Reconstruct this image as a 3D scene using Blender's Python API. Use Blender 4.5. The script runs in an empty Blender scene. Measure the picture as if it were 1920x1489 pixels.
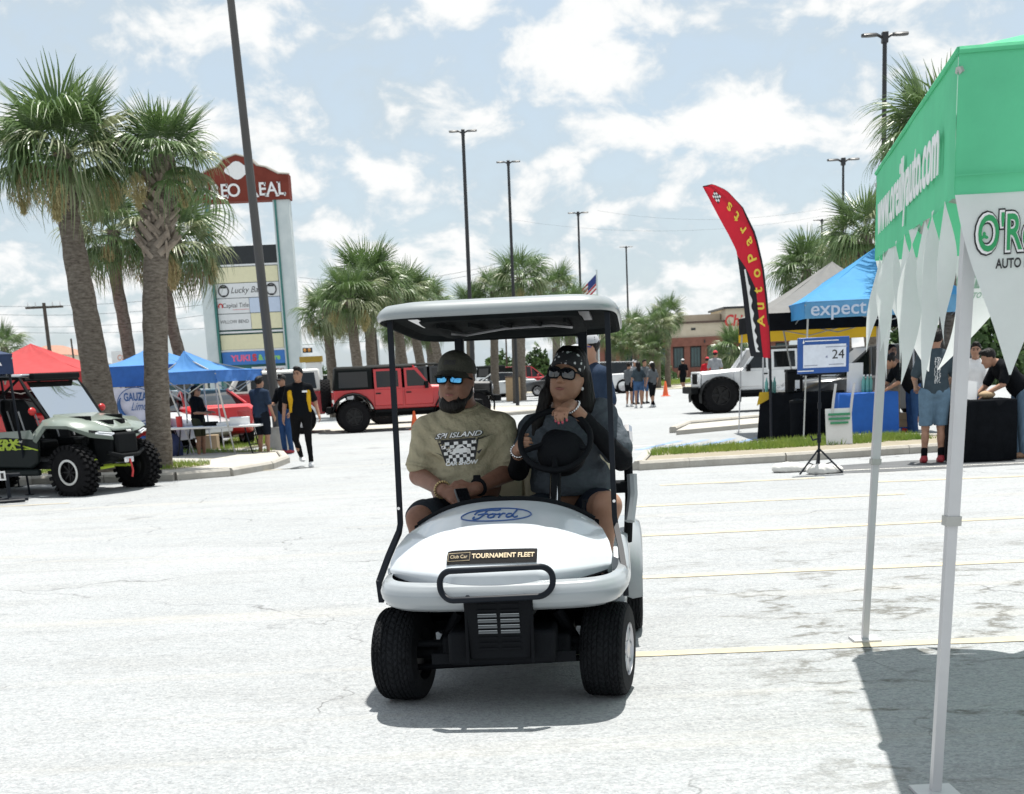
import bpy, bmesh, math, random
import numpy as np
from mathutils import Vector, Matrix, Euler
R = math.radians
S = bpy.context.scene
COL = S.collection
# ---------------------------------------------------------------- camera
CAM_H, TILT, ROLL, FPX = 1.58, math.atan(0.25), 0.045, 2500.0
HORIZON, PPY = 693.0, 693.0 + 2500.0 * 0.25 / math.cos(0.045)
cam = bpy.data.objects.new('camera', bpy.data.cameras.new('camera'))
COL.objects.link(cam)
_r0, _u0 = Vector((1, 0, 0)), Vector((0, math.sin(TILT), math.cos(TILT)))
C_F = Vector((0, math.cos(TILT), -math.sin(TILT)))
C_R = _r0 * math.cos(ROLL) - _u0 * math.sin(ROLL)
C_U = _r0 * math.sin(ROLL) + _u0 * math.cos(ROLL)
cam.matrix_world = Matrix(((C_R.x, C_U.x, -C_F.x, 0), (C_R.y, C_U.y, -C_F.y, 0), (C_R.z, C_U.z, -C_F.z, CAM_H), (0, 0, 0, 1)))
cam.data.sensor_fit = 'HORIZONTAL'
cam.data.sensor_width = 36.0
cam.data.lens = 36.0 * FPX / 1920.0
cam.data.shift_y = (PPY - 744.5) / 1920.0
cam.data.clip_start, cam.data.clip_end = 0.05, 3000.0
S.camera = cam
cam.data.dof.use_dof = True; cam.data.dof.focus_distance = 6.8; cam.data.dof.aperture_fstop = 8.0

def ground_at(x, y, z=0.0):
    """the point of the ground (or of height z) seen at photo pixel x, y"""
    d = C_F + C_R * ((x - 960) / FPX) - C_U * ((y - PPY) / FPX)
    t = (z - CAM_H) / d.z
    return Vector((0, 0, CAM_H)) + d * t

def at_depth(x, y, Y):
    d = C_F + C_R * ((x - 960) / FPX) - C_U * ((y - PPY) / FPX)
    return Vector((0, 0, CAM_H)) + d * (Y / d.y)

# ---------------------------------------------------------------- sky and sun
SUN_V = Vector((0.08, 0.21, 1.0)).normalized()          # towards the sun
SUN_EL = math.asin(SUN_V.z)
SUN_AZ = math.atan2(SUN_V.x, SUN_V.y)                     # clockwise from +Y
W = bpy.data.worlds.new('World'); S.world = W; W.use_nodes = True
nt = W.node_tree; nt.nodes.clear()
def wn(t, **k):
    n = nt.nodes.new(t)
    for a, b in k.items(): setattr(n, a, b)
    return n
def wmath(op, a, b=None, clamp=False):
    n = wn('ShaderNodeMath', operation=op, use_clamp=clamp)
    for i, v in enumerate((a, b)):
        if v is None: continue
        if isinstance(v, (int, float)): n.inputs[i].default_value = v
        else: nt.links.new(v, n.inputs[i])
    return n.outputs[0]
sky = wn('ShaderNodeTexSky', sky_type='NISHITA', sun_disc=False, sun_elevation=SUN_EL, sun_rotation=SUN_AZ, air_density=1.0, dust_density=1.5, ozone_density=1.0)
geo = wn('ShaderNodeTexCoord')
sep = wn('ShaderNodeSeparateXYZ'); nt.links.new(geo.outputs['Generated'], sep.inputs[0])
zz = wmath('MAXIMUM', sep.outputs[2], 0.0)
den = wmath('ADD', zz, 0.55)
cmb = wn('ShaderNodeCombineXYZ')
nt.links.new(wmath('DIVIDE', sep.outputs[0], den), cmb.inputs[0])
nt.links.new(wmath('DIVIDE', sep.outputs[1], den), cmb.inputs[1])
def cloud_noise(scale, detail, rough, off, dist=0.0):
    mp = wn('ShaderNodeMapping'); mp.inputs['Location'].default_value = off
    nt.links.new(cmb.outputs[0], mp.inputs['Vector'])
    n = wn('ShaderNodeTexNoise'); n.inputs['Scale'].default_value = scale
    n.inputs['Detail'].default_value = detail; n.inputs['Roughness'].default_value = rough
    n.inputs['Distortion'].default_value = dist
    nt.links.new(mp.outputs[0], n.inputs['Vector'])
    return n.outputs['Fac']
big = cloud_noise(4.6, 3.0, 0.5, (3.1, 0.7, 0))
fine = cloud_noise(13.0, 10.0, 0.58, (0.4, 5.2, 0), 0.25)
cov = wmath('ADD', wmath('MULTIPLY', big, 0.36), wmath('MULTIPLY', fine, 0.78))
def smooth(v, a, b, lo=0.0, hi=1.0):
    n = wn('ShaderNodeMapRange', interpolation_type='SMOOTHSTEP')
    nt.links.new(v, n.inputs['Value'])
    for k, q in (('From Min', a), ('From Max', b), ('To Min', lo), ('To Max', hi)): n.inputs[k].default_value = q
    return n.outputs['Result']
puff = smooth(cov, 0.525, 0.655)
veil = smooth(fine, 0.30, 0.70, 0.74, 1.0)
low = smooth(zz, 0.0, 0.16, 0.75, 0.0)
veil = wmath('MAXIMUM', veil, low)
def mix(fac, a, b):
    n = wn('ShaderNodeMix', data_type='RGBA')
    nt.links.new(fac, n.inputs[0])
    for i, v in ((6, a), (7, b)):
        if isinstance(v, tuple): n.inputs[i].default_value = v
        else: nt.links.new(v, n.inputs[i])
    return n.outputs[2]
c1 = mix(veil, sky.outputs[0], (3.0, 3.48, 3.80, 1))
c2 = mix(puff, c1, (5.0, 5.05, 5.02, 1))
bg = wn('ShaderNodeBackground'); bg.inputs['Strength'].default_value = 0.1
nt.links.new(c2, bg.inputs['Color'])
wo = wn('ShaderNodeOutputWorld'); nt.links.new(bg.outputs[0], wo.inputs[0])
sl = bpy.data.lights.new('sun', 'SUN'); sl.energy = 3.7; sl.angle = R(0.53); sl.color = (1.0, 0.965, 0.9)
sun = bpy.data.objects.new('sun', sl); COL.objects.link(sun)
sun.rotation_euler = (-SUN_V).to_track_quat('-Z', 'Y').to_euler(); sun.location = (0, 0, 60)
S.view_settings.view_transform = 'Standard'; S.view_settings.look = 'None'
S.view_settings.gamma = 1.0; S.view_settings.use_curve_mapping = False
S.view_settings.exposure = 1.0
S.cycles.max_bounces = 8; S.cycles.diffuse_bounces = 3; S.cycles.transparent_max_bounces = 12
S.cycles.caustics_reflective = False; S.cycles.caustics_refractive = False
try: S.cycles.use_denoising = True
except Exception: pass
# ---------------------------------------------------------------- materials
MATS = {}
def lin(c):
    if isinstance(c, str):
        c = tuple(int(c[i:i + 2], 16) / 255 for i in (0, 2, 4))
        c = tuple(x / 12.92 if x <= 0.04045 else ((x + 0.055) / 1.055) ** 2.4 for x in c)
    return (c[0], c[1], c[2], 1)
def mat(name, col, rough=0.6, metal=0.0, var=0.12, scale=6.0, bump=0.0, bscale=None, trans=0.0, coat=0.0, spec=None, stretch=None, col2=None, tcol=None):
    """principled material whose colour and relief vary with object-space noise; trans = share of translucent cloth"""
    if name in MATS: return MATS[name]
    m = bpy.data.materials.new(name); m.use_nodes = True
    t = m.node_tree; b = t.nodes['Principled BSDF']; c = lin(col)
    b.inputs['Roughness'].default_value = rough; b.inputs['Metallic'].default_value = metal
    if coat: b.inputs['Coat Weight'].default_value = coat; b.inputs['Coat Roughness'].default_value = 0.06
    if spec is not None: b.inputs['Specular IOR Level'].default_value = spec
    tc = t.nodes.new('ShaderNodeTexCoord'); src = tc.outputs['Object']
    if stretch:
        mp = t.nodes.new('ShaderNodeMapping'); mp.inputs['Scale'].default_value = stretch
        t.links.new(src, mp.inputs['Vector']); src = mp.outputs[0]
    n = t.nodes.new('ShaderNodeTexNoise'); n.inputs['Scale'].default_value = scale; n.inputs['Detail'].default_value = 6; n.inputs['Roughness'].default_value = 0.65
    t.links.new(src, n.inputs['Vector'])
    mr = t.nodes.new('ShaderNodeMapRange'); mr.inputs['From Min'].default_value = 0.3; mr.inputs['From Max'].default_value = 0.7
    t.links.new(n.outputs['Fac'], mr.inputs['Value'])
    mx = t.nodes.new('ShaderNodeMix'); mx.data_type = 'RGBA'
    d = lin(col2) if col2 else (min(1, c[0] * (1 + var)), min(1, c[1] * (1 + var)), min(1, c[2] * (1 + var)), 1)
    e = c if col2 else (c[0] * (1 - var), c[1] * (1 - var), c[2] * (1 - var), 1)
    mx.inputs[6].default_value = e; mx.inputs[7].default_value = d
    t.links.new(mr.outputs['Result'], mx.inputs[0]); t.links.new(mx.outputs[2], b.inputs['Base Color'])
    if bump:
        n2 = t.nodes.new('ShaderNodeTexNoise'); n2.inputs['Scale'].default_value = bscale or scale * 4; n2.inputs['Detail'].default_value = 5
        t.links.new(src, n2.inputs['Vector'])
        bp = t.nodes.new('ShaderNodeBump'); bp.inputs['Strength'].default_value = bump; bp.inputs['Distance'].default_value = 0.02
        t.links.new(n2.outputs['Fac'], bp.inputs['Height']); t.links.new(bp.outputs[0], b.inputs['Normal'])
    if trans:
        tr = t.nodes.new('ShaderNodeBsdfTranslucent'); t.links.new(mx.outputs[2], tr.inputs['Color'])
        if tcol: t.links.remove(tr.inputs['Color'].links[0]); tr.inputs['Color'].default_value = lin(tcol)
        ms = t.nodes.new('ShaderNodeMixShader'); ms.inputs[0].default_value = trans
        t.links.new(b.outputs[0], ms.inputs[1]); t.links.new(tr.outputs[0], ms.inputs[2])
        t.links.new(ms.outputs[0], t.nodes['Material Output'].inputs[0])
    MATS[name] = m
    return m
def glass_mat(name, tint=(0.6, 0.68, 0.7), alpha=0.35, rough=0.03):
    """thin window glass: a see-through tint under a glossy reflection"""
    if name in MATS: return MATS[name]
    m = bpy.data.materials.new(name); m.use_nodes = True; t = m.node_tree; t.nodes.remove(t.nodes['Principled BSDF'])
    g = t.nodes.new('ShaderNodeBsdfGlossy'); g.inputs['Roughness'].default_value = rough
    tr = t.nodes.new('ShaderNodeBsdfTransparent'); tr.inputs['Color'].default_value = (*tint, 1)
    fr = t.nodes.new('ShaderNodeFresnel'); fr.inputs['IOR'].default_value = 1.5
    ma = t.nodes.new('ShaderNodeMath'); ma.operation = 'ADD'; ma.use_clamp = True; ma.inputs[1].default_value = alpha * 0.25
    t.links.new(fr.outputs[0], ma.inputs[0])
    ms = t.nodes.new('ShaderNodeMixShader'); t.links.new(ma.outputs[0], ms.inputs[0])
    t.links.new(tr.outputs[0], ms.inputs[1]); t.links.new(g.outputs[0], ms.inputs[2])
    t.links.new(ms.outputs[0], t.nodes['Material Output'].inputs[0])
    MATS[name] = m
    return m
# ---------------------------------------------------------------- mesh building
def V3(p): return np.array(p, dtype=float)
def rotz(a): return np.array([[math.cos(a), -math.sin(a), 0], [math.sin(a), math.cos(a), 0], [0, 0, 1.0]])
def rotx(a): return np.array([[1.0, 0, 0], [0, math.cos(a), -math.sin(a)], [0, math.sin(a), math.cos(a)]])
def roty(a): return np.array([[math.cos(a), 0, math.sin(a)], [0, 1.0, 0], [-math.sin(a), 0, math.cos(a)]])
class MB:
    def __init__(s): s.v = []; s.f = []
    def add(s, vs, fs):
        o = len(s.v); s.v += [tuple(map(float, p)) for p in vs]; s.f += [tuple(i + o for i in f) for f in fs]; return s
    def box(s, c, d, rot=None):
        h = np.array(d, float) / 2
        P = np.array([(x, y, z) for x in (-1, 1) for y in (-1, 1) for z in (-1, 1)], float) * h
        if rot is not None: P = P @ rot.T
        return s.add(P + np.array(c), [(0, 1, 3, 2), (4, 6, 7, 5), (0, 4, 5, 1), (2, 3, 7, 6), (0, 2, 6, 4), (1, 5, 7, 3)])
    def box2(s, a, b): return s.box([(x + y) / 2 for x, y in zip(a, b)], [abs(y - x) for x, y in zip(a, b)])
    def loft(s, rings, closed=True, caps=True):
        n = len(rings[0]); vs = [p for r in rings for p in r]; fs = []
        for i in range(len(rings) - 1):
            for j in range(n if closed else n - 1):
                k = (j + 1) % n; fs.append((i * n + j, i * n + k, (i + 1) * n + k, (i + 1) * n + j))
        if caps and closed:
            fs.append(tuple(range(n))[::-1]); fs.append(tuple((len(rings) - 1) * n + j for j in range(n)))
        return s.add(vs, fs)
    def tube(s, path, r, n=8, caps=True, loop=False, flat=1.0):
        P = [V3(p) for p in path]; m = len(P); rings = []; ref = None
        for i in range(m):
            if loop: t = P[(i + 1) % m] - P[i - 1]
            else: t = P[min(i + 1, m - 1)] - P[max(i - 1, 0)]
            t /= np.linalg.norm(t) + 1e-9
            if ref is None: ref = V3((0, 0, 1)) if abs(t[2]) < 0.9 else V3((1, 0, 0))
            u = ref - t * (ref @ t); u /= np.linalg.norm(u) + 1e-9; ref = u; w = np.cross(t, u)
            rr = r[i] if isinstance(r, (list, tuple)) else r
            rings.append([P[i] + rr * (math.cos(a) * u + flat * math.sin(a) * w) for a in [2 * math.pi * (k + 0.5) / n for k in range(n)]])
        if loop: rings.append(rings[0]); caps = False
        return s.loft(rings, True, caps)
    def cyl(s, a, b, r0, r1=None, n=12): return s.tube([a, b], [r0, r0 if r1 is None else r1], n)
    def ell(s, c, r, rot=None, nu=16, nv=10):
        vs = []; fs = []
        for i in range(nv + 1):
            th = math.pi * i / nv
            for j in range(nu):
                ph = 2 * math.pi * j / nu
                vs.append((r[0] * math.sin(th) * math.cos(ph), r[1] * math.sin(th) * math.sin(ph), r[2] * math.cos(th)))
        for i in range(nv):
            for j in range(nu): fs.append((i * nu + j, (i + 1) * nu + j, (i + 1) * nu + (j + 1) % nu, i * nu + (j + 1) % nu))
        vs = np.array(vs)
        if rot is not None: vs = vs @ rot.T
        return s.add(vs + np.array(c), fs)
    def grid(s, fn, nu, nv, u0=0., u1=1., v0=0., v1=1.):
        vs = [fn(u0 + (u1 - u0) * i / nu, v0 + (v1 - v0) * j / nv) for i in range(nu + 1) for j in range(nv + 1)]
        fs = [(i * (nv + 1) + j, (i + 1) * (nv + 1) + j, (i + 1) * (nv + 1) + j + 1, i * (nv + 1) + j + 1) for i in range(nu) for j in range(nv)]
        return s.add(vs, fs)
    def prism(s, poly, axis, a, b):
        """extrude a 2-D polygon between a and b along an axis (x: poly is (y,z), y: (x,z), z: (x,y))"""
        def p3(q, t): return (t, q[0], q[1]) if axis == 'x' else (q[0], t, q[1]) if axis == 'y' else (q[0], q[1], t)
        n = len(poly); vs = [p3(q, a) for q in poly] + [p3(q, b) for q in poly]
        fs = [(i, (i + 1) % n, n + (i + 1) % n, n + i) for i in range(n)] + [tuple(range(n))[::-1], tuple(range(n, 2 * n))]
        return s.add(vs, fs)
    def lathe(s, prof, axis='x', n=32, c=(0, 0, 0)):
        """revolve (radius, height) pairs round an axis"""
        rings = []
        for r, h in prof:
            ring = []
            for k in range(n):
                a = 2 * math.pi * k / n; p = (r * math.cos(a), r * math.sin(a))
                q = (h, p[0], p[1]) if axis == 'x' else (p[0], h, p[1]) if axis == 'y' else (p[0], p[1], h)
                ring.append(V3(q) + V3(c))
            rings.append(ring)
        s.loft(rings, True, False); m = len(s.v)
        if prof[0][0] < .04: s.f.append(tuple(range(m - n * len(rings), m - n * len(rings) + n)))
        if prof[-1][0] < .04: s.f.append(tuple(range(m - n, m)))
        return s
    def xf(s, M):
        s.v = [tuple(M @ Vector(p)) for p in s.v]; return s
    def build(s, name, m, parent=None, smooth=35, bevel=0.0, seg=2, fix=True):
        me = mesh_of(name, s.v, s.f, m, smooth, fix)
        return put(name, me, parent, bevel, seg)
def mesh_of(name, v, f, m, smooth=35, fix=True):
    me = bpy.data.meshes.new(name)
    me.from_pydata([tuple(p) for p in v], [], [tuple(q) for q in f])
    if fix:
        b = bmesh.new(); b.from_mesh(me); bmesh.ops.recalc_face_normals(b, faces=b.faces); b.to_mesh(me); b.free()
    for x in (m if isinstance(m, (list, tuple)) else [m]): me.materials.append(x)
    if smooth and len(me.polygons):
        me.polygons.foreach_set('use_smooth', [True] * len(me.polygons))
        if smooth < 180: me.set_sharp_from_angle(angle=R(smooth))
    me.update()
    return me
def put(name, me, parent=None, bevel=0.0, seg=2):
    o = bpy.data.objects.new(name, me); COL.objects.link(o)
    if parent is not None: o.parent = parent
    if bevel:
        b = o.modifiers.new('bevel', 'BEVEL'); b.width = bevel; b.segments = seg; b.limit_method = 'ANGLE'; b.angle_limit = R(40)
    return o
def thing(name, label, cat, loc=(0, 0, 0), rz=0.0, group=None):
    o = bpy.data.objects.new(name, None); COL.objects.link(o); o.empty_display_size = 0.2
    o.location = loc; o.rotation_euler = (0, 0, rz); o['label'] = label; o['category'] = cat
    if group: o['group'] = group
    return o
def tag(o, label, cat, group=None, kind=None):
    o['label'] = label; o['category'] = cat
    if group: o['group'] = group
    if kind: o['kind'] = kind
    return o
def dup(root, loc, rz=None, label=None, group=None, scale=None):
    r = root.copy(); COL.objects.link(r); r.location = loc
    if rz is not None: r.rotation_euler = (0, 0, rz)
    if label: r['label'] = label
    if group: r['group'] = group
    if scale: r.scale = (scale, scale, scale)
    for ch in list(root.children):
        c = ch.copy(); COL.objects.link(c); c.parent = r
        for g in list(ch.children):
            d = g.copy(); COL.objects.link(d); d.parent = c
    return r
def text_geo(txt, size=1.0, bold=0.0, shear=0.0, extrude=0.0, align='CENTER', space=1.0):
    cu = bpy.data.curves.new('lettering', 'FONT'); cu.body = txt; cu.size = size; cu.offset = bold; cu.shear = shear
    cu.extrude = extrude; cu.align_x = align; cu.align_y = 'CENTER'; cu.space_character = space; cu.resolution_u = 4
    o = bpy.data.objects.new('lettering', cu); COL.objects.link(o)
    me = bpy.data.meshes.new_from_object(o.evaluated_get(bpy.context.evaluated_depsgraph_get()))
    v = np.array([p.co[:] for p in me.vertices]).reshape(-1, 3); f = [tuple(p.vertices) for p in me.polygons]
    bpy.data.objects.remove(o); bpy.data.curves.remove(cu); bpy.data.meshes.remove(me)
    return v, f
def lettering(txt, m, parent, origin, xdir, zdir, size, name='lettering', width=None, **k):
    """flat print: letters laid on the plane of xdir, zdir at origin"""
    k.setdefault('extrude', 0.0015)
    v, f = text_geo(txt, size, **k)
    if width:
        w = v[:, 0].max() - v[:, 0].min(); v[:, 0] *= width / w
    x = V3(xdir) / np.linalg.norm(xdir); z = V3(zdir) / np.linalg.norm(zdir); n = np.cross(x, z)
    P = V3(origin) + v[:, :1] * x + v[:, 1:2] * z + v[:, 2:3] * n
    return put(name, mesh_of(name, P, f, m, 0, False), parent)
_rs = np.random.RandomState(7)
_ND = [(_rs.normal(size=3), _rs.rand() * 6.28) for _ in range(24)]
def wob(P, freq, seed=0, oct=3):
    """cheap smooth noise of points, about -1..1"""
    P = np.asarray(P); o = np.zeros(len(P)); a = 1.0
    for q in range(oct):
        for k in range(4):
            d, ph = _ND[(q * 4 + k + seed * 5) % 24]; o += a * np.sin(P @ d * freq + ph + seed) / 3
        freq *= 2.1; a *= 0.5
    return o
# ---------------------------------------------------------------- organic shapes from smooth distance fields
def sdf_mesh(prims, vox, k=0.03, cuts=(), fold=None):
    """prims: ('c',a,b,ra,rb[,k]) tapered capsule, ('e',centre,radii[,rot,k]) ellipsoid, ('-e',...) carved ellipsoid; cuts: (point, outward normal)"""
    lo = np.full(3, 1e9); hi = np.full(3, -1e9); bb = []
    for p in prims:
        if p[0] == 'c':
            a, b, ra, rb = V3(p[1]), V3(p[2]), p[3], p[4]; l = np.minimum(a - ra, b - rb); h = np.maximum(a + ra, b + rb)
        else:
            c = V3(p[1]); r = max(p[2]) if len(p) > 3 and p[3] is not None else V3(p[2]); l = c - r; h = c + r
        bb.append((l, h))
        if p[0][0] != '-': lo = np.minimum(lo, l); hi = np.maximum(hi, h)
    lo -= 3 * vox; hi += 3 * vox
    n = np.ceil((hi - lo) / vox).astype(int) + 1
    D = np.full(n, 0.25, np.float32)
    ax = [lo[i] + vox * np.arange(n[i]) for i in range(3)]
    for p, (l, h) in zip(prims, bb):
        kk = k
        if p[0] == 'c' and len(p) > 5: kk = p[5]
        if p[0] != 'c' and len(p) > 4: kk = p[4]
        mg = kk + 2.5 * vox
        i0 = np.maximum(0, ((l - mg - lo) / vox).astype(int)); i1 = np.minimum(n, ((h + mg - lo) / vox).astype(int) + 2)
        sl = tuple(slice(i0[i], i1[i]) for i in range(3))
        X, Y, Z = np.meshgrid(ax[0][sl[0]], ax[1][sl[1]], ax[2][sl[2]], indexing='ij')
        Q = np.stack([X, Y, Z], -1)
        if p[0] == 'c':
            a, b = V3(p[1]), V3(p[2]); ab = b - a; t = np.clip(((Q - a) @ ab) / (ab @ ab + 1e-12), 0, 1)
            d = np.linalg.norm(Q - a - t[..., None] * ab, axis=-1) - (p[3] + (p[4] - p[3]) * t)
        else:
            q = Q - V3(p[1])
            if len(p) > 3 and p[3] is not None: q = q @ p[3]
            r = V3(p[2]); k0 = np.linalg.norm(q / r, axis=-1); k1 = np.linalg.norm(q / (r * r), axis=-1) + 1e-9
            d = k0 * (k0 - 1) / k1
        o = D[sl]
        if p[0][0] == '-':
            hh = np.clip(0.5 - 0.5 * (o + d) / kk, 0, 1); D[sl] = o * (1 - hh) - d * hh + kk * hh * (1 - hh)
        elif kk <= 1e-6: D[sl] = np.minimum(o, d)
        else:
            hh = np.clip(0.5 + 0.5 * (o - d) / kk, 0, 1); D[sl] = o * (1 - hh) + d * hh - kk * hh * (1 - hh)
    if cuts:
        X, Y, Z = np.meshgrid(*ax, indexing='ij')
        for pt, nr in cuts:
            nr = V3(nr) / np.linalg.norm(nr)
            D = np.maximum(D, (X - pt[0]) * nr[0] + (Y - pt[1]) * nr[1] + (Z - pt[2]) * nr[2])
    D[0] = D[-1] = 0.1; D[:, 0] = D[:, -1] = 0.1; D[:, :, 0] = D[:, :, -1] = 0.1
    ins = D < 0
    def cor(A, i, j, q): return A[i:A.shape[0] - 1 + i, j:A.shape[1] - 1 + j, q:A.shape[2] - 1 + q]
    tot = sum(cor(ins, i, j, q).astype(np.int8) for i in (0, 1) for j in (0, 1) for q in (0, 1))
    act = (tot > 0) & (tot < 8)
    idx = -np.ones(act.shape, np.int64); cells = np.argwhere(act); idx[act] = np.arange(len(cells))
    acc = np.zeros((len(cells), 3)); cnt = np.zeros(len(cells))
    ci = cells.T
    for e in range(3):
        for u in (0, 1):
            for w in (0, 1):
                o0 = [0, 0, 0]; o1 = [0, 0, 0]; a1, a2 = [q for q in range(3) if q != e]
                o0[a1] = o1[a1] = u; o0[a2] = o1[a2] = w; o1[e] = 1
                d0 = D[ci[0] + o0[0], ci[1] + o0[1], ci[2] + o0[2]]; d1 = D[ci[0] + o1[0], ci[1] + o1[1], ci[2] + o1[2]]
                x = (d0 < 0) != (d1 < 0); t = np.where(x, d0 / (d0 - d1 + 1e-12 * (d0 == d1)), 0)
                pos = np.zeros((len(cells), 3)); pos[:, a1] = u; pos[:, a2] = w; pos[:, e] = t
                acc += pos * x[:, None]; cnt += x
    vs = lo + vox * (cells + acc / np.maximum(cnt, 1)[:, None])
    fs = []
    for e in range(3):
        a1, a2 = [(1, 2), (2, 0), (0, 1)][e]
        sh = [slice(1, -1)] * 3; sh[e] = slice(0, -1)
        A = ins[tuple(sh)]; s2 = list(sh); s2[e] = slice(1, None); B = ins[tuple(s2)]
        for want in (True, False):
            c = np.argwhere((A != B) & (A == want))
            if not len(c): continue
            c = c + np.array([1 if q != e else 0 for q in range(3)])
            def cell(du, dw):
                q = c.copy(); q[:, a1] -= du; q[:, a2] -= dw; return idx[q[:, 0], q[:, 1], q[:, 2]]
            quad = np.stack([cell(1, 1), cell(0, 1), cell(0, 0), cell(1, 0)], 1)
            fs.append(quad if want else quad[:, ::-1])
    fs = np.concatenate(fs) if fs else np.zeros((0, 4), int)
    fs = fs[(fs >= 0).all(1)]
    for _ in range(2):                                           # relax the grid steps away
        s = np.zeros_like(vs); c = np.zeros(len(vs))
        for i in range(4):
            a, b = fs[:, i], fs[:, (i + 1) % 4]
            np.add.at(s, a, vs[b]); np.add.at(c, a, 1); np.add.at(s, b, vs[a]); np.add.at(c, b, 1)
        vs = vs * 0.5 + 0.5 * s / np.maximum(c, 1)[:, None]
    if fold: vs = fold(vs, fs)
    return vs, fs
def vnormals(vs, fs):
    n = np.zeros_like(vs); a = np.cross(vs[fs[:, 2]] - vs[fs[:, 0]], vs[fs[:, 3]] - vs[fs[:, 1]])
    for i in range(4): np.add.at(n, fs[:, i], a)
    return n / (np.linalg.norm(n, axis=1)[:, None] + 1e-12)
def folds(amp, freq, seed=0, sx=(1, 1, 1)):
    def fn(vs, fs):
        w = wob(vs * V3(sx), freq, seed); w = np.sign(w) * np.abs(w) ** 1.3
        return vs + vnormals(vs, fs) * (amp * w)[:, None]
    return fn
def blob(name, prims, vox, m, parent, k=0.03, cuts=(), fold=None):
    v, f = sdf_mesh(prims, vox, k, cuts, fold)
    me = bpy.data.meshes.new(name); me.vertices.add(len(v)); me.vertices.foreach_set('co', v.astype(np.float32).ravel())
    me.loops.add(len(f) * 4); me.loops.foreach_set('vertex_index', f.astype(np.int32).ravel())
    me.polygons.add(len(f)); me.polygons.foreach_set('loop_start', np.arange(0, len(f) * 4, 4, dtype=np.int32))
    me.update(calc_edges=True); me.materials.append(m)
    me.polygons.foreach_set('use_smooth', [True] * len(f)); me.validate()
    return put(name, me, parent)
# ---------------------------------------------------------------- people
SKIN = mat('skin_tan', (0.33, 0.18, 0.12), 0.5, spec=.3, var=0.10, scale=20, bump=0.08, bscale=160)
SKIN_D = mat('skin_brown', (0.20, 0.10, 0.068), 0.5, spec=.25, var=0.14, scale=18, bump=0.1, bscale=160)
HAIR = mat('hair_black', (0.006, 0.005, 0.005), 0.5, spec=.2, var=0.4, scale=60, bump=0.5, bscale=90, stretch=(1, 1, 0.15))
LIP = mat('lips', (0.25, 0.09, 0.075), 0.45)
EYEM = mat('eye_dark', (0.03, 0.02, 0.018), 0.2)
LENS = mat('sunglass_lens', (0.006, 0.007, 0.010), 0.05, coat=1.0)
WHITE_CLOTH = mat('white_cloth', (0.72, 0.72, 0.72), 0.8, bump=0.2, bscale=40)
def cloth(name, col, **k):
    k.setdefault('var', 0.18); k.setdefault('scale', 9); k.setdefault('bump', 0.35); k.setdefault('bscale', 26)
    return mat('cloth_' + name, col, 0.9, spec=0.08, **k)
def hand_prims(w, d, side, up, s=1.0, curl=0.5, thumb=1):
    """palm, four unequal bent fingers and a thumb from its side: w wrist, d along the fingers, side across the palm towards the thumb, up back of the hand"""
    w, d, side, up = V3(w), V3(d), V3(side), V3(up)
    d = d / np.linalg.norm(d); side = side - d * (side @ d); side /= np.linalg.norm(side); up = up - d * (up @ d) - side * (up @ side); up /= np.linalg.norm(up)
    pr = [('c', w, w + d * .05 * s, .024 * s, .026 * s, .02 * s)]
    for off in (-.026, 0, .026): pr.append(('c', w + d * .03 * s + side * off * .7 * s, w + d * .088 * s + side * off * s, .017 * s, .0135 * s, .012 * s))
    L = [.062, .078, .084, .074]
    for i in range(4):
        off = (-.032 + .0215 * i) * s; b = w + d * .082 * s + side * off; l = L[i] * s
        a1 = curl * .7; a2 = curl * 1.7; a3 = curl * 2.5
        p1 = b + (d * math.cos(a1) - up * math.sin(a1)) * l * .46
        p2 = p1 + (d * math.cos(a2) - up * math.sin(a2)) * l * .32
        p3 = p2 + (d * math.cos(a3) - up * math.sin(a3)) * l * .26
        pr += [('c', b, p1, .0105 * s, .0095 * s, .004 * s), ('c', p1, p2, .0098 * s, .0088 * s, .004 * s), ('c', p2, p3, .0088 * s, .0075 * s, .004 * s)]
    if thumb:
        b = w + d * .025 * s + side * .022 * s; t1 = b + (d * .55 + side * .75 - up * .25) * .045 * s
        t2 = t1 + (d * .9 + side * .15 - up * .55 * curl) * .034 * s; t3 = t2 + (d * .95 - side * .15 - up * .7 * curl) * .024 * s
        pr += [('c', b, t1, .016 * s, .0125 * s, .012 * s), ('c', t1, t2, .012 * s, .011 * s, .005 * s), ('c', t2, t3, .011 * s, .0085 * s, .004 * s)]
    return pr
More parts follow.
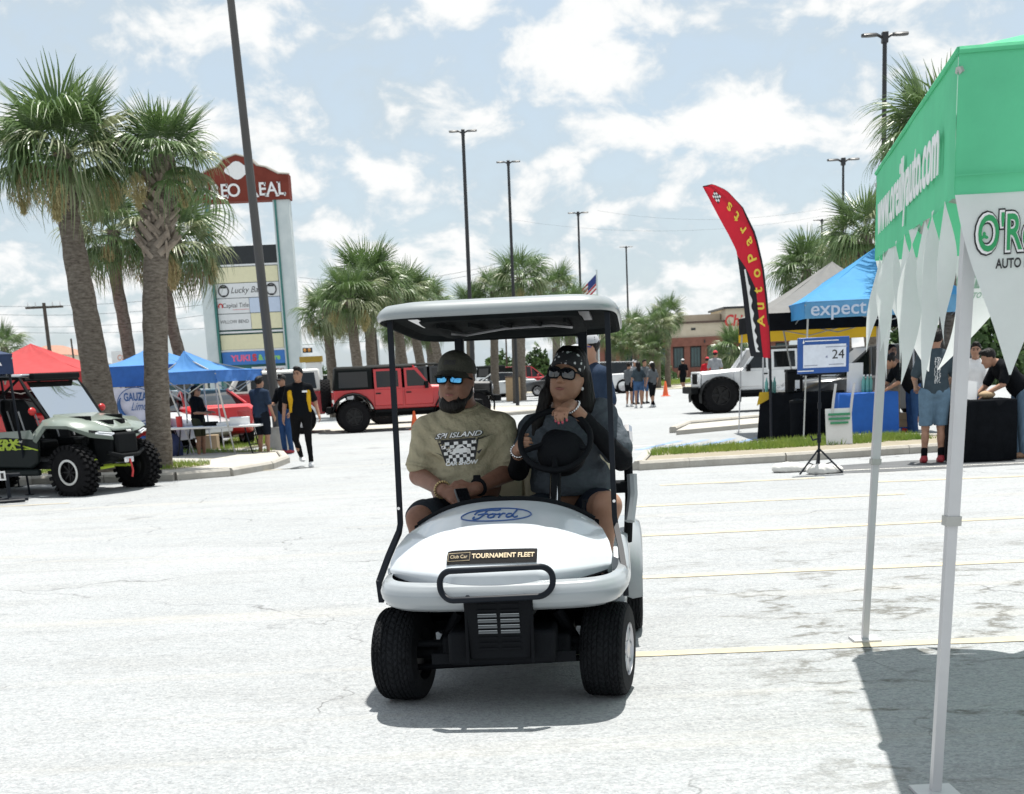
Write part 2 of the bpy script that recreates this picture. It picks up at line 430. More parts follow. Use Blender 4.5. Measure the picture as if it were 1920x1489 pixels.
def head_prims(c, Rm, s=1.0, fat=1.0):
    c = V3(c)
    def P(x, y, z): return c + (Rm @ V3((x, y, z))) * s
    def e(x, y, z, a, b, d, k=.02): return ('e', P(x, y, z), (a * s, b * s, d * s), Rm, k * s)
    return [e(0, .012, .03, .076, .094, .092), e(0, -.028, -.055, .060 * fat, .062, .066, .03), e(0, .0, -.03, .066 * fat, .075, .07, .03),
            e(-.036, -.062, -.02, .026, .026, .022, .02), e(.036, -.062, -.02, .026, .026, .022, .02),
            ('c', P(0, -.080, .022), P(0, -.105, -.020), .011 * s, .0145 * s, .012 * s), ('c', P(-.014, -.092, -.024), P(.014, -.092, -.024), .010 * s, .010 * s, .008 * s),
            ('c', P(-.034, -.073, .036), P(.034, -.073, .036), .013 * s, .013 * s, .016 * s),
            ('-e', P(-.031, -.092, .014), (.016 * s, .013 * s, .011 * s), Rm, .012 * s), ('-e', P(.031, -.092, .014), (.016 * s, .013 * s, .011 * s), Rm, .012 * s),
            ('c', P(-.017, -.083, -.054), P(.017, -.083, -.054), .0075 * s, .0075 * s, .006 * s), ('c', P(-.014, -.082, -.066), P(.014, -.082, -.066), .0085 * s, .0085 * s, .006 * s),
            ('-e', P(0, -.096, -.060), (.024 * s, .008 * s, .0022 * s), Rm, .003 * s),
            e(0, -.074, -.098, .022, .018, .018, .02),
            e(-.077, .012, .002, .011, .021, .032, .008), e(.077, .012, .002, .011, .021, .032, .008)]
def person(name_label, loc, face, H=1.75, vox=.014, build=1.0, belly=0.0, skin=None, top=None, top_sleeve=.62, hem=.88, legs_m=None, leg_to=.10, loose=1.0, shoe=None, hair='short', hair_m=None, cap=None,
           feet=None, arms=None, lean=0.0, head_yaw=0.0, head_pitch=0.0, glasses=False, dress=None, group=None, female=False, fold=.006, extra=None, accent=None, lens=None, sock=None, eyes=True):
    """a standing, walking or bending figure facing -Y of its own frame; face turns it. Returns the thing."""
    s = H / 1.75; T = thing('person', name_label, 'person', loc, face, group)
    skin = skin or SKIN
    hw = .092 * s * (1.08 if female else 1.0); sw = (.150 if female else .178) * s * (1 + (build - 1) * .6)
    hipc = V3((0, 0, .93 * s)); Rl = rotx(lean)
    def U(p): return hipc + Rl @ (V3(p) * s - hipc)              # upper body leans about the hips
    feet = feet or [((-.10, -.03, .48), (-.11, .0, .08), 0), ((.10, -.03, .48), (.11, .0, .08), 0)]
    F = [(V3(a) * s, V3(b) * s, t) for a, b, t in feet]
    sh = [U((-sw / s, .01, 1.405)), U((sw / s, .01, 1.405))]
    arms = arms or [((-.26, .02, 1.15), (-.27, -.06, .90)), ((.26, .02, 1.15), (.27, -.06, .90))]
    A = [(V3(a) * s, V3(b) * s) for a, b in arms]
    hip = [V3((-hw, 0, .93 * s)), V3((hw, 0, .93 * s))]
    hc = U((0, -.035, 1.63)); Rh = Rl @ rotz(head_yaw) @ rotx(head_pitch) if lean < .5 else rotz(head_yaw) @ rotx(head_pitch + lean * .55)
    b = build
    body = [('e', U((0, .01, 1.30)), (.165 * s * b, .105 * s * b, .19 * s), Rl, .05), ('e', U((0, .005 - belly * .35, 1.08)), (.145 * s * b, (.10 + belly * .6) * s * b, .16 * s), Rl, .05),
            ('e', (0, .015, .95 * s), ((.165 if female else .155) * s * b, .115 * s * b, .12 * s), None, .05), ('c', U((0, .01, 1.45)), U((0, -.015, 1.57)), .055 * s, .052 * s, .03),
            ('c', sh[0], U((0, .015, 1.475)), .052 * s, .05 * s, .04), ('c', sh[1], U((0, .015, 1.475)), .052 * s, .05 * s, .04)]
    body += head_prims(hc, Rh, s)
    for i in (0, 1):
        el, wr = A[i]; kn, an, t = F[i]
        body += [('c', sh[i], el, .052 * s * b, .042 * s, .03), ('c', el, wr, .041 * s, .028 * s, .012)]
        d = wr - el; d /= np.linalg.norm(d)
        sd = V3((0, -1, 0.2)) if abs(d[1]) < .8 else V3((1 - 2 * i, 0, 0)); up = V3((2 * i - 1, 0, 0)) if abs(d[1]) < .8 else V3((0, 0, 1))
        body += hand_prims(wr, d, sd, up, s * .95, .45)
        body += [('c', hip[i], kn, .088 * s * b, .056 * s, .03), ('c', kn, an, .052 * s, .036 * s, .015), ('e', kn * .66 + an * .34 + V3((0, .02, 0)), (.05 * s, .052 * s, .11 * s), None, .02)]
        fd = rotz(t) @ V3((0, -1, 0))
        body += [('c', an + V3((0, 0, -.03 * s)) - fd * .03 * s, an + V3((0, 0, -.045 * s)) + fd * .14 * s, .036 * s, .028 * s, .015)]
    blob('body', body, vox, skin, T, k=.02)
    ins = .016 * s
    if top:
        pr = [('e', U((0, .01, 1.30)), (.165 * s * b + ins, .105 * s * b + ins, .20 * s), Rl, .05), ('e', U((0, .005 - belly * .35, 1.08)), (.148 * s * b + ins, (.105 + belly * .6) * s * b + ins, .18 * s), Rl, .06),
              ('e', U((0, .012, .97)), (.158 * s * b + ins, .118 * s * b + ins, .20 * s), Rl, .05), ('c', sh[0], U((0, .015, 1.46)), .055 * s + ins * .7, .06 * s, .05), ('c', sh[1], U((0, .015, 1.46)), .055 * s + ins * .7, .06 * s, .05)]
        if female: pr += [('e', U((-.07, -.085, 1.27)), (.06 * s, .05 * s, .06 * s), Rl, .03), ('e', U((.07, -.085, 1.27)), (.06 * s, .05 * s, .06 * s), Rl, .03)]
        for i in (0, 1):
            el, wr = A[i]
            q = sh[i] + (el - sh[i]) * min(1, top_sleeve / .62 * .8) if top_sleeve <= .62 else el
            pr.append(('c', sh[i], q, .05 * s * b + ins, .05 * s + ins * 1.2, .035))
            if top_sleeve > .62: pr.append(('c', el, wr, .05 * s + ins * .6, .036 * s + ins * .6, .015))
        blob('shirt', pr, vox, top, T, cuts=[(U((0, 0, hem)), Rl @ V3((0, 0, -1)))], fold=folds(fold, 14, len(name_label) % 5, (1, 1, .45)))
        if accent:
            pr2 = []
            for i in (0, 1):
                el, wr = A[i]
                pr2.append(('c', U(((2 * i - 1) * .155, -.02, 1.33)), U(((2 * i - 1) * .15, -.02, 1.0)), .042 * s + ins, .03 * s + ins, .02))
            blob('side_panel', pr2, vox, accent, T, fold=folds(fold, 14, 2))
    if dress:
        pr = [('e', U((0, .01, 1.28)), (.165 * s * b + ins, .11 * s * b + ins, .19 * s), Rl, .05), ('e', U((0, .0, 1.08)), (.14 * s * b + ins, .105 * s * b + ins, .18 * s), Rl, .06), ('c', (0, .01, .92 * s), (0, .01, leg_to * s), .16 * s * b, .17 * s * b, .08), ('c', (-.07 * s, .01, .9 * s), (-.1 * s, .01, leg_to * s), .12 * s, .12 * s, .05), ('c', (.07 * s, .01, .9 * s), (.1 * s, .01, leg_to * s), .12 * s, .12 * s, .05)]
        blob('dress', pr, vox, dress, T, cuts=[((0, 0, leg_to * s), (0, 0, -1))], fold=folds(.008, 22, 1, (1, 1, .12)))
    if legs_m:
        pr = [('e', (0, .015, .95 * s), (.158 * s * b + ins, .117 * s * b + ins, .12 * s), None, .04)]
        for i in (0, 1):
            kn, an, t = F[i]
            pr.append(('c', hip[i], kn, (.088 * b + .010) * s * (1 + .12 * (loose - 1)) + ins * .5, .056 * s * loose + ins * .7, .03))
            if leg_to < .45: pr.append(('c', kn, an, .052 * s * loose + ins * .7, .042 * s * loose + ins * .5, .015))
        hm = leg_to * s
        cuts = [((0, 0, hm), (0, 0, -1))] if leg_to > .12 else []
        blob('trousers' if leg_to < .45 else 'shorts', pr, vox, legs_m, T, cuts=cuts, fold=folds(fold * .9, 18, 3, (1, 1, .5)))
    if shoe:
        for i in (0, 1):
            kn, an, t = F[i]; fd = rotz(t) @ V3((0, -1, 0)); dz = V3((0, 0, 1))
            blob('shoe', [('c', an - dz * .035 * s - fd * .035 * s, an - dz * .045 * s + fd * .09 * s, .046 * s, .043 * s, .02), ('c', an - dz * .045 * s + fd * .05 * s, an - dz * .05 * s + fd * .16 * s, .044 * s, .034 * s, .02), ('c', an - dz * .02 * s, an + dz * .01 * s, .046 * s, .045 * s, .02)],
                 min(vox, .014), shoe, T, cuts=[(an - dz * .078 * s, (0, 0, -1))])
            if sock: blob('sock', [('c', an - dz * .01 * s, an + dz * .10 * s, .043 * s, .046 * s, .01)], min(vox, .014), sock, T)
    hm = hair_m or HAIR
    def HP(x, y, z): return hc + (Rh @ V3((x, y, z))) * s
    fwd = Rh @ V3((0, -1, 0)); upv = Rh @ V3((0, 0, 1))
    if hair == 'short':
        blob('hair', [('e', HP(0, .022, .042), (.088 * s, .101 * s, .100 * s), Rh, .01), ('e', HP(0, -.045, .118), (.06 * s, .05 * s, .032 * s), Rh, .02)], vox * .7, hm, T, cuts=[(HP(0, -.045, .055), -upv * .75 + fwd * .66)], fold=folds(.004, 60, 1))
    elif hair == 'long':
        blob('hair', [('e', HP(0, .025, .04), (.088 * s, .10 * s, .10 * s), Rh, .02), ('c', HP(0, .07, .02), HP(0, .10, -.22), .078 * s, .075 * s, .05), ('c', HP(0, .10, -.2), HP(0, .11, -.42), .072 * s, .045 * s, .05), ('c', HP(-.07, .03, .0), HP(-.085, .04, -.2), .03 * s, .03 * s, .03), ('c', HP(.07, .03, .0), HP(.085, .04, -.2), .03 * s, .03 * s, .03)],
             vox * .8, hm, T, cuts=[(HP(0, -.04, .05), -upv * .55 + fwd * .83)], fold=folds(.006, 30, 1, (1, 1, .25)))
    elif hair == 'bun':
        blob('hair', [('e', HP(0, .022, .042), (.085 * s, .098 * s, .094 * s), Rh, .01), ('e', HP(0, .10, .10), (.05 * s, .05 * s, .05 * s), Rh, .02)], vox * .7, hm, T, cuts=[(HP(0, -.045, .05), -upv * .6 + fwd * .8)], fold=folds(.004, 50, 1))
    if cap:
        blob('cap', [('e', HP(0, .016, .050), (.090 * s, .106 * s, .096 * s), Rh, .01)], vox * .6, cap, T, cuts=[(HP(0, 0, .040), -upv)])
        Rb = Rh @ rotx(.22)
        MB().grid(lambda u, v: HP(*(rotx(.22) @ V3(((u - .5) * .15, -.065 - .085 * v * math.sqrt(max(0, 1 - (2 * u - 1) ** 2 * .93)), .05 + .016 - .02 * (2 * u - 1) ** 2)))), 14, 4).grid(lambda u, v: HP(*(rotx(.22) @ V3(((u - .5) * .15, -.065 - .085 * v * math.sqrt(max(0, 1 - (2 * u - 1) ** 2 * .93)), .045 + .016 - .02 * (2 * u - 1) ** 2)))), 14, 4).build('cap_brim', cap, T)
    if glasses:
        mb = MB()
        for sx in (-1, 1):
            mb.ell(HP(.033 * sx, -.092, .012), (.028 * s, .010 * s, .020 * s), Rh, 12, 8)
            mb.tube([HP(.058 * sx, -.085, .018), HP(.078 * sx, -.04, .018), HP(.078 * sx, .01, .012)], .004 * s, 6)
        mb.tube([HP(-.012, -.1, .016), HP(.012, -.1, .016)], .004 * s, 6)
        mb.build('sunglasses', lens or LENS, T)
    elif eyes:
        for sx in (-1, 1):
            MB().ell(HP(.031 * sx, -.080, .015), (.012 * s, .009 * s, .008 * s), Rh, 10, 6).build('eye', EYEM, T)
            if hair != 'none': MB().tube([HP(.013 * sx, -.091, .034), HP(.032 * sx, -.090, .040), HP(.05 * sx, -.078, .034)], .005 * s, 6).build('eyebrow', HAIR, T)
    return T
# ---------------------------------------------------------------- ground
def asphalt_mat():
    m = bpy.data.materials.new('aged_asphalt'); m.use_nodes = True; t = m.node_tree; b = t.nodes['Principled BSDF']; L = t.links.new
    tc = t.nodes.new('ShaderNodeTexCoord')
    def noise(sc, det=6, ro=.6, st=None):
        n = t.nodes.new('ShaderNodeTexNoise'); n.inputs['Scale'].default_value = sc; n.inputs['Detail'].default_value = det; n.inputs['Roughness'].default_value = ro
        if st:
            mp = t.nodes.new('ShaderNodeMapping'); mp.inputs['Scale'].default_value = st; L(tc.outputs['Object'], mp.inputs['Vector']); L(mp.outputs[0], n.inputs['Vector'])
        else: L(tc.outputs['Object'], n.inputs['Vector'])
        return n.outputs['Fac']
    def rng(v, a, c, lo=0., hi=1.):
        n = t.nodes.new('ShaderNodeMapRange'); L(v, n.inputs['Value'])
        for k, q in (('From Min', a), ('From Max', c), ('To Min', lo), ('To Max', hi)): n.inputs[k].default_value = q
        return n.outputs['Result']
    def mixc(f, a, c, mode='MIX'):
        n = t.nodes.new('ShaderNodeMix'); n.data_type = 'RGBA'; n.blend_type = mode
        if isinstance(f, float): n.inputs[0].default_value = f
        else: L(f, n.inputs[0])
        for i, v in ((6, a), (7, c)):
            if isinstance(v, tuple): n.inputs[i].default_value = v
            else: L(v, n.inputs[i])
        return n.outputs[2]
    def mul(a, c):
        n = t.nodes.new('ShaderNodeMath'); n.operation = 'MULTIPLY'; L(a, n.inputs[0])
        if isinstance(c, float): n.inputs[1].default_value = c
        else: L(c, n.inputs[1])
        return n.outputs[0]
    c = mixc(rng(noise(.22, 5), .35, .65), (.315, .333, .346, 1), (.37, .386, .398, 1))
    c = mixc(rng(noise(1.6, 6, .6, (.35, 1.5, 1)), .48, .72, 0, .5), c, (.24, .245, .245, 1))     # worn streaks along the aisle
    v = t.nodes.new('ShaderNodeTexVoronoi'); v.inputs['Scale'].default_value = 85; L(tc.outputs['Object'], v.inputs['Vector'])
    bl = t.nodes.new('ShaderNodeSeparateColor'); L(v.outputs['Color'], bl.inputs[0])
    c = mixc(rng(bl.outputs[0], .0, 1., .0, .42), c, mixc(rng(bl.outputs[1], .3, .7), (.16, .165, .17, 1), (.47, .47, .46, 1)))   # stones in the binder
    c = mixc(rng(noise(30, 4, .75, (.7, 1.2, 1)), .5, .7, 0, .5), c, (.13, .135, .14, 1))
    c = mixc(rng(noise(.9, 6, .65, (.16, 1.9, 1)), .55, .75, 0, .5), c, (.42, .395, .345, 1))     # dusty tan streaks
    c = mixc(mul(rng(noise(11, 5, .75, (.55, 1.5, 1)), .49, .66, 0, .34), rng(noise(1.4, 3), .38, .6, .25, 1.)), c, (.15, .155, .16, 1))     # ravelled surface between the stones
    # long cracks
    wp = t.nodes.new('ShaderNodeTexNoise'); wp.inputs['Scale'].default_value = 1.1; wp.inputs['Detail'].default_value = 7; L(tc.outputs['Object'], wp.inputs['Vector'])
    av = t.nodes.new('ShaderNodeVectorMath'); av.operation = 'MULTIPLY_ADD'; av.inputs[1].default_value = (1.6, 1.6, 0); L(wp.outputs['Color'], av.inputs[0]); L(tc.outputs['Object'], av.inputs[2])
    vd = t.nodes.new('ShaderNodeTexVoronoi'); vd.feature = 'DISTANCE_TO_EDGE'; vd.inputs['Scale'].default_value = .32; L(av.outputs[0], vd.inputs['Vector'])
    crack = mul(rng(vd.outputs['Distance'], .0, .0042, 1., 0.), rng(noise(.6, 3), .47, .6))
    c = mixc(mul(crack, .8), c, (.08, .08, .08, 1))
    c = mixc(rng(noise(.8, 4, .5), .66, .74, 0, .55), c, (.12, .12, .12, 1))                  # oil spots
    # bare dark smears where the old seal coat has worn through, on the bay side
    sx = t.nodes.new('ShaderNodeSeparateXYZ'); L(tc.outputs['Object'], sx.inputs[0])
    def sub_abs(v, k):
        a = t.nodes.new('ShaderNodeMath'); a.operation = 'SUBTRACT'; L(v, a.inputs[0]); a.inputs[1].default_value = k
        q = t.nodes.new('ShaderNodeMath'); q.operation = 'ABSOLUTE'; L(a.outputs[0], q.inputs[0]); return q.outputs[0]
    ridge = rng(sub_abs(noise(1.15, 5, .55, (.75, 1.25, 1)), .5), .008, .034, 1., 0.)
    smear = mul(mul(ridge, rng(noise(2.6, 4, .6), .43, .54)), rng(noise(17, 5, .7), .36, .52))
    smear = mul(smear, mul(rng(sx.outputs[0], .9, 1.7), rng(sx.outputs[1], 13., 9.)))
    c = mixc(mul(smear, .85), c, (.115, .112, .098, 1))
    L(c, b.inputs['Base Color']); b.inputs['Roughness'].default_value = .85; b.inputs['Specular IOR Level'].default_value = .25
    bp = t.nodes.new('ShaderNodeBump'); bp.inputs['Strength'].default_value = .55; bp.inputs['Distance'].default_value = .006
    L(v.outputs['Distance'], bp.inputs['Height'])
    b2 = t.nodes.new('ShaderNodeBump'); b2.inputs['Strength'].default_value = .6; b2.inputs['Distance'].default_value = .012; L(noise(34, 4, .7), b2.inputs['Height']); L(bp.outputs[0], b2.inputs['Normal'])
    L(b2.outputs[0], b.inputs['Normal'])
    return m
ASPH = asphalt_mat()
mb = MB(); mb.add([(-900, -30, 0), (900, -30, 0), (900, 1600, 0), (-900, 1600, 0)], [(0, 1, 2, 3)])
g = mb.build('ground', ASPH, smooth=0); g['kind'] = 'structure'
YEL = mat('worn_line_paint', (.56, .495, .36), .85, spec=.1, var=.2, scale=5, col2=(.40, .365, .285), bump=.3, bscale=60)
WHT_LINE = mat('worn_white_paint', (.74, .73, .68), .8, scale=4, col2=(.46, .46, .44))
def stripe(a, b, w=.1, m=YEL, z=.004, name='parking_line'):
    a, b = Vector(a), Vector(b); d = (b - a).normalized(); n = Vector((-d.y, d.x, 0)) * w / 2; k = max(2, int((b - a).length / .25)); rnd = random.Random(int(a.y * 100)); vs = []
    for i in range(k + 1):
        p = a + (b - a) * i / k
        for sg in (1, -1): q = p + n * sg * (1 + rnd.uniform(-.13, .1)); vs.append((q.x, q.y, z))
    fs = [(2 * i, 2 * i + 1, 2 * i + 3, 2 * i + 2) for i in range(k)]
    o = put(name, mesh_of(name, vs, fs, m, 0)); o['kind'] = 'structure'; return o
for x0, y0, x1, y1, w in ((.35, 7.32, 9, 7.12, .13), (.6, 10.08, 11, 9.98, .14), (.9, 12.62, 12, 12.85, .15), (1.5, 15.31, 4.6, 15.38, .15), (2.1, 17.9, 4.3, 17.95, .15), (4.7, 17.0, 14, 16.4, .15), (-14, 18.9, -6.2, 19.3, .09), (-5.1, 24.0, -3.6, 24.9, .1)):
    stripe((x0, y0, 0), (x1, y1, 0), w)
stripe((1.9, 24.6, 0), (4.6, 26.5, 0), .12, WHT_LINE)
stripe((.9, 26.5, 0), (3.6, 26.9, 0), .12, WHT_LINE)
BLUEP = mat('blue_pavement_paint', (.10, .24, .55), .8, scale=3, col2=(.3, .36, .45))
for k in range(4): stripe((2.6 + .55 * k, 25.6, 0), (3.7 + .55 * k, 28.0, 0), .16, BLUEP, .004, 'bay_marking')
# kerbs: runs of cast stones
CONC = mat('concrete_kerb', (.33, .31, .27), .85, scale=5, col2=(.43, .41, .37), bump=.4, bscale=30)
CONC2 = mat('concrete_walk', (.36, .34, .30), .85, scale=2, col2=(.44, .42, .38), bump=.3, bscale=20)
SOIL = mat('dry_soil', (.22, .19, .14), .95, scale=4, col2=(.30, .27, .2), bump=.5)
def kerb(pts, closed=False, w=.17, h=.14, seg=1.5):
    """kerb along a ground polyline, each stone its own part with an open joint"""
    K = bpy.data.objects.new('kerb', None); COL.objects.link(K); K['kind'] = 'structure'
    P = [Vector((p[0], p[1], 0)) for p in pts]
    if closed: P.append(P[0])
    line = []
    for a, b in zip(P[:-1], P[1:]):
        n = max(1, round((b - a).length / seg))
        for i in range(n): line.append(a.lerp(b, i / n))
    line.append(P[-1])
    for a, b in zip(line[:-1], line[1:]):
        d = (b - a).normalized(); n = Vector((-d.y, d.x, 0)); a2 = a + d * .006; b2 = b - d * .006
        rings = []
        for p in (a2, b2): rings.append([p + n * (w / 2) + Vector((0, 0, -.05)), p - n * (w / 2) + Vector((0, 0, -.05)), p - n * (w / 2) + Vector((0, 0, h * .72)), p - n * (w / 2 - .035) + Vector((0, 0, h)), p + n * (w / 2 - .02) + Vector((0, 0, h)), p + n * (w / 2) + Vector((0, 0, h - .02))])
        MB().loft(rings).build('kerb_stone', CONC, K, smooth=0)
    return K
def slab(name, pts, z, m):
    vs = [(p[0], p[1], z) for p in pts]; n = len(vs); vs += [(p[0], p[1], -.02) for p in pts]
    fs = [tuple(range(n))] + [(i, (i + 1) % n, n + (i + 1) % n, n + i) for i in range(n)]
    o = put(name, mesh_of(name, vs, fs, m, 0)); o['kind'] = 'structure'; return o
def inpoly(x, y, P):
    c = False; j = len(P) - 1
    for i in range(len(P)):
        if (P[i][1] > y) != (P[j][1] > y) and x < (P[j][0] - P[i][0]) * (y - P[i][1]) / (P[j][1] - P[i][1]) + P[i][0]: c = not c
        j = i
    return c
GRASS = mat('lawn_grass', (.12, .22, .03), .7, scale=3, col2=(.28, .34, .07), trans=.35)
def grass(pts, z, n, h=.07, seed=1):
    rn = random.Random(seed); xs = [p[0] for p in pts]; ys = [p[1] for p in pts]; vs = []; fs = []; k = 0
    while k < n:
        x, y = rn.uniform(min(xs), max(xs)), rn.uniform(min(ys), max(ys))
        if not inpoly(x, y, pts): continue
        if math.sin(x * 3.1) * math.sin(y * 4.7 + x) > .55 and rn.random() < .8: k += 1; continue
        a = rn.random() * 6.28; l = h * rn.uniform(.5, 1.5); w = .008; b = rn.random() * 6.28; q = l * rn.uniform(.1, .7)
        o = len(vs); vs += [(x - w * math.cos(a), y - w * math.sin(a), z), (x + w * math.cos(a), y + w * math.sin(a), z), (x + q * math.cos(b), y + q * math.sin(b), z + l)]; fs.append((o, o + 1, o + 2)); k += 1
    o = put('grass', mesh_of('grass', vs, fs, GRASS, 0, False)); o['kind'] = 'stuff'; return o
def gp(*pix): return [tuple(ground_at(x, y)[:2]) for x, y in pix]
LI = gp((-90, 925), (60, 908), (200, 905), (330, 901), (430, 893), (505, 880), (536, 868), (528, 858)) + gp((450, 853), (330, 858), (100, 868), (-100, 872))
kerb(LI, True)
def inset(P, d):
    cx = sum(p[0] for p in P) / len(P); cy = sum(p[1] for p in P) / len(P); o = []
    for p in P:
        v = Vector((p[0] - cx, p[1] - cy)); l = v.length; o.append((cx + v.x * (l - d) / l, cy + v.y * (l - d) / l))
    return o
slab('pavement', inset(LI, .12), .12, CONC2)
GA = gp((-80, 917), (60, 902), (200, 898), (330, 893), (395, 884), (395, 878), (320, 880), (60, 884), (-80, 890))
slab('soil_bed', GA, .126, SOIL); grass(GA, .126, 7000, .07)
GB = gp((-90, 877), (100, 870), (330, 862), (520, 858), (515, 855), (330, 855), (100, 862), (-90, 868)); slab('soil_bed', GB, .127, SOIL); grass(GB, .127, 5000, .06, 2)
GC = gp((395, 838), (440, 826), (505, 822), (505, 836), (440, 846), (400, 850)); slab('soil_bed', GC, .05, SOIL); grass(GC, .05, 3500, .07, 3)
RI = gp((1196, 882), (1290, 876), (1470, 866), (1700, 851), (1980, 834), (1980, 826), (1735, 828), (1640, 826), (1400, 845), (1215, 860))
kerb(RI, True); slab('soil_bed', inset(RI, .12), .11, SOIL)
GR = gp((1215, 868), (1400, 857), (1650, 842), (1760, 834), (1690, 828), (1560, 832), (1400, 846), (1225, 858)); grass(GR, .11, 10000, .085, 4)
kerb(gp((1262, 812), (1290, 800), (1440, 786), (1640, 775)))
slab('pavement', gp((1268, 816), (1292, 803), (1440, 789), (1640, 778), (1660, 786), (1440, 800)), .10, CONC2)
K3 = gp((830, 790), (905, 783), (1040, 772), (1048, 766), (905, 768), (800, 775)); kerb(K3, True, seg=3); slab('pavement', inset(K3, .15), .12, CONC2)
K4 = gp((640, 812), (800, 800), (960, 772), (900, 765), (700, 790), (560, 800), (540, 812)); slab('pavement', K4, .03, CONC2)
SANDY = mat('dry_verge', (.36, .32, .25), .95, scale=.6, col2=(.42, .40, .32))
slab('verge', gp((700, 742), (1130, 735), (1450, 722), (1450, 718), (1130, 728), (700, 736)), .03, SANDY)
FG = gp((1230, 727), (1290, 720), (1330, 716), (1325, 712), (1270, 715), (1230, 721)); slab('soil_bed', FG, .06, SOIL); grass(FG, .06, 5000, .22, 6)
FG2 = gp((985, 716), (1030, 714), (1030, 708), (985, 710)); slab('lawn', FG2, .06, mat('far_lawn', (.08, .15, .035), .9, scale=.5, col2=(.14, .2, .05)))
# ---------------------------------------------------------------- lamp posts
BRONZE = mat('dark_bronze_paint', (.018, .019, .022), .45, scale=3, bump=.1)
POLEC = mat('weathered_pole_paint', (.055, .052, .050), .6, scale=2, col2=(.09, .085, .08), stretch=(1, 1, .2))
def lamp_post(px_top, Y, H, span, label, base_px=None, r=.085, conc=False):
    top = at_depth(*px_top, Y); b = Vector((at_depth(px_top[0], px_top[1], Y).x if base_px is None else at_depth(*base_px, Y).x, Y, 0))
    T = thing('lamp_post', label, 'lamp post', b, 0, 'car park lamp posts')
    lean = Vector((top.x - b.x, 0, top.z))
    m = POLEC if conc else BRONZE
    MB().tube([(0, 0, 0), lean * .5, lean], [r, r * .85, r * .68], 10).build('pole', m, T)
    if conc: MB().tube([(0, 0, -.05), lean * (.55 / lean.z)], .3, 16).build('footing', CONC, T)
    k = span / 1.15; Rt = Matrix.Identity(3)
    MB().box(lean + Vector((0, 0, .02)), (.15 * k, .15 * k, .26 * k)).build('hub', BRONZE, T, bevel=.02)
    for s in (-1, 1):
        MB().tube([lean + Vector((s * .06 * k, 0, .02)), lean + Vector((s * .16 * k, 0, .075 * k)), lean + Vector((s * .24 * k, 0, .085 * k))], .035 * k, 8).build('arm', BRONZE, T)
        q = MB().loft([[lean + Vector((s * (x * k), y * w * k, zz * k + .085 * k)) for y, zz in ((-1, -.015), (-.7, .03), (.7, .03), (1, -.015), (.7, -.03), (-.7, -.03))] for x, w in ((.18, .06), (.24, .13), (.42, .16), (.54, .13), (.575, .05))])
        q.build('lamp_head', BRONZE, T, smooth=50)
for a in (((868, 250), 51, 10.5, .99, 'dark double headed lamp post rising behind the golf cart roof, tallest of the middle ones', (886, 700), .09),
          ((953, 307), 60, 10.5, 1.0, 'dark double headed lamp post above the palm clump behind the cart roof', (968, 700), .085),
          ((1084, 402), 81, 10.5, 1.16, 'slim double headed lamp post beside the small national flag', (1093, 700), .085),
          ((1174, 465), 105, 10.5, .98, 'small pale distant double headed lamp post between the cart and the restaurant', (1181, 690), .085),
          ((1659, 72), 39, 10.5, 1.26, 'tall dark lamp post with two flat heads beside the green canopy', (1656, 660), .085),
          ((1581, 304), 63, 10.5, 1.42, 'thin double headed lamp post between the red feather flag and green canopy', (1581, 665), .075),
          ((1541, 415), 92, 10.5, 1.1, 'smallest far lamp post above the round palm crown behind the grey tent', (1541, 665), .075)):
    lamp_post(*a)
lamp_post((425, -70), 31, 9.6, 1.2, 'thick leaning brown lamp post in front of the shopping plaza sign', (518, 755), .115, True)
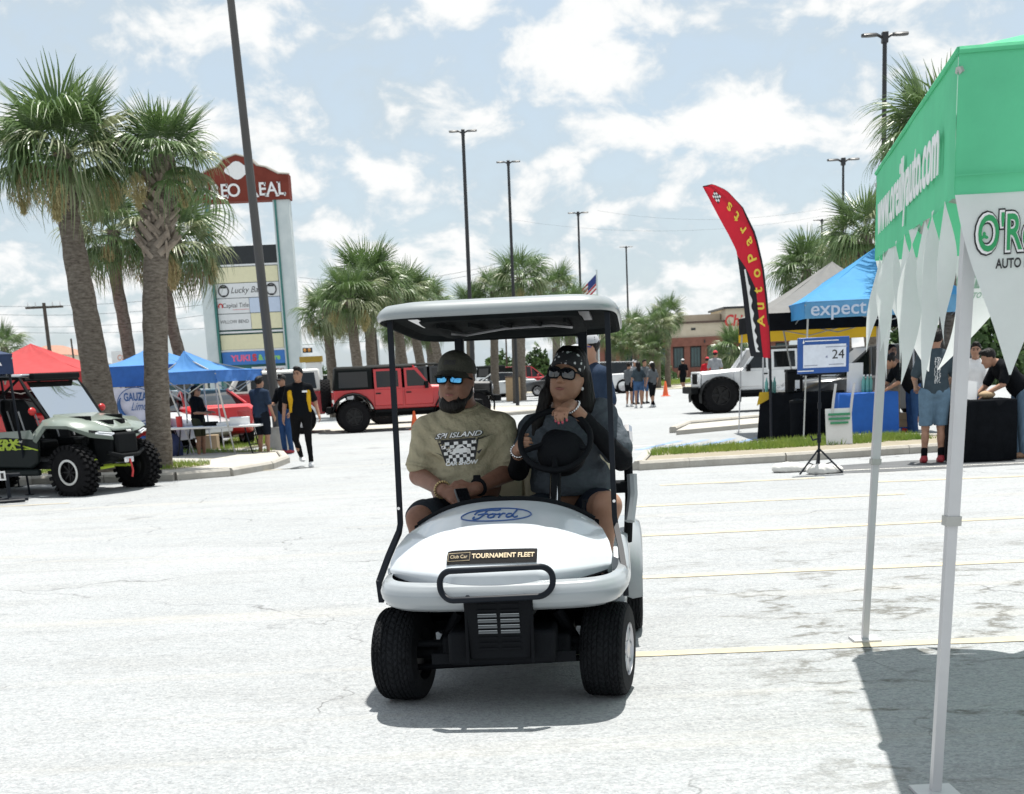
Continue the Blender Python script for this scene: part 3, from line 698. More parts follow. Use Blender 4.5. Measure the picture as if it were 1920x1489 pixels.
# ---------------------------------------------------------------- palms
LEAF = mat('palm_leaf', (.050, .108, .030), .36, scale=2.2, col2=(.155, .225, .08), trans=.28, spec=.6)
LEAF_Y = mat('palm_leaf_pale', (.16, .20, .09), .4, scale=2, col2=(.30, .33, .19), trans=.3, spec=.6)
DEAD = mat('palm_leaf_dry', (.27, .21, .10), .8, scale=4, col2=(.36, .30, .17), trans=.2)
SEEDM = mat('palm_seed_strands', (.42, .36, .17), .8, scale=8, col2=(.56, .49, .27), trans=.2)
BARK = mat('palm_bark', (.085, .068, .055), .95, spec=.1, scale=9, col2=(.27, .235, .195), bump=1.0, bscale=26, stretch=(1, 1, 3.2))
BOOT = mat('palm_leaf_base', (.20, .16, .125), .85, scale=6, col2=(.34, .29, .24), bump=.5)
def frond_mesh(name, m, nseg=28, spread=R(240), Rr=.98, pet=.75, droop=.5, seed=0, fold=.10, split=.36):
    rn = random.Random(seed); vs = []; fs = []
    w0 = .022
    o = len(vs)                                                     # petiole
    for i in range(4):
        x = pet * i / 3; z = -.05 * (i / 3) ** 2
        vs += [(x, -w0 * (1 - .15 * i), z), (x, 0, z + .018), (x, w0 * (1 - .15 * i), z)]
    for i in range(3):
        for j in (0, 1): fs.append((o + 3 * i + j, o + 3 * i + j + 1, o + 3 * i + j + 4, o + 3 * i + j + 3))
    for s in range(nseg):
        if rn.random() < .06: continue
        t = (s + .5) / nseg * 2 - 1; a = t * spread / 2; L = Rr * (1 - .28 * abs(t) ** 2.2) * rn.uniform(.88, 1.06)
        half = spread / nseg / 2 * rn.uniform(.7, 1.0); dr = droop * rn.uniform(.7, 1.35); tw = rn.uniform(-.2, .2)
        o = len(vs); nst = 5
        for k in range(nst + 1):
            q = k / nst; r = .03 + L * q
            wid = r * math.tan(half) * 1.02 if q <= split else (.03 + L * split) * math.tan(half) * (1 - (q - split) / (1 - split) * .93)
            bend = a + tw * max(0, q - split)
            cx, cy = pet + r * math.cos(bend), r * math.sin(bend)
            if q > split: over = (q - split) / (1 - split); z = -dr * L * .62 * over ** 1.5; cx -= (cx - pet) * .30 * dr * over ** 2; cy -= cy * .30 * dr * over ** 2
            else: z = 0
            z += -.05 - .25 * abs(math.sin(a / 2)) ** 2 * r * .4 - .14 * q * L * droop
            z += fold * (.5 - abs(t)) * q * .5
            sx, sy = -math.sin(bend) * wid, math.cos(bend) * wid
            e = wid * .35
            vs += [(cx - sx, cy - sy, z - e), (cx, cy, z + e), (cx + sx, cy + sy, z - e)]
        for k in range(nst):
            for j in (0, 1): fs.append((o + 3 * k + j, o + 3 * k + j + 1, o + 3 * k + j + 4, o + 3 * k + j + 3))
    return mesh_of(name, vs, fs, m, 0, False)
FR = {'up': [frond_mesh('frond_fresh_%d' % i, LEAF, droop=.12 + .1 * i, seed=i, Rr=.98) for i in range(2)],
      'mid': [frond_mesh('frond_%d' % i, LEAF, droop=.65 + .2 * i, seed=5 + i) for i in range(3)] + [frond_mesh('frond_pale', LEAF_Y, droop=.85, seed=9)],
      'hang': [frond_mesh('frond_hanging_%d' % i, LEAF, droop=1.15, seed=12 + i, spread=R(200)) for i in range(2)] + [frond_mesh('frond_pale_b', LEAF_Y, droop=1.2, seed=15, spread=R(190))],
      'dead': [frond_mesh('frond_dry', DEAD, droop=1.3, seed=19, spread=R(120), Rr=.8)]}
def seed_mesh():
    rn = random.Random(3); vs = []; fs = []
    for i in range(900):
        a = rn.random() * 6.28; r = .26 * math.sqrt(rn.random()); x0 = r * math.cos(a); y0 = r * math.sin(a); z0 = rn.uniform(-.55, .02); l = rn.uniform(.04, .12); w = .005
        k = math.sin(math.pi * min(1, max(.06, -z0 / .55 * .9 + .12))) * (.75 + .25 * math.sin(a * 3 + z0 * 9)); x0 *= k; y0 *= k; dx, dy = rn.uniform(-.07, .07), rn.uniform(-.07, .07); b = rn.random() * 3.14; o = len(vs)
        cx, cy = w * math.cos(b), w * math.sin(b)
        vs += [(x0 - cx, y0 - cy, z0), (x0 + cx, y0 + cy, z0), (x0 + dx + cx, y0 + dy + cy, z0 - l), (x0 + dx - cx, y0 + dy - cy, z0 - l)]; fs.append((o, o + 1, o + 2, o + 3))
    return mesh_of('seed_strands', vs, fs, SEEDM, 0, False)
SEEDS = seed_mesh()
_b = MB(); _b.loft([[(-.055, 0, 0), (0, -.03, 0), (.055, 0, 0), (0, .02, 0)], [(-.048, -.055, .16), (0, -.085, .16), (.048, -.055, .16), (0, -.035, .16)], [(-.030, -.10, .30), (0, -.125, .30), (.030, -.10, .30), (0, -.09, .30)]])
BOOTME = mesh_of('leaf_base', _b.v, _b.f, BOOT, 30)
def palm(label, crown_px, base_px, Y, crown_r, tr0, tr1, nf=42, boots=0, seeds=0, dead=2, seed=1, mids=(), group='fan palms round the car park', joined=False, zmin=None, squash=1.0, elr=128, extra=()):
    rn = random.Random(seed * 17 + 3)
    c = at_depth(*crown_px, Y); b = at_depth(*base_px, Y); base = Vector((b.x, Y, 0))
    T = thing('palm_tree', label, 'palm tree', base, 0, group)
    path = [Vector((0, 0, -.05))]
    if base_px[1] < 9999 and b.z > .15: path.append(Vector((0, 0, b.z * .5))); path.append(Vector((0, 0, b.z)))
    for q in mids: w = at_depth(*q, Y); path.append(Vector((w.x - b.x, 0, w.z)))
    top = c - base; path.append(top - Vector((0, 0, crown_r * .28))); path.append(top)
    fine = []
    for i in range(len(path) - 1):
        n = max(2, int((path[i + 1] - path[i]).length / .16))
        for k in range(n): fine.append(path[i].lerp(path[i + 1], k / n))
    fine.append(path[-1]); L = len(fine); mb = MB()
    rad = [(tr0 + (tr1 - tr0) * (i / L)) * (1.10 - .10 * min(1, i / 6)) * (1 + .035 * math.sin(i * 2.1) + .03 * rn.uniform(-1, 1)) for i in range(L)]
    mb.tube(fine, rad, 14); t = mb.build('trunk', BARK, T, smooth=60)
    total = top.length
    for i in range(boots):                                        # old leaf bases left on the upper trunk
        q = 1 - (i + .5) / boots; h = top.z - .38 * crown_r - (i / boots) * boots_len(boots, crown_r); a = i * 2.399
        pass
        z = h; k = min(range(L), key=lambda j: abs(fine[j].z - z)); pc = fine[k]; rr = rad[k] * .95
        o = put('leaf_base', BOOTME, T); sc = tr1 / .17 * rn.uniform(.6, .95)
        o.matrix_local = Matrix.Translation((pc.x + rr * math.sin(a), pc.y - rr * math.cos(a), z)) @ Matrix.Rotation(a, 4, 'Z') @ Matrix.Rotation(rn.choice((-1, 1)) * rn.uniform(.45, .95), 4, 'Y') @ Matrix.Diagonal((sc, sc, sc, 1))
    parent = T; jv, jf, jm = [], [], []
    for i in range(nf):
        q = (i + .5) / nf; el = R(80) - R(elr) * q ** .9 + rn.uniform(-.24, .24); az = i * 2.39996 + rn.uniform(-.25, .25)
        kind = 'up' if el > R(50) else 'mid' if el > R(-18) else 'hang'
        if i >= nf - dead: kind = 'dead'
        me = rn.choice(FR[kind]); sc = crown_r / 1.45 * rn.uniform(.85, 1.12)
        d = Vector((math.cos(el) * math.cos(az), math.cos(el) * math.sin(az), math.sin(el) * squash)).normalized()
        up = Vector((0, 0, 1)) if abs(d.z) < .97 else Vector((math.cos(az + 3.14), math.sin(az + 3.14), .1))
        y = up.cross(d).normalized(); z = d.cross(y); M = Matrix((d, y, z)).transposed().to_4x4()
        M = Matrix.Translation(top + Vector((0, 0, -.10 * crown_r * (1 - q)))) @ M @ Matrix.Rotation(rn.uniform(-.35, .35), 4, 'X') @ Matrix.Diagonal((sc, sc, sc, 1))
        if joined:
            o = len(jv); jv += [tuple(M @ v.co) for v in me.vertices]; jf += [tuple(k + o for k in p.vertices) for p in me.polygons]; jm += [(0 if me.materials[0] == LEAF else 1)] * len(me.polygons)
        else:
            f = put('frond', me, T); f.matrix_local = M
    for az, el, sc, kd in extra:
        d = Vector((math.cos(el) * math.cos(az), math.cos(el) * math.sin(az), math.sin(el))); y = Vector((0, 0, 1)).cross(d).normalized(); z = d.cross(y)
        f = put('frond', FR[kd][0], T); f.matrix_local = Matrix.Translation(top - Vector((0, 0, .2))) @ Matrix((d, y, z)).transposed().to_4x4() @ Matrix.Diagonal((sc * 1.25, sc, sc, 1))
    if joined:
        me = mesh_of('crown', jv, jf, [LEAF, LEAF_Y], 0, False); me.polygons.foreach_set('material_index', jm); put('crown', me, T)
    for i in range(seeds):
        a = rn.random() * 6.28 if seeds > 3 else (-1.57 + (i - seeds / 2 + .5) * 1.5); s2 = crown_r / 1.3 * rn.uniform(.8, 1.2)
        o = put('seed_cluster', SEEDS, T); o.location = top + Vector((math.cos(a) * crown_r * .55, math.sin(a) * crown_r * .55, -crown_r * .30)); o.scale = (s2, s2, s2)
    return T
def boots_len(n, cr): return n * .0145
palm('tall fan palm with thick grey trunk behind the off road buggy', (118, 282), (196, 800), 24.5, 1.42, .29, .165, 50, 34, 3, 2, 1, elr=112, mids=((170, 640), (148, 520), (128, 400)))
palm('fan palm with criss cross leaf bases in the kerb island beside the buggy wheel', (305, 292), (300, 888), 24.72, 1.06, .22, .21, 36, 90, 2, 1, 2, elr=104, extra=((-.2, R(-24), .85, 'hang'), (-1.2, R(-20), .7, 'hang')), mids=((293, 700), (290, 560), (293, 480), (302, 380)))
palm('shorter reddish trunk fan palm behind the two near palms', (212, 432), (243, 670), 35, 1.35, .17, .15, 40, 14, 1, 3, 3, mids=((232, 600), (218, 530)))
palm('fan palm with golden hanging seed heads between the blue canopy and plaza sign', (330, 450), (338, 670), 35.5, 1.45, .16, .15, 40, 14, 3, 4, 4, mids=((322, 610), (310, 540)))
palm('small dense palm at the far edge over the red canopy', (8, 650), (12, 715), 75, 1.45, .2, .18, 34, 0, 0, 1, 5, joined=True)
mid = [((688, 530), (697, 690), 55, 1.75, 'largest crown of the palm clump behind the red off road car'), ((655, 560), (672, 700), 53, 1.5, 'palm with yellow seed heads in front of the clump behind the red car'),
       ((612, 585), (622, 690), 56, 1.35, 'outermost dark palm of the clump near the hanging traffic light'), ((738, 550), (757, 690), 58, 1.45, 'palm just outside the cart roof corner in the clump'),
       ((765, 548), (790, 690), 60, 1.3, 'palm rising behind the front corner of the cart roof'), ((800, 565), (826, 690), 64, 1.25, 'low palm top showing just over the cart roof')]
for i, (c, b, Y, r, l) in enumerate(mid): palm(l, c, b, Y, r, .21, .19, 44, 0, 2 if i in (0, 1, 2, 3) else 0, 3, 20 + i)
far = [((975, 520), (978, 748), 71, 1.75, 'bushy palm crown directly over the cart roof between two lamp posts'), ((925, 545), (928, 720), 74, 1.35, 'yellowish palm crown low over the cart roof'), ((1042, 540), (1044, 720), 76, 1.45, 'palm crown over the cart roof near the flag'),
       ((748, 615), (748, 715), 70, 1.2, 'palm seen under the cart roof behind the passenger side post'), ((803, 612), (812, 715), 72, 1.3, 'palm seen under the cart roof beside the black cap'), ((880, 575), (884, 735), 73, 1.3, 'palm whose trunk stands behind the passenger cap'), ((1068, 590), (1070, 715), 55, 1.3, 'palm with rough grey trunk behind the driver')]
for i, (c, b, Y, r, l) in enumerate(far): palm(l, c, b, Y, r, .24, .2, 36, 0, 1 if i < 2 else 0, 2, 40 + i)
rt = [((1148, 620), (1152, 715), 95, 1.45), ((1166, 640), (1168, 715), 90, 1.25), ((1190, 618), (1192, 715), 93, 1.45), ((1212, 632), (1214, 715), 92, 1.35), ((1232, 608), (1234, 722), 88, 1.45), ((1252, 590), (1252, 722), 90, 1.35), ((1222, 655), (1224, 722), 87, 1.1)]
rl = ['palm nearest the cart roof in the row before the restaurant', 'low palm in the row before the restaurant behind the standing women', 'broad palm over the long haired woman', 'palm between two others over the white capped woman', 'palm with bare trunk by the restaurant lawn', 'tallest narrow palm by the restaurant lawn', 'small palm under the taller ones by the lawn']
for i, ((c, b, Y, r), l) in enumerate(zip(rt, rl)): palm(l, c, b, Y, r, .2, .17, 34, 0, 0, 2, 60 + i, joined=True)
palm('round dense palm crown behind the grey and black canopy', (1512, 505), (1520, 700), 48, 1.35, .2, .18, 46, 0, 1, 2, 71)
palm('palm leaning out behind the blue canopy peak', (1622, 440), (1640, 700), 38, 1.45, .22, .2, 40, 0, 2, 3, 72)
palm('tall palm whose fronds reach past the green canopy eave', (1765, 255), (1790, 760), 27, 1.45, .22, .2, 40, 0, 1, 1, 73)
palm('low palm clump behind the blue canopy', (1580, 490), (1590, 700), 50, 1.2, .2, .18, 34, 0, 0, 2, 74)
palm('squat round palm in front of the restaurant sign', (1378, 655), (1378, 700), 68, 1.35, .25, .22, 46, 0, 0, 1, 75)
# ---------------------------------------------------------------- plaza sign
STUC = mat('pale_stucco', (.50, .56, .57), .8, scale=1.5, col2=(.60, .65, .65), bump=.2, bscale=30)
TEALED = mat('teal_sign_edge', (.03, .16, .14), .5)
REDB = mat('faded_red_board', (.15, .035, .026), .8, spec=.1, scale=1.2, col2=(.22, .055, .04))
CREAM = mat('cream_panel', (.72, .68, .46), .5, var=.04)
BLKP = mat('black_panel', (.008, .011, .014), .35, var=.3)
WHTP = mat('white_panel', (.70, .71, .72), .5, var=.04)
PALEB = mat('pale_blue_panel', (.52, .60, .74), .5, var=.04)
BLUS = mat('blue_sign_face', (.035, .17, .50), .45, var=.1)
INK = mat('black_ink', (.015, .015, .017), .6)
WINK = mat('white_ink', (.80, .80, .80), .6, var=.03)
REDI = mat('red_ink', (.55, .03, .03), .5)
YINK = mat('yellow_ink', (.78, .58, .06), .6)
GINK = mat('green_ink', (.25, .55, .15), .6)
def letters(txt, m, T, x, y, z, size, **k): return lettering(txt, m, T, (x, y, z), (1, 0, 0), (0, 0, 1), size, **k)
def serif_word(txt, m, T, x, y, z, size, step):
    for i, ch in enumerate(txt):
        if ch == ' ': continue
        cx = x + (i - (len(txt) - 1) / 2) * step
        v, f = text_geo(ch, size, .012 * size, 0, .03); w = v[:, 0].max() - v[:, 0].min(); v[:, 0] *= .95
        mb = MB(); mb.add(np.stack([v[:, 0] + cx, y - v[:, 2], v[:, 1] + z], 1), f); hh = size * .36
        feet = {'A': ((-w * .42, -1), (w * .42, -1)), 'P': ((-w * .35, -1), (-w * .38, 1)), 'R': ((-w * .35, -1), (w * .4, -1), (-w * .38, 1)), 'E': ((w * .36, .8), (w * .4, -.8)), 'L': ((-w * .35, 1), (w * .38, -.8)), 'S': ((w * .38, .62), (-w * .38, -.62))}.get(ch, ())
        for fx, sg in feet: mb.box((cx + fx, y, z + hh * sg), (size * .20 if abs(sg) == 1 else size * .07, .06, size * .06 if abs(sg) == 1 else size * .2))
        mb.build('letter', m, T, smooth=0, fix=False)
SX = at_depth(470, 580, 78); T = thing('plaza_sign', 'tall shopping plaza pylon sign with red arched top board and tenant panels', 'sign', (SX.x, 78, 0))
for x, w in ((-2.25, .70), (2.22, .92)):
    MB().box((x, 0, 5.6), (w, .8, 11.2)).build('column', STUC, T, bevel=.06)
    MB().box((x * (1.9 / 2.2) if x > 0 else x + .38, -.05, 5.6), (.10, .86, 11.15)).build('column_trim', TEALED, T)
arch = [(-2.75, 11.15), (2.75, 11.15), (2.75, 12.45), (2.2, 12.5), (1.55, 12.85), (1.1, 12.95), (.7, 13.35), (0, 13.55), (-.7, 13.35), (-1.1, 12.95), (-1.55, 12.85), (-2.2, 12.5), (-2.75, 12.45)]
bd = MB().prism(arch, 'y', -.5, .5).build('top_board', REDB, T)
MB().tube([(x, -.52, z) for x, z in arch[2:]], .05, 6).tube([(x, .0, z + .02) for x, z in arch[2:]], .09, 6).build('board_trim', CONC, bd)
MB().prism([(.62 * math.cos(a) * (1 + .12 * math.cos(4 * a)), 12.72 + .42 * math.sin(a) * (1 + .12 * math.cos(4 * a))) for a in [k * math.pi / 12 for k in range(24)]], 'y', -.56, -.505).build('emblem', WINK, T)
serif_word('PASEO REAL', WINK, T, 0, -.53, 11.68, .95, .52)
def panel(n, m, x0, x1, z0, z1, par=None, d=.22): return MB().box2((x0, -d, z0), (x1, d, z1)).build(n, m, par or T, bevel=.015)
panel('top_cabinet', BLKP, -1.85, 1.78, 7.92, 8.86); panel('cabinet_ledge', WHTP, -1.9, 1.85, 7.80, 7.90, d=.26)
MB().box2((-1.9, .0, 1.7), (1.85, .2, 7.78)).build('cabinet_frame', TEALED, T)
for n, m, x0, x1, z0, z1 in (('tenant_panel', CREAM, -1.8, 1.72, 6.93, 7.76), ('tenant_panel', WHTP, -1.8, 1.72, 6.13, 6.90), ('tenant_panel', WHTP, -1.8, -.02, 5.30, 6.10), ('tenant_panel', PALEB, 0, 1.72, 5.30, 6.10), ('tenant_panel', WHTP, -1.8, 0.0, 4.42, 5.27), ('tenant_panel', CREAM, .02, 1.72, 4.42, 5.27), ('tenant_panel', CREAM, -1.8, 1.72, 3.34, 4.14), ('tenant_panel', BLUS, -1.8, 1.75, 2.50, 3.22), ('tenant_panel', WHTP, -.2, 1.75, 1.80, 2.36)): panel(n, m, x0, x1, z0, z1)
for z in (4.28, 3.28): MB().box2((-1.85, -.2, z - .05), (1.8, .2, z + .05)).build('panel_rail', WHTP, T)
for x in (-1.38, 1.28):
    MB().tube([(x + .27 * math.cos(a), -.235, 6.51 + .30 * math.sin(a)) for a in [k * math.pi / 12 for k in range(24)]], .035, 6, loop=True).build('round_logo', INK, T)
    MB().box((x, -.235, 6.70), (.3, .01, .09)).box((x, -.235, 6.24), (.16, .01, .08)).build('logo_mark', INK, T)
letters('Lucky Barn', INK, T, -.05, -.225, 6.52, .46, shear=.35, width=1.9)
letters('Capital Title', INK, T, -.78, -.225, 5.72, .34, width=1.45); MB().tube([(-1.62 + .11 * math.cos(a), -.23, 5.70 + .13 * math.sin(a)) for a in [(-.7 + k * 4.54 / 10) for k in range(11)]], .035, 6).build('logo_mark', REDI, T); MB().box((-.5, -.225, 5.5), (.9, .005, .02)).build('logo_rule', REDI, T)
letters('WILLOW BEND', INK, T, -.92, -.225, 4.85, .26, width=1.6)
letters('YUKI', mat('pink_ink', (.75, .12, .25), .5), T, -.75, -.225, 2.85, .46, bold=.02, width=1.1); letters('S', REDI, T, .02, -.225, 2.85, .5, bold=.03); letters('& more', GINK, T, .85, -.225, 2.85, .42, bold=.02, width=1.25)
letters('GIFTS', mat('brown_ink', (.22, .08, .05), .6), T, .85, -.225, 2.07, .44, width=1.6)
# ---------------------------------------------------------------- restaurant and shops
TAN = mat('tan_stucco', (.50, .43, .32), .85, scale=1, col2=(.58, .51, .40), bump=.2); BRICK = mat('red_brick', (.17, .065, .045), .85, scale=2, col2=(.24, .10, .07), bump=.4, bscale=14)
DKG = mat('shop_glass', (.015, .05, .052), .06, spec=.7, var=.5, scale=.5); DKF = mat('dark_frame', (.02, .022, .024), .5); BRN = mat('brown_trim', (.10, .065, .05), .7)
RY = 140.0
def rx(x, y=660): return at_depth(x, y, RY).x
def rzv(x, y): return at_depth(x, y, RY).z
X0 = rx(1128); T = thing('restaurant', 'tan and brick fast food restaurant with dark windows behind the palms', 'restaurant', (X0, RY, 0))
W_ = rx(1480) - X0; xt = rx(1359) - X0; xl = rx(1262) - X0; gz = 0
MB().box2((0, 0, 0), (W_, 14, 1.05)).build('base_wall', BRICK, T); MB().box2((0, .15, 1.05), (W_, 13.8, 3.1)).build('window_wall', BRN, T)
MB().box2((-.1, -.35, 3.1), (W_, 14, 3.95)).build('brick_band', BRICK, T); MB().box2((-.05, -.1, 3.95), (xt, 14, 5.3)).build('parapet', TAN, T); MB().box2((-.25, -.3, 5.3), (xt, 14.2, 5.5)).build('cornice', BRN, T)
MB().box2((xt, -.6, 3.95), (W_, 9, 6.55)).build('tower', TAN, T); MB().box2((xt - .25, -.9, 6.55), (W_ + .3, 9.3, 6.75)).build('tower_cornice', DKF, T); MB().box2((xl + 1.5, 2, 5.5), (xt - .1, 9, 6.2)).build('roof_block', TAN, T)
n = 11; wstep = W_ / n
for i in range(n):
    f = MB().box2((i * wstep + .35, -.02, 1.0), ((i + 1) * wstep - .35, .16, 3.0)).build('window_frame', DKF, T)
    for k in range(3):
        a = i * wstep + .42 + k * (wstep - .84) / 3; MB().box2((a + .03, -.05, 1.1), (a + (wstep - .84) / 3 - .03, -.03, 2.92)).build('pane', DKG, f)
    if i % 2 == 0: MB().box((i * wstep, -.3, 3.5), (.12, .3, .3)).build('wall_lamp', DKF, T)
    MB().box2((i * wstep - .3, -.12, 0), (i * wstep + .3, .14, 3.1)).build('pier', BRICK, T)
MB().box((xt - 3.2, -.12, 4.75), (.45, .05, .22)).build('vent', DKF, T)
letters('Chick-fil-A', REDI, T, xt + 2.55, -.64, 5.35, 1.55, shear=.2, bold=.03, width=5.4)
MB().tube([(-1.0 + X0 - X0 + xl - 1.0, 4, 5.4), (xl - 1.0, 4, 7.6)], .03, 5).tube([(xl - 1.3, 4, 7.0), (xl - .7, 4, 7.0)], .03, 5).build('aerial', DKF, T)
LY = 110.0
def lx(x, y=690): return at_depth(x, y, LY).x
OFFW = mat('offwhite_wall', (.62, .60, .53), .85, scale=.8, var=.06); TILE = mat('clay_tile', (.27, .13, .085), .8, scale=3, col2=(.36, .2, .14), bump=.5)
T = thing('shop_building', 'off white shop building with a hipped clay tile roof behind the red canopy', 'building', (lx(36), LY, 0))
w = lx(112) - lx(36); MB().box2((0, 0, 0), (w, 9, 4.3)).build('wall', OFFW, T)
MB().loft([[(-.4, -.5, 4.3), (w + .4, -.5, 4.3), (w + .4, 9.5, 4.3), (-.4, 9.5, 4.3)], [(w * .38, 3.5, 5.15), (w * .62, 3.5, 5.15), (w * .62, 5.5, 5.15), (w * .38, 5.5, 5.15)]]).build('roof', TILE, T)
f = MB().box2((.6, -.12, 1.7), (3.0, .02, 3.4)).build('shop_sign', WHTP, T)
for k in range(3): MB().box((1.25 + k * .5, -.14, 2.9), (.36, .02, .4)).box((1.4 + k * .45, -.14, 2.25), (.3, .02, .5)).build('sign_print', REDB, f)
MB().box2((w, 1, 0), (w + lx(150) - lx(112), 9, 3.6)).build('side_wing', OFFW, T); MB().box2((w + .7, .86, 1.9), (w + 1.7, .98, 2.25)).build('name_board', BRN, T)
T = thing('strip_building', 'long low white building behind the blue canopies with a lettered roof sign', 'building', (lx(168), LY + 6, 0))
w = lx(402) - lx(168); MB().box2((0, 0, 0), (w, 8, 3.1)).build('wall', OFFW, T); MB().box2((-.3, -.5, 3.1), (w + .3, 8.3, 3.5)).build('roof_edge', STUC, T)
sb = MB().box2((.4, -.8, 3.2), (2.4, -.6, 4.5)).build('roof_sign', WHTP, T); letters('COMS', mat('orange_ink', (.6, .16, .05), .5), sb, 1.5, -.82, 3.95, .62, width=1.3, shear=.2)
for k in range(8): f = MB().box2((1 + k * w / 8.5, -.06, .6), (1 + k * w / 8.5 + .9, .02, 2.5)).build('window', DKF, T); MB().box2((1.06 + k * w / 8.5, -.09, .66), (1.84 + k * w / 8.5, -.07, 2.44)).build('pane', DKG, f)
# ---------------------------------------------------------------- poles, wires, signals, flag
WOOD = mat('dark_pole_wood', (.05, .042, .036), .9, scale=6, col2=(.09, .075, .06)); WIRE = mat('power_wire', (.12, .13, .14), .6)
def upole(top, base, Y, r, label, arm=True):
    t = at_depth(*top, Y); b = at_depth(*base, Y); T = thing('utility_pole', label, 'utility pole', (b.x, Y, 0)); q = Vector((t.x - b.x, 0, t.z))
    MB().tube([(0, 0, 0), q], [r, r * .7], 8).build('pole', WOOD, T)
    if arm:
        MB().box(q + Vector((0, 0, -.25)), (2.2, .12, .12)).build('cross_arm', WOOD, T)
        for k in (-.95, -.5, .5, .95): MB().cyl(q + Vector((k, 0, -.2)), q + Vector((k, 0, .05)), .05, .03, 8).build('insulator', WHTP, T)
    return q + Vector((b.x, Y, 0))
upole((82, 568), (98, 700), 82, .14, 'wooden utility pole with a cross arm behind the red canopy'); upole((133, 635), (143, 705), 70, .06, 'thin dark pole beside the thick palm trunk', False)
upole((928, 610), (930, 700), 84, .09, 'thin dark pole seen under the cart roof right of the black cap', False); upole((948, 610), (950, 700), 90, .07, 'thinnest dark pole seen under the cart roof', False); upole((963, 610), (966, 705), 66, .17, 'dark thick post beside the pale palm trunk under the cart roof', False)
upole((702, 615), (709, 700), 66, .12, 'black post behind the passenger side roof post of the cart', False)
for k, (a, b, Y, sag) in enumerate((((-200, 566), (420, 548), 82, .5), ((-200, 576), (420, 566), 82, .6), ((-200, 596), (420, 585), 84, .7), ((-200, 612), (560, 600), 90, .6), ((560, 520), (1010, 470), 90, .9), ((560, 528), (1010, 480), 90, .9), ((960, 412), (1640, 385), 100, 1.2), ((1120, 395), (1640, 370), 100, 1.0))):
    p, q = at_depth(*a, Y), at_depth(*b, Y); path = [p.lerp(q, i / 14) - Vector((0, 0, sag * 4 * (i / 14) * (1 - i / 14))) for i in range(15)]
    tag(MB().tube(path, .014 if k < 6 else .007, 4, caps=False).build('power_wire', WIRE, smooth=180), ['topmost thin wire past the utility pole cross arm', 'second thin wire past the utility pole cross arm', 'third thin wire past the utility pole', 'lowest thin wire past the utility pole', 'thin wire between plaza sign and lamp post', 'thin wire just under another by the plaza sign', 'thin faint wire across the sky near the red feather flag', 'faint upper wire across the sky near the red feather flag'][k], 'wire')
SIG = mat('signal_yellow', (.35, .22, .02), .5); LIT = bpy.data.materials.new('amber_lens'); LIT.use_nodes = True; LIT.node_tree.nodes['Principled BSDF'].inputs['Base Color'].default_value = (.5, .22, .04, 1)
p = at_depth(572, 657, 95); T = thing('traffic_light', 'horizontal traffic light hanging beside the plaza sign', 'traffic light', (p.x, 95, p.z)); MB().box((0, 0, 0), (1.0, .25, .34)).build('housing', BLKP, T, bevel=.04)
for k in (-.31, 0, .31): MB().ell((k, -.14, 0), (.11, .05, .11)).build('signal_lens', LIT, T)
MB().tube([(-6, .1, .35), (5, .1, .45)], .06, 6).build('mast_arm', STUC, T); MB().tube([(5, .1, .5), (5, .1, -p.z)], .12, 8).build('mast', STUC, T)
p = ground_at(590, 716); p = at_depth(590, 705, 62); T = thing('monument_sign', 'small white post sign with a yellow cap near the off road car roof', 'sign', (p.x, 62, 0)); MB().box((0, 0, 1.15), (.7, .3, 2.3)).build('slab', WHTP, T, bevel=.03); MB().box((-.1, 0, 2.42), (1.0, .4, .25)).build('cap', SIG, T)
p = at_depth(1112, 545, 85); T = thing('flagpole', 'small striped national flag on a pole above the cart roof', 'flag', (p.x, 85, 0)); MB().tube([(0.25, 0, 0), (.25, 0, p.z + 1.2)], .05, 8).build('pole', STUC, T)
STR = [mat('flag_red', (.45, .04, .05), .8), WINK]
for k in range(7): MB().grid(lambda u, v, k=k: (.2 - 1.15 * u, .12 * math.sin(u * 5), p.z + .95 - u * 1.1 - .13 * k - .13 * v), 8, 1).build('flag_stripe', STR[k % 2], T)
MB().grid(lambda u, v: (.2 - .5 * u, -.01 + .12 * math.sin(u * 2.2), p.z + .95 - u * .48 - .5 * v), 4, 2).build('flag_canton', mat('flag_blue', (.03, .05, .2), .8), T)
# ---------------------------------------------------------------- bushes
BUSHM = mat('hedge_leaf', (.030, .065, .022), .6, scale=1.5, col2=(.085, .15, .045), trans=.25)
def bush(label, c, r, n, seed, m=BUSHM, lf=.16):
    rn = random.Random(seed); vs = []; fs = []
    for i in range(n):
        while True:
            q = Vector((rn.uniform(-1, 1), rn.uniform(-1, 1), rn.uniform(-.3, 1)))
            if .35 < q.length < 1: break
        k = 1 + .16 * math.sin(q.x * 7 + seed) * math.cos(q.z * 6 + q.y * 5); p = Vector((q.x * r[0] * k, q.y * r[1] * k, max(.02, q.z * r[2] * k)))
        a = Vector((rn.gauss(0, 1), rn.gauss(0, 1), rn.gauss(0, 1))).normalized(); b = a.cross(Vector((rn.gauss(0, 1), rn.gauss(0, 1), rn.gauss(0, 1)))).normalized(); l = lf * rn.uniform(.6, 1.3)
        o = len(vs); vs += [p - a * l, p + b * l * .5, p + a * l, p - b * l * .5]; fs.append((o, o + 1, o + 2, o + 3))
    T = thing('bush', label, 'bush', c, 0, 'shrubs and hedges'); put('foliage', mesh_of('foliage', vs, fs, m, 0, False), T)
    MB().tube([(0, 0, 0), (0, 0, r[2] * .6)], .08, 6).build('stem', BARK, T); return T
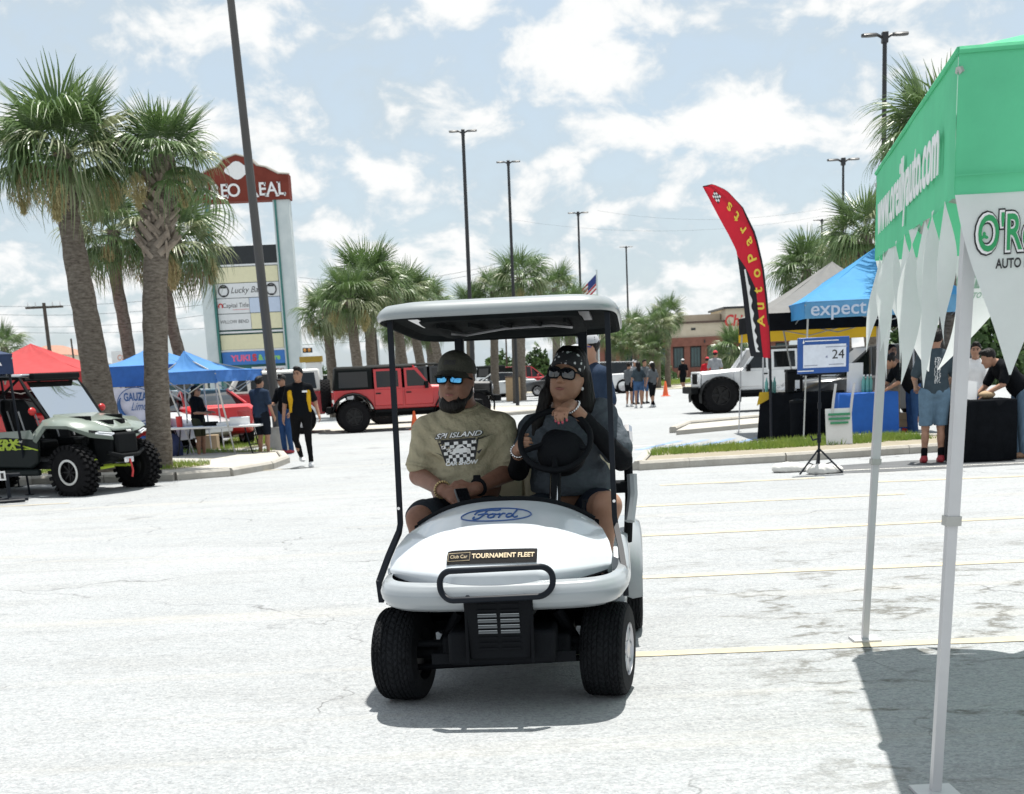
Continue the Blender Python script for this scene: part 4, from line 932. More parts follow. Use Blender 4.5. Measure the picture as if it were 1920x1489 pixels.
def bpx(x0, x1, ytop, Y): a = at_depth(x0, 700, Y); b = at_depth(x1, 700, Y); t = at_depth((x0 + x1) / 2, ytop, Y); return ((a.x + b.x) / 2, Y, 0), ((b.x - a.x) / 2, (b.x - a.x) / 3, t.z)
for i, (x0, x1, yt, Y, l) in enumerate(((895, 985, 664, 100, 'wide dark green hedge under the cart roof between the two heads'), (978, 1040, 655, 103, 'taller dark bush behind the pale palm trunk'), (1000, 1050, 690, 98, 'bright trimmed hedge beside the driver head'), (570, 640, 690, 105, 'dark bush behind the walking man in the black and yellow shirt'), (700, 760, 690, 105, 'low dark bush behind the red off road car'), (180, 200, 670, 100, 'small bush at the edge of the blue canopy'), (1150, 1270, 672, 120, 'dark shrubs at the foot of the restaurant wall'), (1640, 1720, 620, 60, 'dark bush behind the yellow canopy edge'), (1700, 1960, 560, 62, 'large dark tree mass behind the right hand booth'))):
    c, r = bpx(x0, x1, yt, Y); bush(l, c, r, 2600 if i < 8 else 6000, i + 1, lf=.22)
# ---------------------------------------------------------------- vehicles
RUB = mat('tyre_rubber', (.010, .010, .011), .85, spec=.1, scale=12, var=.3, bump=.2); RIMB = mat('black_rim', (.007, .007, .008), .4, spec=.3, var=.2); RIMS = mat('silver_rim', (.5, .5, .52), .3, metal=.9, var=.05)
BLKPL = mat('black_plastic', (.006, .007, .008), .65, spec=.12, var=.2, bump=.1, bscale=80); CHR = mat('chrome', (.7, .7, .72), .12, metal=1.0, var=.03)
TINT = mat('tinted_glass', (.006, .008, .010), .04, spec=.5, var=.4, scale=1); CLEARG = glass_mat('window_glass'); AMB = mat('amber_lamp', (.6, .2, .03), .2); TAIL = mat('tail_lamp_red', (.4, .01, .01), .15, coat=1); HEADL = mat('head_lamp', (.75, .77, .8), .08, coat=1)
def paint(n, c, **k): return mat('paint_' + n, c, .28, coat=.7, var=.05, scale=2, **k)
def wheel(T, c, r, w, rimm, side, knob=0, rim_r=.55, spokes=5, ring=None, axis=None, name='wheel', blocks=True):
    """tyre, rim, spokes and hub; the axle runs along local y; side is the outward sign"""
    Wt = MB(); W0 = w / 2
    Wt.lathe([(r * rim_r, -W0 * .8), (r * .80, -W0), (r * .95, -W0 * .86), (r, -W0 * .55), (r, W0 * .55), (r * .95, W0 * .86), (r * .80, W0), (r * rim_r, W0 * .8)], 'y', 36, c)
    if knob:
        nb = 26
        for i in range(nb):
            for row, (yy, hh) in enumerate(((-.62, .8), (-.2, .8), (.22, .8), (.64, .8))):
                a = 2 * math.pi * (i + .5 * (row % 2)) / nb; R_ = roty(-a)
                Wt.box(V3(c) + R_ @ V3((r * (1.0 if abs(yy) < .5 else .985) + knob * .3, 0, 0)) + V3((0, yy * w * .62, 0)), (knob * 1.6, w * .19, 2 * math.pi * r / nb * .6), R_ @ rotz(.0))
    ty = Wt.build('tyre', RUB, T, smooth=30)
    ys = side * W0
    Wr = MB().lathe([(r * rim_r * 1.0, ys * .80), (r * rim_r * .93, ys * .80), (r * rim_r * .86, ys * .35), (.02, ys * .3), (.02, -ys * .3), (r * rim_r, -ys * .8)], 'y', 28, c)
    rim = Wr.build('rim', rimm, T, smooth=40)
    sp = MB()
    for i in range(spokes):
        a = 2 * math.pi * i / spokes; R_ = roty(a)
        sp.box(V3(c) + R_ @ V3((r * rim_r * .5, ys * .58, 0)), (r * rim_r * .86, w * .09, r * rim_r * (.30 if spokes < 7 else .14)), R_)
    sp.build('spokes', rimm, T, bevel=.006)
    MB().lathe([(r * .09, ys * .62), (r * .08, ys * .74), (.005, ys * .76)], 'y', 14, c).build('hub_cap', rimm, T)
    if ring: MB().lathe([(r * rim_r * 1.02, ys * .84), (r * rim_r * 1.02, ys * .9), (r * rim_r * .86, ys * .93), (r * rim_r * .84, ys * .86)], 'y', 28, c).build('rim_ring', ring, T)
    return ty
def arch_poly(x0, x1, zlow, ztop_pts, wheels, rw, n=9):
    """side outline with round wheel cut-outs along the bottom edge"""
    P = [(x0, zlow)]
    for wx in sorted(wheels):
        a0 = math.acos(max(-1, min(1, (zlow - wheels[wx]) / rw))); dx = rw * math.sin(a0)
        P += [(wx - rw * math.sin(a0 * (1 - 2 * k / (n - 1))), wheels[wx] + rw * math.cos(a0 * (1 - 2 * k / (n - 1)))) for k in range(n)]
    P.append((x1, zlow)); return P + ztop_pts
def offroad(label, loc, rz, col, top, rimm, doors=True, big=.45, scale=1.0, group=None):
    """boxy four door off-road car; local +x is the nose"""
    T = thing('off_road_car', label, 'car', loc, rz, group); T.scale = (scale,) * 3; P = col
    wz = big; whl = {-1.48: wz, 1.47: wz}
    MB().prism(arch_poly(-2.02, 1.05, .62, [(1.05, 1.20), (.62, 1.22), (-2.02, 1.20)], {-1.48: .50}, .62), 'y', -.76, .76).build('body', P, T, bevel=.03)
    MB().loft([[(1.02, -.70, .75), (1.02, .70, .75), (1.02, .72, 1.20), (1.02, -.72, 1.20)], [(1.98, -.56, .75), (1.98, .56, .75), (1.98, .56, 1.14), (1.98, -.56, 1.14)]]).build('engine_bay', P, T, bevel=.03)
    MB().loft([[(.66, -.71, 1.20), (.66, .71, 1.20), (.66, .60, 1.27), (.66, -.60, 1.27)], [(2.0, -.55, 1.13), (2.0, .55, 1.13), (2.0, .46, 1.20), (2.0, -.46, 1.20)]]).build('hood', P, T, bevel=.025)
    gr = MB().box((2.03, 0, .98), (.06, 1.16, .46)).build('grille', P, T, bevel=.03)
    for k in range(7): MB().box((2.065, (k - 3) * .095, 1.0), (.02, .05, .30)).build('grille_slot', BLKPL, gr)
    for s in (-1, 1):
        MB().lathe([(.10, 2.05), (.10, 2.075), (.01, 2.085)], 'x', 16, (0, s * .46, 1.02)).build('headlight', HEADL, T)
        fl = []
        for k in range(13):
            a = math.pi * (1.08 - 1.16 * k / 12); x, z = 1.47 + .60 * math.cos(a), .52 + .52 * min(.86, max(-.4, math.sin(a) * 1.1)); fl.append([(x, s * .56, z), (x, s * .92, z - .02), (x, s * .93, z - .08), (x, s * .56, z - .05)])
        MB().loft(fl).build('fender', BLKPL if top is not None else P, T, smooth=50)
        fl = []
        for k in range(11):
            a = math.pi * (1.02 - 1.04 * k / 10); x, z = -1.48 + .62 * math.cos(a), .50 + .62 * max(-.2, math.sin(a)); fl.append([(x, s * .75, z + .01), (x, s * .91, z - .02), (x, s * .91, z - .07), (x, s * .75, z - .05)])
        MB().loft(fl).build('fender', BLKPL, T, smooth=50)
        for x in (-1.48, 1.47):
            hb = bpy.data.objects.new('wheel', None); COL.objects.link(hb); hb.parent = T; hb.location = (x, s * .78, wz)
            wheel(hb, (0, 0, 0), wz, .30, rimm, s, knob=.018)
        for x0, x1 in ((-.86, -.02), (.02, .86) if doors else (.02, .86)):
            d = MB().loft([[(x0 + .01, s * .762, .72), (x1 - .01, s * .762, .72), (x1 - .01, s * .775, 1.19), (x0 + .01, s * .775, 1.19)], [(x0 + .01, s * .79, .74), (x1 - .01, s * .79, .74), (x1 - .01, s * .80, 1.18), (x0 + .01, s * .80, 1.18)]]).build('door', P, T, bevel=.012)
            MB().box((x0 + .12, s * .815, 1.08), (.15, .03, .035)).build('door_handle', BLKPL, d, bevel=.01)
            xt = .30 if x1 > .5 else x1
            fr = MB().loft([[(x0 + .02, s * .755, 1.19), (x1 - .02, s * .755, 1.19), (min(x1 - .02, xt + .12), s * .66, 1.76), (x0 + .02, s * .66, 1.76)], [(x0 + .02, s * .79, 1.19), (x1 - .02, s * .79, 1.19), (min(x1 - .02, xt + .12), s * .695, 1.76), (x0 + .02, s * .695, 1.76)]]).build('window_frame', P, T)
            MB().add([(x0 + .09, s * .791, 1.25), (x1 - .12, s * .791, 1.25), (min(x1 - .12, xt + .05), s * .707, 1.70), (x0 + .09, s * .707, 1.70)], [(0, 1, 2, 3)]).build('pane', TINT, fr, smooth=0)
        MB().box((.66, s * .9, 1.27), (.09, .16, .2)).tube([(.66, s * .78, 1.22), (.66, s * .9, 1.22)], .02, 6).build('mirror', BLKPL, T)
        MB().tube([(-.85, s * .80, .58), (.85, s * .80, .58)], .05, 8).build('side_step', BLKPL, T)
        MB().box((-2.05, s * .66, 1.05), (.06, .12, .2)).build('tail_lamp', TAIL, T)
    tm = top or P
    MB().loft([[(-2.0, -.74, 1.20), (-.88, -.74, 1.20), (-.88, -.65, 1.80), (-1.94, -.65, 1.80)], [(-2.0, .74, 1.20), (-.88, .74, 1.20), (-.88, .65, 1.80), (-1.94, .65, 1.80)]]).build('hard_top', tm, T, bevel=.03)
    for s in (-1, 1): MB().add([(-1.86, s * .747, 1.27), (-1.02, s * .747, 1.27), (-1.02, s * .676, 1.71), (-1.84, s * .676, 1.71)], [(0, 1, 2, 3)]).build('side_window', TINT, T, smooth=0)
    MB().loft([[(-1.96, -.66, 1.78), (.34, -.66, 1.78), (.34, .66, 1.78), (-1.96, .66, 1.78)], [(-1.90, -.60, 1.87), (.28, -.60, 1.86), (.28, .60, 1.86), (-1.90, .60, 1.87)]]).build('roof', tm, T, bevel=.03)
    wf = MB()
    for a, b in (((.68, -.70, 1.22), (.32, -.63, 1.80)), ((.68, .70, 1.22), (.32, .63, 1.80)), ((.68, -.70, 1.22), (.68, .70, 1.22)), ((.32, -.63, 1.80), (.32, .63, 1.80))): wf.tube([a, b], .04, 6)
    wf = wf.build('windshield_frame', P, T); MB().add([(.68, -.67, 1.24), (.68, .67, 1.24), (.34, .61, 1.78), (.34, -.61, 1.78)], [(0, 1, 2, 3)]).build('windshield', CLEARG, wf, smooth=0)
    MB().box((2.2, 0, .68), (.22, 1.35, .2)).build('front_bumper', BLKPL, T, bevel=.03); MB().box((-2.15, 0, .66), (.2, 1.5, .2)).build('rear_bumper', BLKPL, T, bevel=.03)
    sp = bpy.data.objects.new('spare_wheel', None); COL.objects.link(sp); sp.parent = T; sp.location = (-2.22, 0, 1.08); sp.rotation_euler = (0, 0, math.pi / 2); wheel(sp, (0, 0, 0), wz, .28, rimm, 1, knob=.015)
    MB().box((0, 0, .5), (3.6, .9, .16)).build('chassis', BLKPL, T)
    for x in (1.47, -1.48): MB().tube([(x, -.7, wz), (x, .7, wz)], .06, 8).build('axle', BLKPL, T)
    for s in (-.38, .38): 
        for x in (.1, -.8): MB().box((x, s, 1.28), (.16, .44, .75)).build('seat', BLKPL, T, bevel=.06)
    return T
JR = paint('red', (.52, .018, .022)); JW = paint('white', (.72, .73, .74)); JB = paint('black', (.006, .006, .007))
HT = mat('black_hard_top', (.006, .008, .008), .6, spec=.12, bump=.15, bscale=120)
p = ground_at(655, 813); offroad('bright red four door off road car with a black hard top', (p.x + 1.48, p.y + .55 + .75, 0), R(9), JR, HT, RIMB)
offroad('black off road car half hidden behind the red one', (-2.35, 45.6, 0), R(8), JB, HT, RIMB, scale=1.03)
p = ground_at(1345, 775); offroad('white lifted off road car parked facing the aisle behind the black booth', (p.x + 1.47 * 1.06, p.y + .86, 0), R(184), JW, HT, RIMB, big=.52, scale=1.04)
def car(label, loc, rz, m, st, cabin, wr=.33, wx=(-1.3, 1.35), name='parked_car', cat='car', rim=RIMS, tails=True, roofm=None):
    """st: (x, half width, z low, z belt); cabin: (x, half width, z) roof line points with glass between belt and roof"""
    T = thing(name, label, cat, loc, rz); rings = []
    for x, w, zl, zb in st: rings.append([(x, -w * .92, zl), (x, -w, zl + .18), (x, -w * .97, zb - .06), (x, -w * .86, zb), (x, w * .86, zb), (x, w * .97, zb - .06), (x, w, zl + .18), (x, w * .92, zl)])
    MB().loft(rings).build('body', m, T, smooth=40)
    zb = lambda x: float(np.interp(x, [q[0] for q in st], [q[3] for q in st])); bw = lambda x: float(np.interp(x, [q[0] for q in st], [q[1] for q in st]))
    rg = [[(x, -bw(x) * .85, zb(x) - .02), (x, -w, z), (x, w, z), (x, bw(x) * .85, zb(x) - .02)] for x, w, z in cabin]
    MB().loft(rg).build('window_glass', TINT, T, smooth=30)
    rr = [[(x, -w * 1.01, z - .03), (x, -w * .98, z + .012), (x, 0, z + .03), (x, w * .98, z + .012), (x, w * 1.01, z - .03)] for x, w, z in cabin[1:-1]]
    MB().loft(rr, True, True).build('roof', roofm or m, T, smooth=60)
    for s in (-1, 1):
        for i in range(1, len(cabin) - 1):
            x, w, z = cabin[i]; MB().tube([(x + .02, s * bw(x) * .86, zb(x) - .02), (x, s * (w + .008), z)], .035, 6).build('pillar', m, T)
        for a, b in ((cabin[0], cabin[1]), (cabin[-1], cabin[-2])): MB().tube([(a[0], s * bw(a[0]) * .85, zb(a[0])), (b[0], s * b[1], b[2])], .035, 6).build('pillar', m, T)
        for x in wx:
            MB().lathe([(wr * 1.13, -.02), (wr * 1.13, .02)], 'y', 24, (x, s * (bw(x) * .985), wr)).build('wheel_arch', BLKPL, T)
            hb = bpy.data.objects.new('wheel', None); COL.objects.link(hb); hb.parent = T; hb.location = (x, s * (bw(x) - .10), wr); wheel(hb, (0, 0, 0), wr, .24, rim, s, spokes=7, rim_r=.66)
        f = st[-1]; MB().box((f[0] - .06, s * f[1] * .7, f[3] - .14), (.12, .34, .13)).build('headlight', HEADL, T, bevel=.03); f = st[0]; MB().box((f[0] + .05, s * f[1] * .72, f[3] - .16), (.12, .34, .16)).build('tail_lamp', TAIL, T, bevel=.03)
        MB().box((.75, s * (bw(.75) + .08), zb(.75) + .08), (.14, .18, .13)).build('mirror', m, T, bevel=.03)
        for x in (-.35, .55): MB().box((x, s * (bw(x) + .0), zb(x) - .14), (.16, .03, .03)).build('door_handle', BLKPL, T)
    return T
SED = [(-2.25, .72, .45, .90), (-2.1, .84, .32, 1.0), (-1.2, .90, .25, 1.0), (0, .91, .22, .96), (1.2, .90, .25, .93), (2.0, .82, .3, .80), (2.28, .62, .42, .66)]; SEDC = [(-1.75, .55, 1.0), (-.85, .60, 1.40), (.1, .61, 1.43), (.45, .6, 1.38), (1.15, .55, .96)]
SUVS = [(-2.25, .80, .45, 1.10), (-2.1, .92, .38, 1.12), (-1.2, .95, .3, 1.12), (0, .96, .28, 1.10), (1.1, .95, .3, 1.08), (2.0, .88, .36, 1.0), (2.3, .66, .5, .82)]; SUVC = [(-2.15, .72, 1.1), (-1.9, .70, 1.72), (0, .72, 1.76), (.35, .7, 1.72), (1.15, .6, 1.10)]
SILV = paint('silver', (.52, .54, .55)); REDP = paint('dark_red', (.40, .015, .025)); DKP = paint('charcoal', (.03, .032, .036)); BLU = paint('sky_blue', (.14, .36, .52))
def cp(x, y, Y): p = at_depth(x, y, Y); return (p.x, Y, 0)
car('silver sedan parked under the trees seen between the two riders', cp(935, 735, 82), R(184), SILV, SED, SEDC)
car('red crossover parked behind the pale palm trunk', cp(985, 730, 88), R(4), REDP, SUVS, SUVC); car('dark parked sedan beside the red crossover', cp(1052, 728, 80), R(176), DKP, SED, SEDC)
car('white sport utility car parked behind the standing women', cp(1122, 728, 78), R(182), JW, SUVS, SUVC, rim=RIMS, wr=.4)
car('pink red sport utility car behind the white one', cp(1128, 715, 96), R(182), paint('pinkish_red', (.5, .1, .12)), SUVS, SUVC)
offroad('far white off road car with a spare wheel behind the passenger cap', cp(893, 730, 84), R(135), JW, HT, RIMB)
car('white hatchback far behind the walking man in black and yellow', cp(618, 716, 88), R(0), JW, SUVS, SUVC)
car('red show car with pale blue stripes displayed under the blue canopy', cp(372, 800, 35.5), R(118), JR, [(-2.2, .78, .5, .98), (-2.05, .90, .4, 1.05), (-1.2, .95, .25, 1.05), (0, .93, .22, .95), (1.2, .93, .25, .95), (2.0, .86, .35, .86), (2.25, .7, .45, .74)], SEDC, roofm=BLU)
car('silver car nose behind the near palm trunk under the blue canopy', cp(268, 800, 34.0), R(-25), SILV, SED, SEDC)
car('red car parked under the red canopy behind the buggy', cp(110, 790, 31.5), R(10), JR, SUVS, SUVC, wr=.38)
car('dark truck parked behind the blue canopy booth', cp(1640, 740, 33), R(182), DKP, SUVS, SUVC, wr=.4)
T = thing('vintage_truck', 'vintage red and white sport truck behind the blue canopy', 'car', cp(482, 760, 41), R(188)); RW = paint('cream_white', (.70, .70, .66))
MB().prism(arch_poly(-2.0, 2.05, .55, [(2.05, 1.15), (.8, 1.22), (-2.0, 1.22)], {-1.3: .42, 1.35: .42}, .52), 'y', -.85, .85).build('body', REDP, T, bevel=.04)
MB().loft([[(-1.98, -.83, 1.22), (.85, -.83, 1.22), (.45, -.72, 1.86), (-1.9, -.72, 1.86)], [(-1.98, .83, 1.22), (.85, .83, 1.22), (.45, .72, 1.86), (-1.9, .72, 1.86)]]).build('cab', RW, T, bevel=.05)
for s in (-1, 1):
    for a, b, c in ((-1.8, -.75, -.8), (-.6, .1, .1), (.2, .62, .36)): MB().add([(a, s * .836, 1.30), (b, s * .836, 1.30), (c, s * .745, 1.76), (a + .05, s * .745, 1.76)], [(0, 1, 2, 3)]).build('side_window', TINT, T, smooth=0)
    for x in (-1.3, 1.35): hb = bpy.data.objects.new('wheel', None); COL.objects.link(hb); hb.parent = T; hb.location = (x, s * .78, .42); wheel(hb, (0, 0, 0), .42, .26, RIMS, s)
    MB().lathe([(.11, 2.05), (.11, 2.09), (.02, 2.1)], 'x', 14, (0, s * .62, .95)).build('headlight', HEADL, T)
MB().add([(.87, -.74, 1.27), (.87, .74, 1.27), (.50, .66, 1.78), (.50, -.66, 1.78)], [(0, 1, 2, 3)]).build('windshield', TINT, T, smooth=0)
MB().box((2.2, 0, .6), (.16, 1.7, .18)).build('front_bumper', CHR, T, bevel=.03); MB().box((-2.1, 0, .6), (.16, 1.7, .18)).build('rear_bumper', CHR, T, bevel=.03)
# ---------------------------------------------------------------- off-road buggy
UG = paint('pale_green_grey', (.21, .25, .22)); UD = mat('dark_green_panel', (.009, .014, .014), .5, spec=.25); LIME = mat('lime_suspension', (.42, .55, .04), .4)
pn, pf = ground_at(143, 930), ground_at(263, 912); ax = (pf - pn); ang = math.atan2(ax.y, ax.x) - math.pi / 2
mid_ = (pn + pf) / 2; fwd = Vector((math.cos(ang), math.sin(ang), 0))
T = thing('off_road_buggy', 'pale green and black four seat off road buggy with knobbly tyres', 'off-road vehicle', mid_, ang); TW = ax.length / 2 - .02; WR = .36
def xw(x, s, st=0):
    hb = bpy.data.objects.new('wheel', None); COL.objects.link(hb); hb.parent = T; hb.location = (x, s * TW, WR); hb.rotation_euler = (0, 0, st); wheel(hb, (0, 0, 0), WR, .29, RIMB, s, knob=.045, rim_r=.53, spokes=8, ring=mat('bead_ring', (.62, .62, .6), .4, metal=.3))
for s in (-1, 1): xw(0, s, R(-4)); xw(-2.95, s)
def both(f):
    for s in (-1, 1): f(s)
MB().loft([[(.36, -.30, .50), (.36, .30, .50), (.40, .26, .82), (.40, -.26, .82)], [(.10, -.36, .42), (.10, .36, .42), (.10, .38, .98), (.10, -.38, .98)]]).build('nose_core', BLKPL, T, bevel=.03)
MB().loft([[(.43, -.24, .93), (.43, .24, .93), (.43, .22, .98), (.43, -.22, .98)], [(.18, -.40, 1.03), (.18, .40, 1.03), (.18, .36, 1.09), (.18, -.36, 1.09)], [(-.30, -.50, 1.12), (-.30, .50, 1.12), (-.30, .46, 1.19), (-.30, -.46, 1.19)], [(-.55, -.55, 1.14), (-.55, .55, 1.14), (-.55, .5, 1.22), (-.55, -.5, 1.22)]]).build('hood', UG, T, bevel=.02)
for sv_ in (-1, 1):
    MB().prism([(.16, sv_ * .10), (.32, sv_ * .09), (.30, sv_ * .20), (.0, sv_ * .30), (-.1, sv_ * .22)], 'z', 1.02, 1.105).build('hood_vent', BLKPL, T, bevel=.01)
    MB().prism([(-.20, sv_ * .30), (.12, sv_ * .36), (.08, sv_ * .42), (-.25, sv_ * .46)], 'z', 1.05, 1.175).build('hood_vent', BLKPL, T, bevel=.01)
MB().box((.42, 0, .74), (.08, .50, .34)).build('grille', BLKPL, T, bevel=.05)
def side(s):
    MB().loft([[(.40, s * .24, .80), (.45, s * .34, .86), (.41, s * .40, .94), (.36, s * .22, .98)], [(.27, s * .62, .86), (.31, s * .70, .94), (.26, s * .68, 1.02), (.2, s * .36, 1.08)], [(.02, s * .80, 1.00), (.05, s * .86, 1.05), (.02, s * .80, 1.12), (.0, s * .44, 1.14)], [(-.38, s * .82, 1.02), (-.38, s * .87, 1.06), (-.40, s * .78, 1.15), (-.42, s * .48, 1.20)], [(-.62, s * .80, .80), (-.64, s * .84, .84), (-.66, s * .80, .95), (-.62, s * .6, 1.14)]]).build('front_fender', UG, T, smooth=40)
    MB().loft([[(.40, s * .25, .86), (.455, s * .345, .88), (.435, s * .36, .93), (.40, s * .25, .91)], [(.30, s * .61, .91), (.325, s * .685, .94), (.305, s * .68, .975), (.285, s * .60, .965)]]).build('lamp_cluster', BLKPL, T)
    MB().tube([(.465, s * .30, .90), (.375, s * .54, .935), (.35, s * .60, .92), (.455, s * .36, .875)], .013, 6, loop=True).build('lamp_light_strip', HEADL, T)
    d = MB().prism([(-.66, .50), (-.60, .92), (-.75, 1.0), (-1.5, .98), (-2.35, .92), (-2.5, .6), (-2.3, .45), (-.8, .42)], 'y', s * .70, s * .78).build('door_panel', UD, T, bevel=.03)
    MB().prism([(-.64, .86), (-.72, 1.0), (-1.45, .98), (-1.55, .88), (-1.2, .90)], 'y', s * .775, s * .80).build('door_cap', UG, d); MB().prism([(-1.6, .95), (-2.4, .93), (-2.2, .86), (-1.7, .85)], 'y', s * .775, s * .80).build('door_cap', UG, d)
    MB().tube([(-.62, s * .785, .70), (-1.05, s * .785, .80), (-.95, s * .785, .84), (-1.4, s * .785, .80), (-1.35, s * .785, .86), (-1.9, s * .785, .78), (-2.4, s * .785, .80)], .012, 4).tube([(-.70, s * .785, .72), (-1.1, s * .785, .72), (-1.2, s * .785, .76), (-1.6, s * .785, .74)], .010, 4).build('lime_stripe', LIME, d)
    MB().box((-1.5, s * .76, .36), (1.7, .10, .10)).build('rock_slider', UD, T, bevel=.03)
    ch = MB()
    ch.tube([(-.45, s * .62, 1.10), (-.80, s * .66, 1.58), (-.95, s * .62, 1.78), (-2.55, s * .62, 1.80), (-2.95, s * .58, 1.15)], .03, 8); ch.tube([(-1.65, s * .66, .9), (-1.70, s * .62, 1.79)], .03, 8); ch.tube([(-.95, s * .62, 1.78), (-1.68, s * .64, 1.3)], .02, 6)
    ch.build('roll_cage', BLKPL, T)
    MB().tube([(.02, s * .42, .86), (-.05, s * .50, .50)], .035, 8).tube([(.02 - .07 * t / 16 + .055 * math.cos(t * 2.2), s * (.42 + .08 * t / 16 + .055 * math.sin(t * 2.2)), .86 - .36 * t / 16) for t in range(17)], .012, 5).build('shock_absorber', BLKPL, T)
    MB().tube([(.28, s * .16, .40), (.05, s * .55, .36)], .022, 6).tube([(-.18, s * .16, .40), (-.05, s * .55, .36)], .022, 6).tube([(.22, s * .2, .52), (0, s * .52, .50)], .02, 6).build('suspension_arm', LIME, T)
    MB().ell((-.62, s * .80, 1.28), (.045, .075, .06)).build('mirror', mat('red_mirror', (.45, .02, .02), .3), T)
    for x in (-1.15, -2.05):
        b = MB().loft([[(x - .05, s * .36 - .2, .72), (x + .42, s * .36 - .2, .70), (x + .42, s * .36 + .2, .70), (x - .05, s * .36 + .2, .72)], [(x - .02, s * .36 - .2, .84), (x + .42, s * .36 - .19, .84), (x + .42, s * .36 + .19, .84), (x - .02, s * .36 + .2, .84)]]).loft([[(x, s * .36 - .22, .8), (x + .12, s * .36 - .22, .8), (x + .12, s * .36 + .22, .8), (x, s * .36 + .22, .8)], [(x - .14, s * .36 - .2, 1.3), (x - .04, s * .36 - .2, 1.3), (x - .04, s * .36 + .2, 1.3), (x - .14, s * .36 + .2, 1.3)], [(x - .18, s * .36 - .12, 1.46), (x - .09, s * .36 - .12, 1.46), (x - .09, s * .36 + .12, 1.46), (x - .18, s * .36 + .12, 1.46)]]).build('seat', BLKPL, T, bevel=.04)
        MB().tube([(x + .13, s * .36 - .18, .86), (x + .01, s * .36 - .17, 1.28)], .014, 5).tube([(x + .13, s * .36 + .18, .86), (x + .01, s * .36 + .17, 1.28)], .014, 5).build('seat_piping', mat('grey_piping', (.4, .4, .4), .6), b)
both(side)
MB().loft([[(-.92, -.66, 1.79), (-.92, .66, 1.79), (-.90, .6, 1.84), (-.90, -.6, 1.84)], [(-2.6, -.64, 1.80), (-2.6, .64, 1.80), (-2.6, .58, 1.86), (-2.6, -.58, 1.86)]]).build('roof', mat('roof_plastic', (.30, .33, .36), .3, coat=.5), T, bevel=.03)
MB().box((-.80, 0, 1.80), (.10, 1.05, .09)).build('light_bar', BLKPL, T, bevel=.02)
MB().add([(-.47, -.58, 1.16), (-.47, .58, 1.16), (-.86, .58, 1.72), (-.86, -.58, 1.72)], [(0, 1, 2, 3)]).build('windshield', glass_mat('windshield_glass', (.62, .68, .72), .35), T, smooth=0)
MB().tube([(-.47, -.60, 1.14), (-.47, .60, 1.14)], .03, 6).tube([(-.88, -.60, 1.75), (-.88, .60, 1.75)], .03, 6).build('windshield_bar', BLKPL, T)
MB().box((-1.5, 0, .46), (2.6, 1.3, .12)).build('floor_pan', BLKPL, T); MB().box((-2.9, 0, .7), (.8, 1.0, .5)).build('rear_bed', UD, T, bevel=.05)
MB().box((.36, 0, .50), (.22, .22, .12)).build('winch', CHR, T, bevel=.02); MB().tube([(.47, 0, .50), (.49, .02, .32), (.47, .01, .22)], .016, 6).build('winch_strap', REDI, T)
MB().tube([(.40, -.42, .62), (.48, -.2, .56), (.48, .2, .56), (.40, .42, .62)], .03, 8).build('front_bumper', BLKPL, T)
lettering('KRX', LIME, T, (-1.25, -.792, .78), (1, 0, 0), (0, 0, 1), .22, shear=.3, bold=.01)
# ---------------------------------------------------------------- golf cart (local -y is the nose, x to the viewer's right)
CART = Vector((-.05, 6.47, 0)); CYAW = R(-6)
CT = thing('golf_cart', 'white golf cart with a flat canopy and black bumper bar driven by two people', 'golf cart', CART, CYAW)
CW = mat('cart_white_body', (.58, .615, .65), .26, coat=.7, var=.06, scale=5)
CS = mat('cart_silver_fender', (.30, .325, .345), .3, coat=.6, var=.05, scale=2)
CB = mat('cart_black_paint', (.007, .010, .016), .5, var=.2, spec=.2)
CP = mat('cart_black_plastic', (.006, .007, .009), .7, spec=.1, var=.2, bump=.15, bscale=90)
ROOF = mat('cart_roof_plastic', (.24, .265, .275), .35, coat=.4, var=.05)
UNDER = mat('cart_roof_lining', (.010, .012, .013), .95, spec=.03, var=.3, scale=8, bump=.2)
CRM = mat('cream_vinyl', (.56, .50, .36), .5, var=.06, bump=.2, bscale=40)
HT_ = [0, .15, .35, .6, .85, 1.0]
HV = dict(w=[.515, .535, .54, .525, .49, .445], yc=[-.435, -.425, -.345, -.15, .10, .27], ys=[-.12, -.09, -.03, .05, .18, .28], zc=[.615, .68, .755, .84, .912, .945], zs=[.64, .665, .70, .75, .80, .83])
def hv(k, t): return float(np.interp(t, HT_, HV[k]))
def hood_pt(u, t, off=0.0):
    """u across -1..1, t from the front seam to the windscreen rim"""
    a = abs(u); x = hv('w', t) * u; y = hv('yc', t) + (hv('ys', t) - hv('yc', t)) * a ** 2.7; z = hv('zc', t) + (hv('zs', t) - hv('zc', t)) * a ** 2.6
    cr = .010 * math.exp(-((a - .44) / .05) ** 2) * (1 - t)                      # pressed crease beside the badge
    return V3((x + .03, y - off * .55, z + off * .8 - cr))
mb = MB(); mb.grid(lambda u, t: hood_pt(u, t), 44, 28, -1, 1, 0, 1)
mb.build('hood', CW, CT, smooth=60)
